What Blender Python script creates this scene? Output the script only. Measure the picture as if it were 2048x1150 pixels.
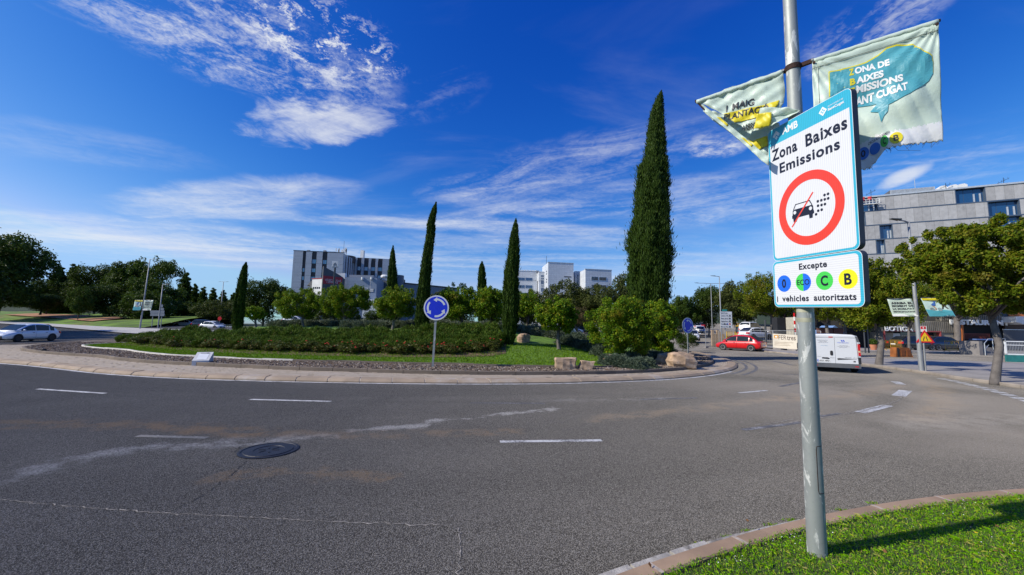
import bpy, bmesh, math, random
import numpy as np
from mathutils import Vector, Matrix

for o in list(bpy.data.objects):
    bpy.data.objects.remove(o)
SC = bpy.context.scene
COL = SC.collection

# ------------------------------------------------------------------ camera
F = 796.0; CX, CY = 1024.0, 575.0; HOR = 656.0; ROLL = 0.017; CAMH = 1.85
_n = np.array([-ROLL, 1.0, -(HOR - CY) / F])
UPC = -_n / np.linalg.norm(_n)                    # world up in camera axes (x right, y down, z ahead)
FWC = np.array([0, 0, 1.0]) - UPC * UPC[2]; FWC /= np.linalg.norm(FWC)
RTC = np.cross(FWC, UPC); RTC *= np.sign(RTC[0])

cam_d = bpy.data.cameras.new('camera')
cam = bpy.data.objects.new('camera', cam_d); COL.objects.link(cam)
cam_d.sensor_fit = 'HORIZONTAL'; cam_d.sensor_width = 36.0; cam_d.lens = F / 2048 * 36.0
cam_d.clip_start = 0.05; cam_d.clip_end = 6000
_M = np.array([RTC, FWC, UPC])                    # camera axes to world
R3 = Matrix(((_M[0][0], -_M[0][1], -_M[0][2]), (_M[1][0], -_M[1][1], -_M[1][2]), (_M[2][0], -_M[2][1], -_M[2][2])))
cam.matrix_world = Matrix.Translation((0, 0, CAMH)) @ R3.to_4x4()
SC.camera = cam

def ray(px, py):
    d = np.array([(px - CX) / F, (py - CY) / F, 1.0])
    return np.array([d @ RTC, d @ FWC, d @ UPC])
def G(px, py, z=0.0):
    "point of the level z under a pixel"
    r = ray(px, py); return r * ((z - CAMH) / r[2]) + np.array([0, 0, CAMH])
def P(px, py, Y):
    "point at distance Y under a pixel"
    r = ray(px, py); return r * (Y / r[1]) + np.array([0, 0, CAMH])
def HP(px, py, p0, n):
    "point of a plane under a pixel"
    r = ray(px, py); o = np.array([0, 0, CAMH]); n = np.array(n, float)
    return o + r * (((np.array(p0) - o) @ n) / (r @ n))

# ------------------------------------------------------------------ world, sun, exposure
SUN_EL = math.radians(36.0)
SUN_H = np.array([-0.955, -0.297]); SUN_H /= np.linalg.norm(SUN_H)
SUN_V = Vector((SUN_H[0] * math.cos(SUN_EL), SUN_H[1] * math.cos(SUN_EL), math.sin(SUN_EL)))
SC.view_settings.view_transform = 'Standard'; SC.view_settings.look = 'None'
SC.view_settings.gamma = 1.0; SC.view_settings.exposure = 0.0
SC.view_settings.use_curve_mapping = False

sun_d = bpy.data.lights.new('sun', 'SUN'); sun_d.energy = 5.0; sun_d.angle = math.radians(0.53)
sun_d.color = (1.0, 0.94, 0.83)
sun = bpy.data.objects.new('sun', sun_d); COL.objects.link(sun)
sun.rotation_euler = SUN_V.to_track_quat('Z', 'Y').to_euler(); sun.location = (-30, -10, 60)

W = bpy.data.worlds.new('World'); SC.world = W; W.use_nodes = True
nt = W.node_tree; nt.nodes.clear()
class NB:
    "tiny node-graph writer"
    def __init__(s, tree): s.t = tree
    def n(s, kind, props=None, **ins):
        nd = s.t.nodes.new(kind)
        for k, v in (props or {}).items(): setattr(nd, k, v)
        for k, v in ins.items():
            k2 = int(k[1:]) if k[0] == '_' and k[1:].isdigit() else k.replace('_', ' ')
            s.put(nd.inputs[k2], v)
        return nd
    def put(s, sock, v):
        if isinstance(v, bpy.types.NodeSocket): s.t.links.new(v, sock)
        elif isinstance(v, bpy.types.Node): s.t.links.new(v.outputs[0], sock)
        else:
            if sock.type == 'RGBA' and isinstance(v, (tuple, list)) and len(v) == 3: v = (*v, 1.0)
            sock.default_value = v
    def m(s, op, a, b=0.0, c=0.0, clamp=False):
        nd = s.t.nodes.new('ShaderNodeMath'); nd.operation = op; nd.use_clamp = clamp
        for i, v in enumerate((a, b, c)): s.put(nd.inputs[i], v)
        return nd.outputs[0]
    def step(s, x, lo, hi):
        nd = s.t.nodes.new('ShaderNodeMapRange'); nd.interpolation_type = 'SMOOTHSTEP'
        s.put(nd.inputs[0], x); nd.inputs[1].default_value = lo; nd.inputs[2].default_value = hi
        return nd.outputs[0]
    def mix(s, f, a, b, mode='MIX'):
        nd = s.t.nodes.new('ShaderNodeMix'); nd.data_type = 'RGBA'; nd.blend_type = mode
        s.put(nd.inputs[0], f); s.put(nd.inputs[6], a); s.put(nd.inputs[7], b)
        return nd.outputs[2]
    def noise(s, vec, scale, detail=3.0, rough=0.55, dist=0.0):
        nd = s.t.nodes.new('ShaderNodeTexNoise')
        if vec is not None: s.put(nd.inputs['Vector'], vec)
        nd.inputs['Scale'].default_value = scale; nd.inputs['Detail'].default_value = detail
        nd.inputs['Roughness'].default_value = rough; nd.inputs['Distortion'].default_value = dist
        return nd.outputs[0]

q = NB(nt)
sky = q.n('ShaderNodeTexSky', {'sky_type': 'NISHITA', 'sun_disc': False, 'sun_elevation': SUN_EL,
          'sun_rotation': math.atan2(SUN_H[0], SUN_H[1]), 'air_density': 1.0, 'dust_density': 0.6, 'ozone_density': 3.0, 'altitude': 200.0})
# the camera's deep rendering of a clear sky: one tone curve per colour, the same in every direction
raw = q.n('ShaderNodeSeparateColor', None, Color=sky)
def tone(ch, cap, ref, val, pw): return q.m('MULTIPLY', q.m('POWER', q.m('DIVIDE', q.m('MINIMUM', ch, cap), ref), pw), val)
skyc = q.n('ShaderNodeCombineColor', None, Red=tone(raw.outputs[0], 3.05, 2.87, 2.95, 3.1), Green=tone(raw.outputs[1], 4.9, 4.37, 5.0, 1.62), Blue=tone(raw.outputs[2], 6.6, 6.37, 9.3, .80))
tc = q.n('ShaderNodeTexCoord')
sep = q.n('ShaderNodeSeparateXYZ', None, Vector=tc.outputs['Generated'])
zc = q.m('MAXIMUM', sep.outputs[2], 0.0)
den = q.m('ADD', zc, 0.06)
su = q.m('DIVIDE', sep.outputs[0], den); sv = q.m('DIVIDE', sep.outputs[1], den)
suv = q.n('ShaderNodeCombineXYZ', None, X=su, Y=sv, Z=0.0).outputs[0]
def sky_uv(px, py):
    r = ray(px, py); r = r / np.linalg.norm(r); d = max(r[2], 0) + 0.06
    return np.array([r[0] / d, r[1] / d])
# cirrus banks: two ends of the long axis, half width, streak scales, threshold, strength, softness
BANKS = [
    # ends (where they stand in the sky), half width, stretch, noise scale, lo, hi, gain, distort
    ((60, -60), (770, 200), .30, 1.5, 9.0, .38, .80, .80, .9),
    ((450, -20), (780, 150), .22, 1.0, 16.0, .50, .68, .95, .6),
    ((515, 268), (770, 225), .19, 2.4, 3.2, .16, .88, .85, 1.2),
    ((560, 215), (725, 268), .20, 1.8, 3.6, .20, .92, .75, 1.2),
    ((260, 425), (700, 375), .36, 2.2, 3.2, .22, .85, .72, .7),
    ((200, 415), (640, 425), .34, 3.0, 3.0, .30, .95, .6, .4),
    ((560, 440), (1290, 468), .22, 3.0, 3.0, .28, .82, .75, .5),
    ((860, 400), (1560, 245), .32, 3.0, 4.0, .34, .84, .66, .9),
    ((880, 440), (1600, 370), .38, 3.0, 3.4, .36, .86, .62, .9),
    ((1250, 440), (2100, 300), .60, 3.0, 3.0, .40, .80, .55, .8),
    ((1640, 160), (1850, -40), .16, 1.6, 6.0, .40, .75, .5, 1.0),
    ((1770, 356), (1840, 352), .18, 1.0, 3.0, .10, .5, .7, .6),
    ((1370, 305), (1500, 275), .16, 1.0, 5.0, .42, .7, .8, .6),
    ((-200, 250), (420, 330), .30, 4.0, 2.0, .35, .95, .40, .4),
    ((760, 240), (960, 150), .16, 2.5, 4.0, .42, .8, .35, .6),
    ((-200, 470), (760, 520), 1.1, 5.0, 1.6, .32, .80, .78, .5),
    ((700, 520), (1500, 540), 1.3, 5.0, 1.6, .32, .82, .70, .5),
    ((1500, 480), (2300, 470), 1.0, 4.0, 2.0, .34, .82, .62, .5),
]
cov = None
for i, (e0, e1, hw, stretch, ns, lo, hi, gain, dis) in enumerate(BANKS):
    a = sky_uv(*e0); b = sky_uv(*e1); c = (a + b) / 2; L = np.linalg.norm(b - a) / 2; ang = math.atan2(*(b - a)[::-1])
    ca, sa = math.cos(ang), math.sin(ang)
    dx = q.m('SUBTRACT', su, float(c[0])); dy = q.m('SUBTRACT', sv, float(c[1]))
    s_ = q.m('ADD', q.m('MULTIPLY', dx, ca), q.m('MULTIPLY', dy, sa))
    t_ = q.m('SUBTRACT', q.m('MULTIPLY', dy, ca), q.m('MULTIPLY', dx, sa))
    sn = q.m('DIVIDE', s_, L * 1.15); tn = q.m('DIVIDE', t_, hw)
    d2 = q.m('ADD', q.m('MULTIPLY', sn, sn), q.m('MULTIPLY', tn, tn))
    wob = q.noise(suv, 5.5 if i in (2, 3) else 3.0, 5.0, .65, .6)
    d2 = q.m('ADD', d2, q.m('MULTIPLY', q.m('SUBTRACT', wob, .5), 3.0 if i in (2, 3) else 1.3))
    msk = q.m('SUBTRACT', 1.0, q.step(d2, 0.05, 1.1))
    vec = q.n('ShaderNodeCombineXYZ', None, X=q.m('DIVIDE', s_, stretch), Y=t_, Z=float(i) * 3.7).outputs[0]
    nz = q.noise(vec, ns, 6.0, .62, dis)
    fin = q.noise(suv, ns * 7.0, 3.0, .6, .8)
    nz = q.m('ADD', nz, q.m('MULTIPLY', q.m('SUBTRACT', fin, .5), .34 if ns > 5 else .20))
    dn = q.m('MULTIPLY', q.m('MULTIPLY', msk, q.step(nz, lo, hi)), gain)
    inv = q.m('SUBTRACT', 1.0, dn, clamp=True)
    cov = inv if cov is None else q.m('MULTIPLY', cov, inv)
# thin veils everywhere, so that the sky carries on outside the picture
veil = q.noise(q.n('ShaderNodeMapping', None, Vector=suv, Rotation=(0, 0, .35), Scale=(.35, 1.1, 1)), 1.2, 7.0, .6, .9)
veil = q.m('MULTIPLY', q.step(veil, .50, .90), .20)
cov = q.m('MULTIPLY', cov, q.m('SUBTRACT', 1.0, veil))
cov = q.m('SUBTRACT', 1.0, cov)
cov = q.m('MULTIPLY', cov, q.step(sep.outputs[2], 0.0, 0.06))
cloudy = q.mix(cov, skyc.outputs[0], (8.6, 8.8, 9.1))
bg = q.n('ShaderNodeBackground', None, Color=cloudy, Strength=0.10)
wo = q.n('ShaderNodeOutputWorld', None, Surface=bg)
W.cycles.sampling_method = 'MANUAL'; W.cycles.sample_map_resolution = 512

# ------------------------------------------------------------------ helpers
rng = np.random.default_rng(7)
random.seed(7)
def vec(a): return np.array(a, float)
def unit(a):
    a = np.array(a, float); return a / np.linalg.norm(a)

class MB:
    "collects polygons and links them as ONE mesh object"
    def __init__(s): s.v = []; s.f = []; s.mi = []; s.cur = 0
    def add(s, vs, fs, mi=None):
        k = len(s.v); s.v.extend([tuple(map(float, p)) for p in vs])
        for f in fs:
            s.f.append(tuple(i + k for i in f)); s.mi.append(s.cur if mi is None else mi)
        return s
    def obox(s, o, ax, ay, az, mi=None):
        o, ax, ay, az = map(vec, (o, ax, ay, az))
        vs = [o + ax * i + ay * j + az * k for k in (0, 1) for j in (0, 1) for i in (0, 1)]
        fs = [(0, 2, 3, 1), (4, 5, 7, 6), (0, 1, 5, 4), (2, 6, 7, 3), (0, 4, 6, 2), (1, 3, 7, 5)]
        if np.dot(np.cross(ax, ay), az) < 0: fs = [f[::-1] for f in fs]
        return s.add(vs, fs, mi)
    def box(s, c, size, rz=0.0, mi=None):
        "box: c = centre of the base"
        w, d, h = size; ca, sa = math.cos(rz), math.sin(rz)
        ax = vec((ca, sa, 0)) * w; ay = vec((-sa, ca, 0)) * d
        return s.obox(vec(c) - ax / 2 - ay / 2, ax, ay, (0, 0, h), mi)
    def quad(s, a, b, c, d, mi=None): return s.add([a, b, c, d], [(0, 1, 2, 3)], mi)
    def tube(s, path, rad, n=8, mi=None, caps=True):
        path = [vec(p) for p in path]
        if np.isscalar(rad): rad = [rad] * len(path)
        vs = []; prev = None
        for i, p in enumerate(path):
            t = unit((path[min(i + 1, len(path) - 1)] - path[max(i - 1, 0)]))
            if prev is None:
                r = vec((1, 0, 0)) if abs(t[0]) < .8 else vec((0, 1, 0))
            else: r = prev
            u = unit(r - t * (r @ t)); prev = u; w = np.cross(t, u)
            for k in range(n):
                a = 2 * math.pi * k / n
                vs.append(p + (u * math.cos(a) + w * math.sin(a)) * rad[i])
        fs = []
        for i in range(len(path) - 1):
            for k in range(n):
                fs.append((i * n + k, i * n + (k + 1) % n, (i + 1) * n + (k + 1) % n, (i + 1) * n + k))
        if caps: fs += [tuple(range(n))[::-1], tuple((len(path) - 1) * n + k for k in range(n))]
        return s.add(vs, fs, mi)
    def prism(s, poly, o, ax, az, ay, th, mi=None):
        "polygon (x,z) in the plane ax,az from o, thick th along ay"
        o, ax, ay, az = map(vec, (o, ax, ay, az)); n = len(poly)
        A = [o + ax * x + az * z for x, z in poly]; B = [p + ay * th for p in A]
        fs = [tuple(range(n)), tuple(range(2 * n - 1, n - 1, -1))]
        for i in range(n):
            j = (i + 1) % n; fs.append((i, i + n, j + n, j))
        if sum(poly[i][0] * poly[(i + 1) % n][1] - poly[(i + 1) % n][0] * poly[i][1] for i in range(n)) * np.dot(np.cross(ax, az), ay) > 0:
            fs = [f[::-1] for f in fs]
        return s.add(A + B, fs, mi)
    def lathe(s, prof, c=(0, 0, 0), n=16, mi=None):
        vs = []; c = vec(c)
        for r, z in prof:
            for k in range(n):
                a = 2 * math.pi * k / n; vs.append(c + vec((r * math.cos(a), r * math.sin(a), z)))
        fs = [(i * n + k, i * n + (k + 1) % n, (i + 1) * n + (k + 1) % n, (i + 1) * n + k) for i in range(len(prof) - 1) for k in range(n)]
        return s.add(vs, fs, mi)
    def mesh(s, name, mats, off=None, smooth=False):
        me = bpy.data.meshes.new(name)
        vs = s.v if off is None else [(a - off[0], b - off[1], c - off[2]) for a, b, c in s.v]
        me.from_pydata(vs, [], s.f)
        for m in (mats if isinstance(mats, (list, tuple)) else [mats]): me.materials.append(m)
        if any(s.mi): me.polygons.foreach_set('material_index', s.mi)
        if smooth: me.polygons.foreach_set('use_smooth', [True] * len(s.f))
        me.update(); return me
    def build(s, name, mats, parent=None, kind=None, smooth=False, label=None, world=True):
        """links the mesh; with a parent and world=True the points are in world space"""
        off = None
        if parent is not None and world: off = wloc(parent)
        return link(name, s.mesh(name, mats, off, smooth), parent, kind, label)

def wloc(o):
    p = Vector((0, 0, 0))
    while o is not None: p = p + o.location; o = o.parent
    return p
def link(name, me, parent=None, kind=None, label=None):
    o = bpy.data.objects.new(name, me); COL.objects.link(o)
    if parent is not None: o.parent = parent
    if kind: o['kind'] = kind
    if label: o['label'] = label
    return o
def tag(o, label, cat, group=None):
    o['label'] = label; o['category'] = cat
    if group: o['group'] = group
    return o
def thing(name, label, cat, loc=(0, 0, 0), rz=0.0, group=None):
    o = bpy.data.objects.new(name, None); COL.objects.link(o); o.empty_display_size = .2
    o.location = tuple(map(float, loc)); o.rotation_euler = (0, 0, rz)
    return tag(o, label, cat, group)
def kids(o): return [c for c in COL.objects if c.parent == o]
def dup(root, loc, rz=0.0, label=None, group=None, scale=None):
    def cp(o, par):
        c = o.copy(); COL.objects.link(c)
        if par is not None: c.parent = par
        for k in o.children: cp(k, c)
        return c
    r = cp(root, None); r.location = tuple(map(float, loc)); r.rotation_euler = (0, 0, rz)
    if scale is not None: r.scale = scale if hasattr(scale, '__len__') else (scale,) * 3
    if label: r['label'] = label
    if group: r['group'] = group
    return r
def array_mesh(name, V, faces_n, mat, smooth=False, F_idx=None):
    "fast mesh from numpy: V (N,3), polygons of faces_n consecutive vertices (or F_idx)"
    me = bpy.data.meshes.new(name); V = np.asarray(V, np.float32)
    if F_idx is None:
        nf = len(V) // faces_n; idx = np.arange(nf * faces_n, dtype=np.int32)
    else:
        nf = len(F_idx); idx = np.asarray(F_idx, np.int32).ravel()
    me.vertices.add(len(V)); me.vertices.foreach_set('co', V.ravel())
    me.loops.add(len(idx)); me.loops.foreach_set('vertex_index', idx)
    me.polygons.add(nf); me.polygons.foreach_set('loop_start', np.arange(nf, dtype=np.int32) * faces_n)
    me.polygons.foreach_set('loop_total', np.full(nf, faces_n, np.int32))
    me.polygons.foreach_set('use_smooth', np.full(nf, bool(smooth)))
    for m in (mat if isinstance(mat, (list, tuple)) else [mat]): me.materials.append(m)
    me.update(calc_edges=True); me.validate(); return me

# ------------------------------------------------------------------ materials
def newmat(name):
    m = bpy.data.materials.new(name); m.use_nodes = True; t = m.node_tree; t.nodes.clear()
    return m, NB(t)
def pbr(name, col, rough=.6, metal=0.0, var=.12, nscale=3.0, bump=0.0, bscale=40.0, spec=.5, coat=0.0, dirt=None):
    "principled with noise-varied colour"
    m, q = newmat(name)
    tc = q.n('ShaderNodeTexCoord').outputs['Object']
    nz = q.noise(tc, nscale, 5.0, .6)
    c = q.mix(q.step(nz, .3, .7), tuple(max(0, x * (1 - var)) for x in col), tuple(min(1, x * (1 + var)) for x in col))
    if dirt:
        c = q.mix(q.step(q.noise(tc, dirt[1], 6.0, .65, .4), dirt[2], dirt[2] + .2), c, dirt[0])
    b = q.n('ShaderNodeBsdfPrincipled', None, Base_Color=c, Roughness=q.m('ADD', rough - .06, q.m('MULTIPLY', nz, .12)), Metallic=metal)
    b.inputs['Specular IOR Level'].default_value = spec; b.inputs['Coat Weight'].default_value = coat
    if bump:
        bn = q.n('ShaderNodeBump', None, Strength=bump, Height=q.noise(tc, bscale, 4.0, .6)); bn.inputs['Distance'].default_value = .02
        q.put(b.inputs['Normal'], bn.outputs[0])
    q.n('ShaderNodeOutputMaterial', None, Surface=b)
    return m
def leafmat(name, cols, rough=.5, trans=.25, patch=None):
    "each leaf its own tint (random per island), some light passing through"
    m, q = newmat(name)
    ge = q.n('ShaderNodeNewGeometry')
    rp = q.n('ShaderNodeValToRGB', None, Fac=ge.outputs['Random Per Island'])
    cr = rp.color_ramp
    while len(cr.elements) < len(cols): cr.elements.new(.5)
    for i, c in enumerate(cols):
        cr.elements[i].position = i / (len(cols) - 1); cr.elements[i].color = (*c, 1)
    col = rp.outputs[0]
    if patch:
        nz = q.noise(q.n('ShaderNodeTexCoord').outputs['Object'], patch[1], 3.0, .5)
        col = q.mix(q.m('MULTIPLY', q.step(nz, patch[2], patch[2] + .16), patch[3]), col, patch[0])
    b = q.n('ShaderNodeBsdfPrincipled', None, Base_Color=col, Roughness=rough)
    b.inputs['Specular IOR Level'].default_value = .12
    tr = q.n('ShaderNodeBsdfTranslucent', None, Color=q.mix(.5, col, (.10, .16, .01)))
    mx = q.n('ShaderNodeMixShader', None, _0=trans, _1=b, _2=tr)
    q.n('ShaderNodeOutputMaterial', None, Surface=mx)
    return m
def glassmat(name, col=(.02, .05, .09), rough=.05):
    m, q = newmat(name)
    b = q.n('ShaderNodeBsdfPrincipled', None, Base_Color=col, Roughness=rough); b.inputs['Specular IOR Level'].default_value = 1.0
    b.inputs['Coat Weight'].default_value = .6; b.inputs['Coat Roughness'].default_value = .03
    q.n('ShaderNodeOutputMaterial', None, Surface=b); return m

# text: flat lettering, converted to mesh
def text_me(s, size, mat, bold=0.0, sx=1.0, align='CENTER', extrude=0.0008, shear=0.0, space=1.0):
    cu = bpy.data.curves.new('lettering', 'FONT'); cu.body = s; cu.size = size; cu.offset = bold * size
    cu.align_x = align; cu.extrude = extrude; cu.shear = shear; cu.space_character = space; cu.resolution_u = 5
    o = bpy.data.objects.new('lettering', cu)
    me = bpy.data.meshes.new_from_object(o)
    bpy.data.objects.remove(o); bpy.data.curves.remove(cu)
    # x right, y up, facing z  ->  x right, z up, facing -y
    for v in me.vertices:
        x, y, z = v.co; v.co = (x * sx, -z, y)
    me.materials.clear(); me.materials.append(mat); me.name = 'lettering'
    return me
def put_text(s, size, mat, parent, pos, **kw):
    me = text_me(s, size, mat, **kw)
    for v in me.vertices: v.co = v.co + Vector(pos)
    return link('lettering', me, parent)
CAP = max(v.co.z for v in text_me('H', 1.0, bpy.data.materials.new('ink_probe')).vertices)
def put_text_box(s, mat, parent, cx, base, w, h, y, bold=0.0, space=1.0, name='lettering'):
    "lettering stretched to width w with capitals of height h"
    me = text_me(s, 1.0, mat, bold=bold, space=space, extrude=0.0)
    cap = CAP
    xs = [v.co.x for v in me.vertices]; k = w / (max(xs) - min(xs)); c = (max(xs) + min(xs)) / 2
    for v in me.vertices:
        v.co = ((v.co.x - c) * k + cx, y, v.co.z * h / cap + base)
    return link(name, me, parent)
# ------------------------------------------------------------------ ground, roads
def rise(x, y):
    "the land climbs gently to the back on the right"
    t = np.clip((np.asarray(x, float) - 4) / 16, 0, 1); t = t * t * (3 - 2 * t)
    d = np.maximum(0, np.asarray(y, float) - 46)
    up = np.where(d < 80, .0004 * np.minimum(d, 80) ** 2 + .022 * np.minimum(d, 80), 4.32 + .02 * (d - 80))
    l = np.clip((-24 - np.asarray(x, float)) / 18, 0, 1); l = l * l * (3 - 2 * l)
    return t * np.minimum(up, 9.0) + l * .028 * np.clip(np.asarray(y, float) - 45, 0, 60)

WC = np.array([-5.5, 36.0])           # middle of the roundabout lanes
m, q = newmat('asphalt')
tc = q.n('ShaderNodeTexCoord').outputs['Object']
grain = q.n('ShaderNodeTexVoronoi', None, Vector=tc, Scale=125.0)
g2 = q.noise(tc, 230.0, 2.0, .6); g3 = q.noise(tc, 82.0, 3.0, .65)
big = q.noise(tc, .21, 6.0, .62, 1.2); mid = q.noise(tc, 2.2, 4.0, .65)
gsep = q.n('ShaderNodeSeparateColor', None, Color=grain.outputs['Color'])
rad = q.n('ShaderNodeVectorMath', {'operation': 'DISTANCE'}, _0=tc, _1=(WC[0], WC[1], 0)).outputs['Value']
# tyre lanes: darker, polished bands round the circle
lane = q.noise(q.n('ShaderNodeCombineXYZ', None, X=q.m('MULTIPLY', rad, .55), Y=0.0, Z=0.0), 1.0, 2.0, .5)
col = q.mix(q.step(big, .3, .7), (.050, .045, .037), (.108, .097, .082))
col = q.mix(q.m('MULTIPLY', q.step(lane, .44, .60), .7), col, (.048, .043, .035))
stone = q.mix(q.step(gsep.outputs[0], .15, .95), (.012, .011, .010), (.42, .39, .345))
col = q.mix(q.m('MULTIPLY', q.step(g3, .34, .58), .62), col, stone)
col = q.mix(q.m('MULTIPLY', q.step(g2, .56, .70), .6), col, (.34, .32, .29))
col = q.mix(q.m('MULTIPLY', q.step(mid, .5, .85), .35), col, (.120, .111, .100))
xy = q.n('ShaderNodeSeparateXYZ', None, Vector=tc)
def seg_mask(q, a, b, w, wob):
    a = np.array(a, float)[:2]; b = np.array(b, float)[:2]; d = b - a; L2 = float(d @ d)
    px_ = q.m('SUBTRACT', xy.outputs[0], float(a[0])); py_ = q.m('SUBTRACT', xy.outputs[1], float(a[1]))
    t = q.m('DIVIDE', q.m('ADD', q.m('MULTIPLY', px_, float(d[0])), q.m('MULTIPLY', py_, float(d[1]))), L2, clamp=True)
    ex = q.m('SUBTRACT', px_, q.m('MULTIPLY', t, float(d[0]))); ey = q.m('SUBTRACT', py_, q.m('MULTIPLY', t, float(d[1])))
    r = q.m('SQRT', q.m('ADD', q.m('MULTIPLY', ex, ex), q.m('MULTIPLY', ey, ey)))
    return q.m('SUBTRACT', 1.0, q.step(q.m('ADD', r, wob), w * .15, w))
wob = q.m('MULTIPLY', q.m('SUBTRACT', q.noise(tc, 1.6, 5.0, .7), .5), 1.1)
blot = q.step(q.noise(tc, 2.3, 4.0, .65), .36, .58)
fleck = q.m('ADD', q.m('MULTIPLY', q.step(q.noise(tc, 30.0, 4.0, .7), .36, .6), .75), q.m('MULTIPLY', q.step(g2, .4, .7), .25))
def streak(col, pts, w, tint, gain):
    mk = None
    for i in range(len(pts) - 1):
        s_ = seg_mask(q, G(*pts[i]), G(*pts[i + 1]), w, wob)
        mk = s_ if mk is None else q.m('MAXIMUM', mk, s_)
    return q.mix(q.m('MULTIPLY', q.m('MULTIPLY', mk, q.m('MULTIPLY', fleck, blot)), gain), col, tint)
# spilled mortar dust and dried mud, as they lie on the road
col = streak(col, [(-60, 975), (120, 925), (300, 895), (520, 882), (640, 872)], .34, (.44, .42, .39), 1.0)
col = streak(col, [(700, 862), (840, 852)], .20, (.48, .46, .43), 1.0)
col = streak(col, [(870, 842), (960, 836), (1010, 828), (1110, 818)], .18, (.50, .48, .45), 1.0)
col = streak(col, [(-40, 850), (200, 848), (360, 856), (520, 866)], .45, (.30, .19, .10), .95)
col = streak(col, [(560, 868), (800, 868), (1010, 862)], .40, (.27, .19, .12), .75)
col = streak(col, [(440, 955), (560, 945), (760, 950)], .25, (.28, .19, .11), .8)
col = streak(col, [(1200, 838), (1420, 815), (1600, 790)], .45, (.29, .22, .15), .8)
col = streak(col, [(1560, 800), (1700, 790), (1790, 770)], .5, (.28, .20, .13), .7)
col = streak(col, [(1840, 840), (1885, 810), (1880, 780), (1840, 760)], .55, (.29, .21, .13), .8)
col = streak(col, [(1840, 850), (1960, 840), (2100, 838)], 1.0, (.29, .27, .245), .75)
col = streak(col, [(1080, 800), (1240, 800), (1330, 795)], .35, (.30, .285, .26), .6)
# pale dust on the outer lane and right entry, plus backscattered sunlight painted in
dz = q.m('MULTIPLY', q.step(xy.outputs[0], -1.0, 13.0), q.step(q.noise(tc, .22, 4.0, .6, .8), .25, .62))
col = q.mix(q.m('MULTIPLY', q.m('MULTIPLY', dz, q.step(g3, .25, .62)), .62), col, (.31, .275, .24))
b = q.n('ShaderNodeBsdfPrincipled', None, Base_Color=col, Roughness=.9); b.inputs['Specular IOR Level'].default_value = .12; b.inputs['Diffuse Roughness'].default_value = 1.0
hb = q.m('ADD', q.m('MULTIPLY', grain.outputs['Distance'], -.8), q.m('MULTIPLY', g3, .8))
bn = q.n('ShaderNodeBump', None, Strength=.75, Height=hb); bn.inputs['Distance'].default_value = .012
q.put(b.inputs['Normal'], bn.outputs[0])
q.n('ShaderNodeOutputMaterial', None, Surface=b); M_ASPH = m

def paintmat(name, wear, col=(.58, .57, .55)):
    m, q = newmat(name); tc = q.n('ShaderNodeTexCoord').outputs['Object']
    nz = q.m('ADD', q.m('MULTIPLY', q.noise(tc, 26.0, 4.0, .75), .6), q.m('MULTIPLY', q.noise(tc, 3.0, 3.0, .6), .4))
    c = q.mix(q.step(nz, .42 + wear, .58 + wear), col, (.10, .097, .094))
    c = q.mix(q.m('MULTIPLY', q.step(q.noise(tc, 1.1, 3.0, .6), .45, .75), .4), c, (.28, .25, .22))
    b = q.n('ShaderNodeBsdfPrincipled', None, Base_Color=c, Roughness=.75)
    q.n('ShaderNodeOutputMaterial', None, Surface=b); return m
M_PAINT = paintmat('road_paint', .035); M_WORN = paintmat('worn_road_paint', -.10)
M_EARTH = pbr('dry_earth', (.20, .125, .07), .95, var=.35, nscale=.6, bump=.5, bscale=6)
M_SCRUB = pbr('dark_scrub_ground', (.045, .065, .022), .95, var=.5, nscale=.3, bump=.6, bscale=3)
M_LAWN = pbr('lawn_soil', (.10, .19, .010), .9, var=.3, nscale=1.6, bump=.8, bscale=60)

def grid_sheet(name, xs, ys, zf, mat, keep=None, kind='structure'):
    X, Y = np.meshgrid(xs, ys); Z = zf(X, Y); nx = len(xs)
    V = np.stack([X.ravel(), Y.ravel(), Z.ravel()], 1)
    i, j = np.meshgrid(np.arange(nx - 1), np.arange(len(ys) - 1)); a = (j * nx + i).ravel()
    Fq = np.stack([a, a + 1, a + 1 + nx, a + nx], 1)
    if keep is not None:
        c = V[Fq].mean(1); Fq = Fq[keep(c[:, 0], c[:, 1])]
    return link(name, array_mesh(name, V, 4, mat, True, Fq), None, kind)

xs = np.r_[-3000, -1500, -800, -400, np.arange(-200, 201, 8), 400, 800, 1500, 3000]
ys = np.r_[-400, -100, np.arange(-40, 320, 8), 450, 800, 1500, 3500]
grid_sheet('ground', xs, ys, lambda X, Y: rise(X, Y) - .08, M_SCRUB)
def road_area(x, y):
    return ((x < -24) & (y < 84)) | ((x >= -24) & (x < 12) & (y < 64)) | (x >= 12)
road = grid_sheet('road', np.arange(-150, 101, 2.0), np.arange(-14, 150, 2.0), lambda X, Y: rise(X, Y), M_ASPH, road_area)

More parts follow.
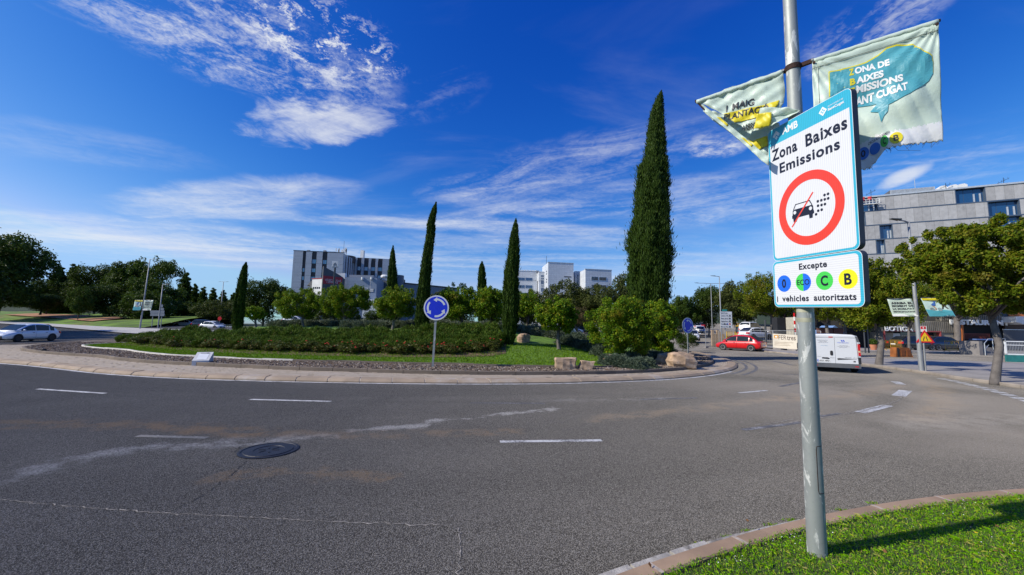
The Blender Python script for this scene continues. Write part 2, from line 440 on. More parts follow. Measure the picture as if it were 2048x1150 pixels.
# --- markings: each dash a sheet 4 mm above the asphalt
def strip(name, pts, w, mat, parent, z=.004, jitter=0.0):
    pts = [np.array(p, float) for p in pts]; V = []; n = len(pts)
    for i, p in enumerate(pts):
        t = pts[min(i + 1, n - 1)] - pts[max(i - 1, 0)]; t = t[:2] / np.linalg.norm(t[:2]); nn = np.array([-t[1], t[0]])
        ww = w if np.isscalar(w) else w[i]
        for s_ in (-.5, .5): V.append((p[0] + nn[0] * ww * s_, p[1] + nn[1] * ww * s_, float(rise(p[0], p[1])) + z))
    mb = MB(); mb.add(V, [(2 * i + 1, 2 * i, 2 * i + 2, 2 * i + 3) for i in range(n - 1)])
    return mb.build(name, mat, parent)
DASH = [((75, 778), (210, 787), .13, 0), ((500, 799), (662, 803), .13, 0), ((940, 806), (1090, 807), .11, 1), ((1280, 799), (1395, 796), .12, 1),
        ((1478, 786), (1533, 781), .13, 0), ((1560, 773), (1606, 764), .14, 1), ((275, 872), (415, 876), .12, 1), ((1000, 883.5), (1204, 881), .12, 0),
        ((1485, 860), (1600, 845), .13, 1), ((1720, 825), (1776, 811), .22, 0), ((1797, 792), (1811, 781), .32, 0), ((1790, 763), (1803, 769), .28, 0),
        ((1545, 722), (1590, 731), .25, 1), ((1640, 833), (1680, 827), .10, 1), ((1560, 748), (1640, 752), .2, 1)]
for a, b_, w, worn in DASH:
    A, B = G(*a), G(*b_); strip('lane_dash', [A + (B - A) * k / 4 for k in range(5)], w, M_WORN if worn else M_PAINT, road)
gl = [G(*p) for p in [(1880, 757), (1903, 761), (1960, 774), (2010, 788), (2060, 803), (2140, 830)]]
d = np.r_[0, np.cumsum([np.linalg.norm(gl[i + 1] - gl[i]) for i in range(len(gl) - 1)])]
s0 = 0.0
while s0 < d[-1] - .5:
    f = lambda s: np.array([np.interp(s, d, [p[k] for p in gl]) for k in range(3)])
    strip('give_way_dash', [f(s0), f(s0 + .45)], .32, M_PAINT, road); s0 += .72
# cracks in the asphalt
M_CRACK = pbr('crack_filler', (.26, .235, .20), .9, var=.5, nscale=30)
M_CRACKD = pbr('open_crack', (.022, .021, .02), .95)
def crack(pxs, w, mat, seed):
    r = np.random.default_rng(seed); pts = [G(*p) for p in pxs]; out = []
    for i in range(len(pts) - 1):
        n = max(3, int(np.linalg.norm(pts[i + 1] - pts[i]) / .045))
        for k in range(n): out.append(pts[i] + (pts[i + 1] - pts[i]) * k / n + np.r_[r.normal(0, .011, 2), 0])
    ws = w * np.clip(r.normal(.8, .55, len(out)), .08, 2.0)
    strip('crack', out, ws, mat, road, z=.005)
crack([(-20, 998), (130, 1012), (330, 1027), (520, 1036), (700, 1046), (880, 1051), (915, 1057)], .012, M_CRACK, 1)
crack([(917, 1056), (920, 1100), (915, 1160)], .011, M_CRACK, 2)
crack([(497, 920), (440, 968), (390, 1000), (332, 1029)], .009, M_CRACKD, 3)
crack([(1545, 852), (1600, 842), (1645, 836), (1720, 824), (1790, 806)], .03, M_CRACK, 4)
crack([(1690, 826), (1755, 815), (1800, 800), (1806, 790)], .03, M_CRACK, 5)
crack([(1510, 850), (1545, 847), (1590, 838)], .03, M_CRACK, 6)
crack([(120, 776), (420, 796), (900, 806), (1300, 801)], .012, M_CRACKD, 8)
crack([(530, 884), (532, 872), (560, 868)], .012, M_CRACKD, 9)
crack([(470, 905), (482, 893), (520, 884), (560, 887)], .018, M_CRACKD, 10)

# --- manhole cover
mh = G(538, 901)
M_IRON = pbr('cast_iron', (.030, .029, .034), .5, .6, var=.3, nscale=8, bump=.3, bscale=60)
cov_ = tag(MB().lathe([(.395, .0), (.395, .008), (.36, .012), (.355, .006), (.325, .006), (.32, .013), (.20, .013), (.195, .007), (.0, .007)], (0, 0, 0), 40).build('manhole_cover', M_IRON, None),
     'round dark iron manhole cover sunk into the asphalt', 'manhole cover')
cov_.location = (mh[0], mh[1], .004)
mb = MB()
for k in range(20):
    a = 2 * math.pi * k / 20
    for rr in (.225, .265, .30):
        mb.box((rr * math.cos(a), rr * math.sin(a), .006), (.022, .03, .006), a)
for k in range(6):
    a = 2 * math.pi * k / 6; mb.box((.1 * math.cos(a), .1 * math.sin(a), .007), (.09, .02, .006), a)
mb.build('tread_pattern', M_IRON, cov_, 'stuff', world=False)

# ------------------------------------------------------------------ roundabout island
IC = np.array([-10.0, 35.0])
NT = 720; TH = np.linspace(-math.pi, math.pi, NT, endpoint=False)
def polar(pts, sm=5):
    p = np.array([q_[:2] for q_ in pts]) - IC; t = np.arctan2(p[:, 1], p[:, 0]); r = np.hypot(p[:, 0], p[:, 1])
    o = np.argsort(t); t, r = t[o], r[o]
    R = np.interp(TH, np.r_[t - 2 * math.pi, t, t + 2 * math.pi], np.r_[r, r, r])
    k = np.exp(-.5 * (np.arange(-40, 41) / sm) ** 2); k /= k.sum()
    return np.convolve(np.r_[R[-40:], R, R[:40]], k, 'valid')
back = [(15.8, 36), (14, 44), (9, 51), (0, 57), (-14, 59), (-27, 56), (-36, 49), (-39.5, 41)]
outp = [G(*p) for p in [(0, 726), (60, 730), (125, 737), (250, 750), (380, 757), (512, 761), (640, 764), (768, 766), (900, 767.5), (1024, 767.5), (1140, 766), (1240, 763), (1330, 759), (1400, 753), (1450, 745), (1474, 737), (1474, 729), (1440, 716)]] + back + [(-36.5, 32.3), (-35.2, 28), (-33, 23.5), (-28, 20.0)]
RO = polar(outp)
innp = [G(*p, .15) for p in [(43, 696), (90, 706), (200, 713), (354, 727.7), (466, 732.6), (590, 738.7), (700, 741.5), (900, 747), (1120, 748), (1237, 746), (1349, 740.5), (1404, 733.5), (1420, 729), (1428, 723.5), (1420, 716)]] + [(13.2, 33.5)] + [IC + (np.array(p) - IC) * .92 for p in back] + [(-33.5, 31.5), (-32.2, 28)]
RI = np.minimum(polar(innp, 4), RO - 1.0)
edgp = [G(*p, .2) for p in [(160, 691.7), (260, 702), (393, 715.5), (444, 717.5), (700, 726), (887, 730), (1115, 736), (1200, 738), (1290, 733), (1360, 725), (1385, 718)]] + [(11.8, 33)] + [IC + (np.array(p) - IC) * .86 for p in back] + [(-30.5, 33), (-28.5, 30)]
RE = np.minimum(polar(edgp, 5), RI - .5)
def rat(R, th): return np.interp((np.asarray(th) + math.pi) % (2 * math.pi), np.r_[TH + math.pi, 2 * math.pi], np.r_[R, R[0]])
def pol(r, th, z=0.0): return np.array([IC[0] + r * math.cos(th), IC[1] + r * math.sin(th), z])
ZA, ZI = .12, .25
def mound(x, y):
    dx, dy = np.asarray(x, float) - IC[0], np.asarray(y, float) - IC[1]
    th = np.arctan2(dy, dx); d = rat(RE, th) - np.hypot(dx, dy)
    t = np.clip(d / 14.0, 0, 1); t = t * t * (3 - 2 * t)
    return ZI - .02 + .05 * np.clip(d, 0, 1) + 1.45 * t
def MH(px, py, zoff=0.0):
    "point of the island mound under a pixel"
    r = ray(px, py); o = np.array([0, 0, CAMH])
    for Y in np.arange(13, 60, .05):
        p = o + r * (Y / r[1])
        if p[2] <= mound(p[0], p[1]) + zoff: return p
    return o + r * (30 / r[1])
def at(px, Y):
    p = P(px, 660, Y); return np.array([p[0], Y, float(mound(p[0], Y))])

M_KERB = pbr('red_concrete', (.33, .25, .175), .9, var=.16, nscale=1.4, bump=.25, bscale=90, dirt=((.42, .37, .32), .7, .52))
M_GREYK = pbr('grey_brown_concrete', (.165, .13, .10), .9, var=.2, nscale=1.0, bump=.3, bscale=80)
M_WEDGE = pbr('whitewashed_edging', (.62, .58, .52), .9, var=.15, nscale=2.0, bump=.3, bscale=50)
M_PAVER = pbr('buff_pavers', (.37, .285, .215), .9, var=.22, nscale=.8, bump=.2, bscale=90)
M_JOINT = pbr('paver_joint_sand', (.20, .16, .12), .95, var=.3, nscale=5)
M_PALEJ = pbr('pale_joint_mortar', (.46, .39, .31), .95, var=.2, nscale=6)
M_MULCH = pbr('mulch_bed', (.10, .075, .055), .95, var=.5, nscale=14, bump=.9, bscale=40)

def ring(name, R0, R1, z0, z1, mat, kind='structure', parent=None):
    V = []
    for i, t in enumerate(TH): V.append(pol(R0[i], t, z0)); V.append(pol(R1[i], t, z1))
    n = NT; fs = [(2 * i, 2 * ((i + 1) % n), 2 * ((i + 1) % n) + 1, 2 * i + 1) for i in range(n)]
    mb = MB(); mb.add(V, [f[::-1] for f in fs] if R1[0] > R0[0] else fs); return mb.build(name, mat, parent, kind)
apron = ring('island_apron', RO - .45, RI - .1, .095, ZA - .01, M_JOINT)
mulch = ring('mulch_strip', RI - .12, RE - .02, ZI - .05, ZI - .03, M_MULCH)
# white line round the island, in arcs
lim = [(-2.62, -.62)]
ts = np.arange(-2.75, -.55, .02)
seg = []
for k, t in enumerate(ts):
    seg.append(pol(rat(RO, t) + .10, t))
    if len(seg) == 14: strip('edge_line', seg, .15, M_PAINT, road); seg = [seg[-1]]
for off in (.40, .85):
    strip('edge_line', [pol(rat(RO, t) + off, t) for t in np.arange(-.72, -.26, .02)], .14, M_WORN, road)
# sloped outer kerb stones, one by one
kerb = ring('island_kerb', RO - .012, RO - .11, .035, .108, M_PALEJ)
ring('kerb_bedding', RO - .111, RO - .47, .108, .126, M_PALEJ, None, kerb)
r_ = np.random.default_rng(3)
t = -2.95; cnt = 0
while t < -.05 and cnt < 110:
    R = float(rat(RO, t)); dt = 1.02 / R * (1 if True else 1); g = .018 / R
    mb = MB(); dz = r_.normal(0, .004); K = 3
    rows = []
    for k in range(K):
        tt = t + g + (dt - 2 * g) * k / (K - 1); Rr = float(rat(RO, tt)) + r_.normal(0, .004)
        rows.append([pol(Rr, tt, -.02), pol(Rr, tt, .045 + dz), pol(Rr - .10, tt, .118 + dz), pol(Rr - .42, tt, .140 + dz), pol(Rr - .46, tt, .135 + dz), pol(Rr - .46, tt, -.02)])
    V = [p for row in rows for p in row]; n = 6
    fs = [(k * n + i, (k + 1) * n + i, (k + 1) * n + i + 1, k * n + i + 1) for k in range(K - 1) for i in range(n - 1)]
    fs += [tuple(range(n)), tuple((K - 1) * n + i for i in range(n))[::-1]]
    mb.add(V, fs); mb.build('kerb_stone', M_KERB, kerb); t += dt; cnt += 1
# inner kerb stones
ikerb = ring('planting_kerb', RI + .0, RI - .13, ZA - .05, ZI - .06, M_JOINT)
t = -2.98; cnt = 0
while t < .0 and cnt < 80:
    R = float(rat(RI, t)); dt = 1.28 / max(R, 5); g = .008 / R; mb = MB(); rows = []; dz = r_.normal(0, .004); K = 4
    for k in range(K):
        tt = t + g + (dt - 2 * g) * k / (K - 1); Rr = float(rat(RI, tt))
        rows.append([pol(Rr, tt, ZA - .03), pol(Rr, tt, ZI - .012 + dz), pol(Rr - .015, tt, ZI + dz), pol(Rr - .125, tt, ZI + dz), pol(Rr - .14, tt, ZI - .012 + dz), pol(Rr - .14, tt, ZA - .03)])
    V = [p for row in rows for p in row]; n = 6
    fs = [(k * n + i, (k + 1) * n + i, (k + 1) * n + i + 1, k * n + i + 1) for k in range(K - 1) for i in range(n - 1)]
    fs += [tuple(range(n)), tuple((K - 1) * n + i for i in range(n))[::-1]]
    mb.add(V, fs); mb.build('kerb_stone', M_GREYK, ikerb); t += dt; cnt += 1
# whitewashed edging between mulch and lawn
edging = ring('lawn_edging', RE + .05, RE - .05, ZI - .06, ZI - .06, M_JOINT)
t = -2.9; cnt = 0
while t < -.35 and cnt < 80:
    R = float(rat(RE, t)); dt = 1.5 / R; mb = MB(); rows = []; dz = r_.normal(0, .006); K = 4; g = .006 / R
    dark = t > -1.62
    for k in range(K):
        tt = t + g + (dt - 2 * g) * k / (K - 1); Rr = float(rat(RE, tt)) + .05
        rows.append([pol(Rr, tt, ZI - .08), pol(Rr, tt, ZI + .06 + dz), pol(Rr - .10, tt, ZI + .06 + dz), pol(Rr - .10, tt, ZI - .08)])
    V = [p for row in rows for p in row]; n = 4
    fs = [(k * n + i, (k + 1) * n + i, (k + 1) * n + i + 1, k * n + i + 1) for k in range(K - 1) for i in range(n - 1)]
    fs += [tuple(range(n)), tuple((K - 1) * n + i for i in range(n))[::-1]]
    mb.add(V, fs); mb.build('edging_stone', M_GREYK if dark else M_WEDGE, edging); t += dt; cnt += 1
# pavers of the apron: real blocks, joined into one part
V = []
u_w, u_l, gap = .105, .21, .008
t = -2.85
Q = []
Ravg = 22.0
row_ = 0
for d0 in np.arange(.48, 4.6, u_w):
    row_ += 1
    t = -2.85 + (row_ % 2) * .5 * u_l / 23
    while t < -.25:
        Ro = float(rat(RO, t)); Rm = Ro - d0
        if Rm - u_w > float(rat(RI, t)) - .02:
            Q.append((Rm, t, u_l / Ro))
        t += u_l / Ro
Q = np.array(Q); n = len(Q); zz = ZA + r_.normal(0, .001, n)
j = r_.random(n) < .03
zz[j] -= .012
g_ = gap / 2
t0, t1 = Q[:, 1] + g_ / 23, Q[:, 1] + Q[:, 2] - g_ / 23; dd_ = rat(RO, Q[:, 1]) - Q[:, 0]; Ra_, Rb_ = rat(RO, t0), rat(RO, t1)
def pp(r, t, z): return np.stack([IC[0] + r * np.cos(t), IC[1] + r * np.sin(t), z], 1)
top = [pp(Ra_ - dd_ - g_, t0, zz), pp(Rb_ - dd_ - g_, t1, zz), pp(Rb_ - dd_ - u_w + g_, t1, zz), pp(Ra_ - dd_ - u_w + g_, t0, zz)]
bot = [p - np.array([0, 0, .03]) for p in top]
V = np.stack(top + bot, 1).reshape(-1, 3); base = (np.arange(n) * 8)[:, None, None]
fq = np.array([[0, 1, 2, 3], [4, 5, 1, 0], [5, 6, 2, 1], [6, 7, 3, 2], [7, 4, 0, 3]])
Fq = (base + fq[None]).reshape(-1, 4)
m, q = newmat('buff_pavers_mixed'); ge = q.n('ShaderNodeNewGeometry'); tc = q.n('ShaderNodeTexCoord').outputs['Object']
c = q.mix(q.step(ge.outputs['Random Per Island'], 0, 1), (.33, .265, .19), (.41, .335, .25))
c = q.mix(q.m('MULTIPLY', q.step(q.noise(tc, .5, 4.0, .6), .4, .7), .5), c, (.40, .34, .28))
b = q.n('ShaderNodeBsdfPrincipled', None, Base_Color=c, Roughness=.9); q.n('ShaderNodeOutputMaterial', None, Surface=b); M_PAVERS = m
link('pavers', array_mesh('pavers', V, 4, M_PAVERS, False, Fq), apron, 'stuff')

# mulch chips
def in_ring(n, Ra, Rb, ta, tb, seed):
    r = np.random.default_rng(seed); t = r.uniform(ta, tb, n); f = r.random(n)
    return np.stack([IC[0] + (rat(Rb, t) + (rat(Ra, t) - rat(Rb, t)) * f) * np.cos(t), IC[1] + (rat(Rb, t) + (rat(Ra, t) - rat(Rb, t)) * f) * np.sin(t)], 1)
def chips(name, XY, z, size, mat, seed, flat=.35):
    r = np.random.default_rng(seed); n = len(XY)
    c = np.c_[XY, z + r.uniform(0, .03, n)]; L = size * r.uniform(.5, 1.6, n)
    a = r.uniform(0, 6.28, n); u = np.stack([np.cos(a), np.sin(a), r.normal(0, .3, n)], 1) * L[:, None]
    w = np.stack([-np.sin(a), np.cos(a), r.normal(0, .5, n)], 1) * (L * .45)[:, None]; h = np.array([0, 0, 1.0]) * (L * flat)[:, None]
    # small tent-shaped chips: 2 sloping faces and ends
    V = np.stack([c - u - w, c + u - w, c + u + w, c - u + w, c - u * .6 + h, c + u * .7 + h], 1).reshape(-1, 3)
    base = (np.arange(n) * 6)[:, None, None]
    fq = np.array([[0, 1, 5, 4], [2, 3, 4, 5], [1, 2, 5, 5], [3, 0, 4, 4]])
    tri = np.array([[0, 1, 5], [0, 5, 4], [2, 3, 4], [2, 4, 5], [1, 2, 5], [3, 0, 4]])
    return link(name, array_mesh(name, V, 3, mat, False, (base + tri[None]).reshape(-1, 3)), None, 'stuff')
M_CHIP = leafmat('bark_chips', [(.08, .05, .035), (.24, .18, .13), (.14, .095, .065), (.42, .36, .30), (.10, .065, .045)], .9, 0.0)
o_ = chips('bark_mulch', in_ring(42000, RI - .15, RE + .06, -2.95, -.2, 5), ZI - .03, .030, M_CHIP, 6)
tag(o_, 'strip of brown bark mulch between the kerb and the island lawn', 'mulch')

# island lawn: mound sheet
NR = 26
V = [np.array([IC[0], IC[1], float(mound(*IC))])]
for k in range(1, NR + 1):
    f = 1 - (1 - k / NR) ** 1.0
    for i, t in enumerate(TH[::3]):
        r = (RE[i * 3] - .04) * f; p = pol(r, t); V.append(np.array([p[0], p[1], float(mound(p[0], p[1]))]))
n = NT // 3; fs = [(0, 1 + i, 1 + (i + 1) % n) for i in range(n)]
for k in range(NR - 1):
    a = 1 + k * n; b0 = a + n
    fs += [(a + i, b0 + i, b0 + (i + 1) % n, a + (i + 1) % n) for i in range(n)]
lawn = MB().add(V, fs).build('island_lawn', M_LAWN, None, 'structure', smooth=True)

M_GRASS = leafmat('grass_blades', [(.08, .17, .006), (.15, .28, .008), (.21, .34, .012), (.11, .22, .008), (.25, .34, .02)], .5, .3)
def blades(name, XYZ, h, w, mat, seed, lean=.45, label=None, cat='grass'):
    r = np.random.default_rng(seed); n = len(XYZ); a = r.uniform(0, 6.28, n); H = h * r.uniform(.5, 1.3, n)
    d = np.stack([np.cos(a), np.sin(a), np.zeros(n)], 1); s_ = np.stack([-np.sin(a), np.cos(a), np.zeros(n)], 1) * (w * r.uniform(.6, 1.3, n))[:, None]
    ln = np.abs(r.normal(0, lean, n))[:, None]
    mid = XYZ + d * (H[:, None] * ln * .35) + np.array([0, 0, 1]) * (H * .6)[:, None]
    tip = XYZ + d * (H[:, None] * ln) + np.array([0, 0, 1]) * (H * np.clip(1 - .3 * ln[:, 0], .3, 1))[:, None]
    V = np.stack([XYZ - s_, XYZ + s_, mid + s_ * .8, tip, mid - s_ * .8], 1).reshape(-1, 3)
    o = link(name, array_mesh(name, V, 5, mat, False), None, 'stuff')
    if label: tag(o, label, cat)
    return o
n = 60000
t = np.random.default_rng(11).uniform(-2.75, -.55, n); f = np.random.default_rng(12).random(n) ** 1.3
rr = rat(RE, t) - .05 - f * 6.5
XY = np.stack([IC[0] + rr * np.cos(t), IC[1] + rr * np.sin(t)], 1)
blades('lawn_grass', np.c_[XY, mound(XY[:, 0], XY[:, 1])], .075, .012, M_GRASS, 13, label='mown green grass on the roundabout island')
# ------------------------------------------------------------------ near verge: gutter, kerb, grass
VC = np.array([8.51, -11.13]); VR = 16.37
def vp(r, a, z=0.0): return np.array([VC[0] + r * math.cos(a), VC[1] + r * math.sin(a), z])
M_GUT = pbr('pale_gutter_stone', (.40, .37, .33), .9, var=.3, nscale=5, bump=.6, bscale=60, dirt=((.15, .135, .115), 3.5, .50))
M_KERB2 = pbr('tan_kerb_stone', (.34, .228, .145), .9, var=.16, nscale=2.5, bump=.3, bscale=160, dirt=((.20, .16, .125), 4.0, .6))
M_TURF = pbr('turf_soil', (.06, .10, .012), .95, var=.5, nscale=6, bump=1.0, bscale=70)
V = [vp(0, 0, .085)]; A = np.linspace(.9, 2.45, 60)
mb = MB()
rows = [(VR - .40, .085), (VR - 3, .10), (VR - 8, .10), (.5, .10)]
V = [vp(r, a, z) for a in A for r, z in rows]; k_ = len(rows)
mb.add(V, [(i * k_ + j, i * k_ + j + 1, (i + 1) * k_ + j + 1, (i + 1) * k_ + j) for i in range(59) for j in range(k_ - 1)])
verge = mb.build('verge', M_TURF, None, 'structure')
kerb2 = MB().add([vp(r, a, .004) for a in A for r in (VR - .42, VR - .14)], [(2 * i, 2 * i + 1, 2 * i + 3, 2 * i + 2) for i in range(59)]).build('verge_kerb', M_JOINT, None, 'structure')
def arc_stone(parent, name, mat, r_in, r_out, a0, a1, z1, bev=.012, K=5, jit=.003):
    rows = []; dz = r_.normal(0, jit); dr = r_.normal(0, jit)
    for k in range(K):
        a = a0 + (a1 - a0) * k / (K - 1)
        rows.append([vp(r_out + dr, a, -.02), vp(r_out + dr, a, z1 - bev + dz), vp(r_out - bev + dr, a, z1 + dz), vp(r_in + bev + dr, a, z1 + dz), vp(r_in + dr, a, z1 - bev + dz), vp(r_in + dr, a, -.02)])
    V = [p for row in rows for p in row]; n = 6
    fs = [(k * n + i, (k + 1) * n + i, (k + 1) * n + i + 1, k * n + i + 1) for k in range(K - 1) for i in range(n - 1)]
    fs += [tuple(range(n)), tuple((K - 1) * n + i for i in range(n))[::-1]]
    return MB().add(V, fs).build(name, mat, parent)
# joints of the kerb follow the photograph: about .5 m and 1 m stones with pale mortar
M_MORT = pbr('pale_mortar', (.40, .33, .27), .95, var=.2, nscale=20)
a = 1.0
while a < 2.35:
    L = (.98 if r_.random() < .8 else .5) / VR; arc_stone(kerb2, 'kerb_stone', M_KERB2, VR - .355, VR - .208, a + .0010, a + L - .0016, .10)
    arc_stone(kerb2, 'mortar_joint', M_MORT, VR - .35, VR - .212, a + L - .0014, a + L + .0008, .098, .002, 2, .0); a += L
a = 1.0
while a < 2.35:
    L = .42 / VR; arc_stone(kerb2, 'gutter_stone', M_GUT, VR - .206, VR - .13 + .085 * min(1, max(0, (a - 1.80) / .25)) + r_.normal(0, .006), a + .0006, a + L - .0006, .022, .006, 3, .006); a += L

# grass of the verge: blades, clover leaves, small daisies
LR = np.random.default_rng(21)
def verge_pts(n, rmin=VR - 4.6, rmax=VR - .33, a0=1.02, a1=2.12):
    r = rmin + (rmax - rmin) * LR.random(n) ** .8; a = LR.uniform(a0, a1, n)
    x, y = VC[0] + r * np.cos(a), VC[1] + r * np.sin(a); k = (y > 1.7) & (x > -.5) & (x < 9)
    return np.stack([x, y, np.full(n, .088)], 1)[k]
M_GRASS2 = leafmat('verge_grass', [(.09, .23, .003), (.18, .42, .005), (.27, .55, .008), (.12, .29, .004), (.42, .50, .03), (.46, .40, .16)], .45, .3)
M_CLOV = leafmat('clover', [(.07, .20, .003), (.17, .41, .005), (.27, .56, .008), (.10, .27, .004), (.40, .42, .05)], .45, .25)
pts = verge_pts(170000)
cl = np.sin(pts[:, 0] * 5.1 + 1.3 * np.sin(pts[:, 1] * 3.7)) * np.sin(pts[:, 1] * 4.3 + pts[:, 0] * 1.7)
blades('verge_grass', pts[cl > -.98], .028, .0019, M_GRASS2, 22, .8, 'lush green grass of the near verge around the lamp column')
def leaf_quads(C, N, L, W, seed):
    r = np.random.default_rng(seed); n = len(C); t = r.normal(0, 1, (n, 3))
    t -= N * (t * N).sum(1)[:, None]; t /= np.linalg.norm(t, axis=1)[:, None] + 1e-9; b = np.cross(N, t)
    L = np.broadcast_to(L, n)[:, None] / 2; W = np.broadcast_to(W, n)[:, None] / 2
    return np.stack([C - t * L, C + b * W - t * L * .1, C + t * L, C - b * W - t * L * .1], 1).reshape(-1, 3)
def randn_unit(n, seed, up=0.0):
    r = np.random.default_rng(seed); v = r.normal(0, 1, (n, 3)); v[:, 2] = v[:, 2] + up; return v / np.linalg.norm(v, axis=1)[:, None]
c = verge_pts(150000); n = len(c); c[:, 2] += LR.uniform(.004, .034, n)
o_ = link('clover', array_mesh('clover', leaf_quads(c, randn_unit(n, 23, 1.6), LR.uniform(.007, .017, n), LR.uniform(.005, .010, n), 24), 4, M_CLOV), None, 'stuff')
tag(o_, 'clover leaves mixed through the grass of the near verge', 'clover')
# daisies in drifts
M_DAISY = pbr('daisy_petals', (.8, .8, .78), .7); M_YEL = pbr('dandelion_yellow', (.75, .50, .01), .7)
V = []
for ctr, num, s in [(G(1560, 1072, .1), 70, .22), (G(1840, 998, .1), 60, .4), (G(1700, 1020, .1), 40, .3), (G(1440, 1120, .1), 40, .2), (G(1900, 1010, .1), 25, .4), (G(1980, 1090, .1), 15, .3)]:
    for k in range(num):
        x, y = ctr[0] + LR.normal(0, s), ctr[1] + LR.normal(0, s * .5)
        if np.hypot(x - VC[0], y - VC[1]) > VR - .4: continue
        nn = unit([LR.normal(0, .3), -.2 + LR.normal(0, .3), 1]); V.append(np.r_[x, y, .122 + LR.uniform(-.01, .012)])
V = np.array(V); o_ = link('daisies', array_mesh('daisies', leaf_quads(V, randn_unit(len(V), 31, 3.0), .009, .009, 32), 4, M_DAISY), None, 'stuff')
tag(o_, 'tiny white daisies scattered in the verge grass', 'daisies')
for i, (px_, py_, lab) in enumerate([(1952, 1068, 'yellow dandelion flower in the verge grass below the lamp shadow'), (2029, 1034, 'yellow dandelion flower at the right edge of the verge')]):
    g = G(px_, py_, .13); t_ = thing('dandelion', lab, 'flower', (g[0], g[1], .09), 0, 'dandelions in the verge')
    MB().tube([(0, 0, 0), (.004, .002, .03), (.003, .0, .05)], .0015, 5).build('stem', M_CLOV, t_, world=False)
    mb = MB()
    for k in range(22):
        a = k * 2.4; rr = .004 + .010 * (k / 22); mb.add([(0, 0, .05), (rr * math.cos(a - .2), rr * math.sin(a - .2), .055), (rr * 1.3 * math.cos(a), rr * 1.3 * math.sin(a), .053), (rr * math.cos(a + .2), rr * math.sin(a + .2), .055)], [(0, 1, 2, 3)])
    mb.build('petals', M_YEL, t_, world=False)
# a few fallen leaves by the kerb
M_DRY = leafmat('dry_leaves', [(.22, .09, .03), (.30, .15, .06), (.16, .07, .03)], .8, .1)
c = np.array([G(*p, .10) for p in [(1495, 1045), (1770, 1107), (1990, 1106), (2003, 1105), (1300, 1135), (1995, 1056)]]); c[:, 2] += .02
o_ = link('fallen_leaves', array_mesh('fallen_leaves', leaf_quads(c, randn_unit(len(c), 33, 2.0), .045, .03, 34), 4, M_DRY), None, 'stuff'); tag(o_, 'a few dry brown leaves lying on the verge and its kerb', 'leaves')
# weeds in the gutter joint
V = []
for px_, py_ in [(1495, 1058), (1540, 1046), (1580, 1037), (1455, 1069), (1680, 1016), (1745, 1003), (1400, 1086)]:
    g = G(px_, py_, .02); k = 40; V.append(np.c_[LR.normal(g[0], .03, k), LR.normal(g[1], .015, k), np.full(k, .0)])
blades('gutter_weeds', np.concatenate(V), .022, .002, M_GRASS2, 35, .8, 'small weeds growing in the gutter joint of the near kerb', 'weeds')

# ------------------------------------------------------------------ right pavement, service lane, shop pavement
M_PAVE = pbr('grey_paving', (.30, .275, .25), .9, var=.14, nscale=.7, bump=.15, bscale=60, dirt=((.19, .17, .15), .5, .56))
M_PKERB = pbr('worn_grey_kerb', (.31, .265, .22), .9, var=.2, nscale=1.2, bump=.3, bscale=60)
M_PALE = pbr('pale_concrete_strip', (.43, .41, .38), .9, var=.12, nscale=.8)
kr = [G(*p) for p in [(1425, 689), (1470, 696), (1520, 703), (1560, 707), (1600, 711), (1660, 720), (1725, 731), (1780, 738.5), (1832, 745), (1870, 751), (1911, 759), (1980, 768), (2048, 778), (2120, 790)]]
kr += [np.array([22.5, 14.0, 0]), np.array([28.0, 12.8, 0]), np.array([60.0, 11.5, 0]), np.array([95.0, 11.0, 0])]
# resample
dd = np.r_[0, np.cumsum([np.linalg.norm(kr[i + 1] - kr[i]) for i in range(len(kr) - 1)])]
def krf(s): return np.array([np.interp(s, dd, [p[k] for p in kr]) for k in range(3)])
S = np.arange(0, dd[-1], .5); PK = np.array([krf(s) for s in S])
for _ in range(6): PK[1:-1] = (PK[:-2] + 2 * PK[1:-1] + PK[2:]) / 4
def krn(i):
    t = PK[min(i + 1, len(PK) - 1)] - PK[max(i - 1, 0)]; t = unit(t[:2]); return np.array([-t[1], t[0], 0])
NK = np.array([krn(i) for i in range(len(PK))])
def kzone(name, d0, d1, z, mat, i0=0, i1=None, parent=None, kind='structure'):
    i1 = i1 or len(PK); V = []
    for i in range(i0, i1):
        for d in (d0, d1):
            p = PK[i] + NK[i] * d; V.append((p[0], p[1], float(rise(p[0], p[1])) + z))
    n = i1 - i0; return MB().add(V, [(2 * k, 2 * k + 2, 2 * k + 3, 2 * k + 1) for k in range(n - 1)]).build(name, mat, parent, kind)
# the big slab behind everything on the right
pts = [PK[i] + NK[i] * .25 for i in range(0, len(PK), 2)]
poly = [(p[0], p[1]) for p in pts] + [(95, 62), (34, 62), (24.5, 52)]
from mathutils.geometry import tessellate_polygon
def flat_poly(name, poly, z, mat, parent=None, kind='structure', follow=False):
    tris = tessellate_polygon([[Vector((x, y, 0)) for x, y in poly]])
    V = [(x, y, z + (float(rise(x, y)) if follow else 0)) for x, y in poly]; mb = MB()
    mb.add(V, [t if (poly[t[1]][0] - poly[t[0]][0]) * (poly[t[2]][1] - poly[t[0]][1]) - (poly[t[1]][1] - poly[t[0]][1]) * (poly[t[2]][0] - poly[t[0]][0]) > 0 else t[::-1] for t in tris])
    return mb.build(name, mat, parent, kind)
pave = flat_poly('pavement', poly, .125, M_PAVE)
pkerb = kzone('pavement_kerb', -.01, .27, .02, M_JOINT)
k = 0
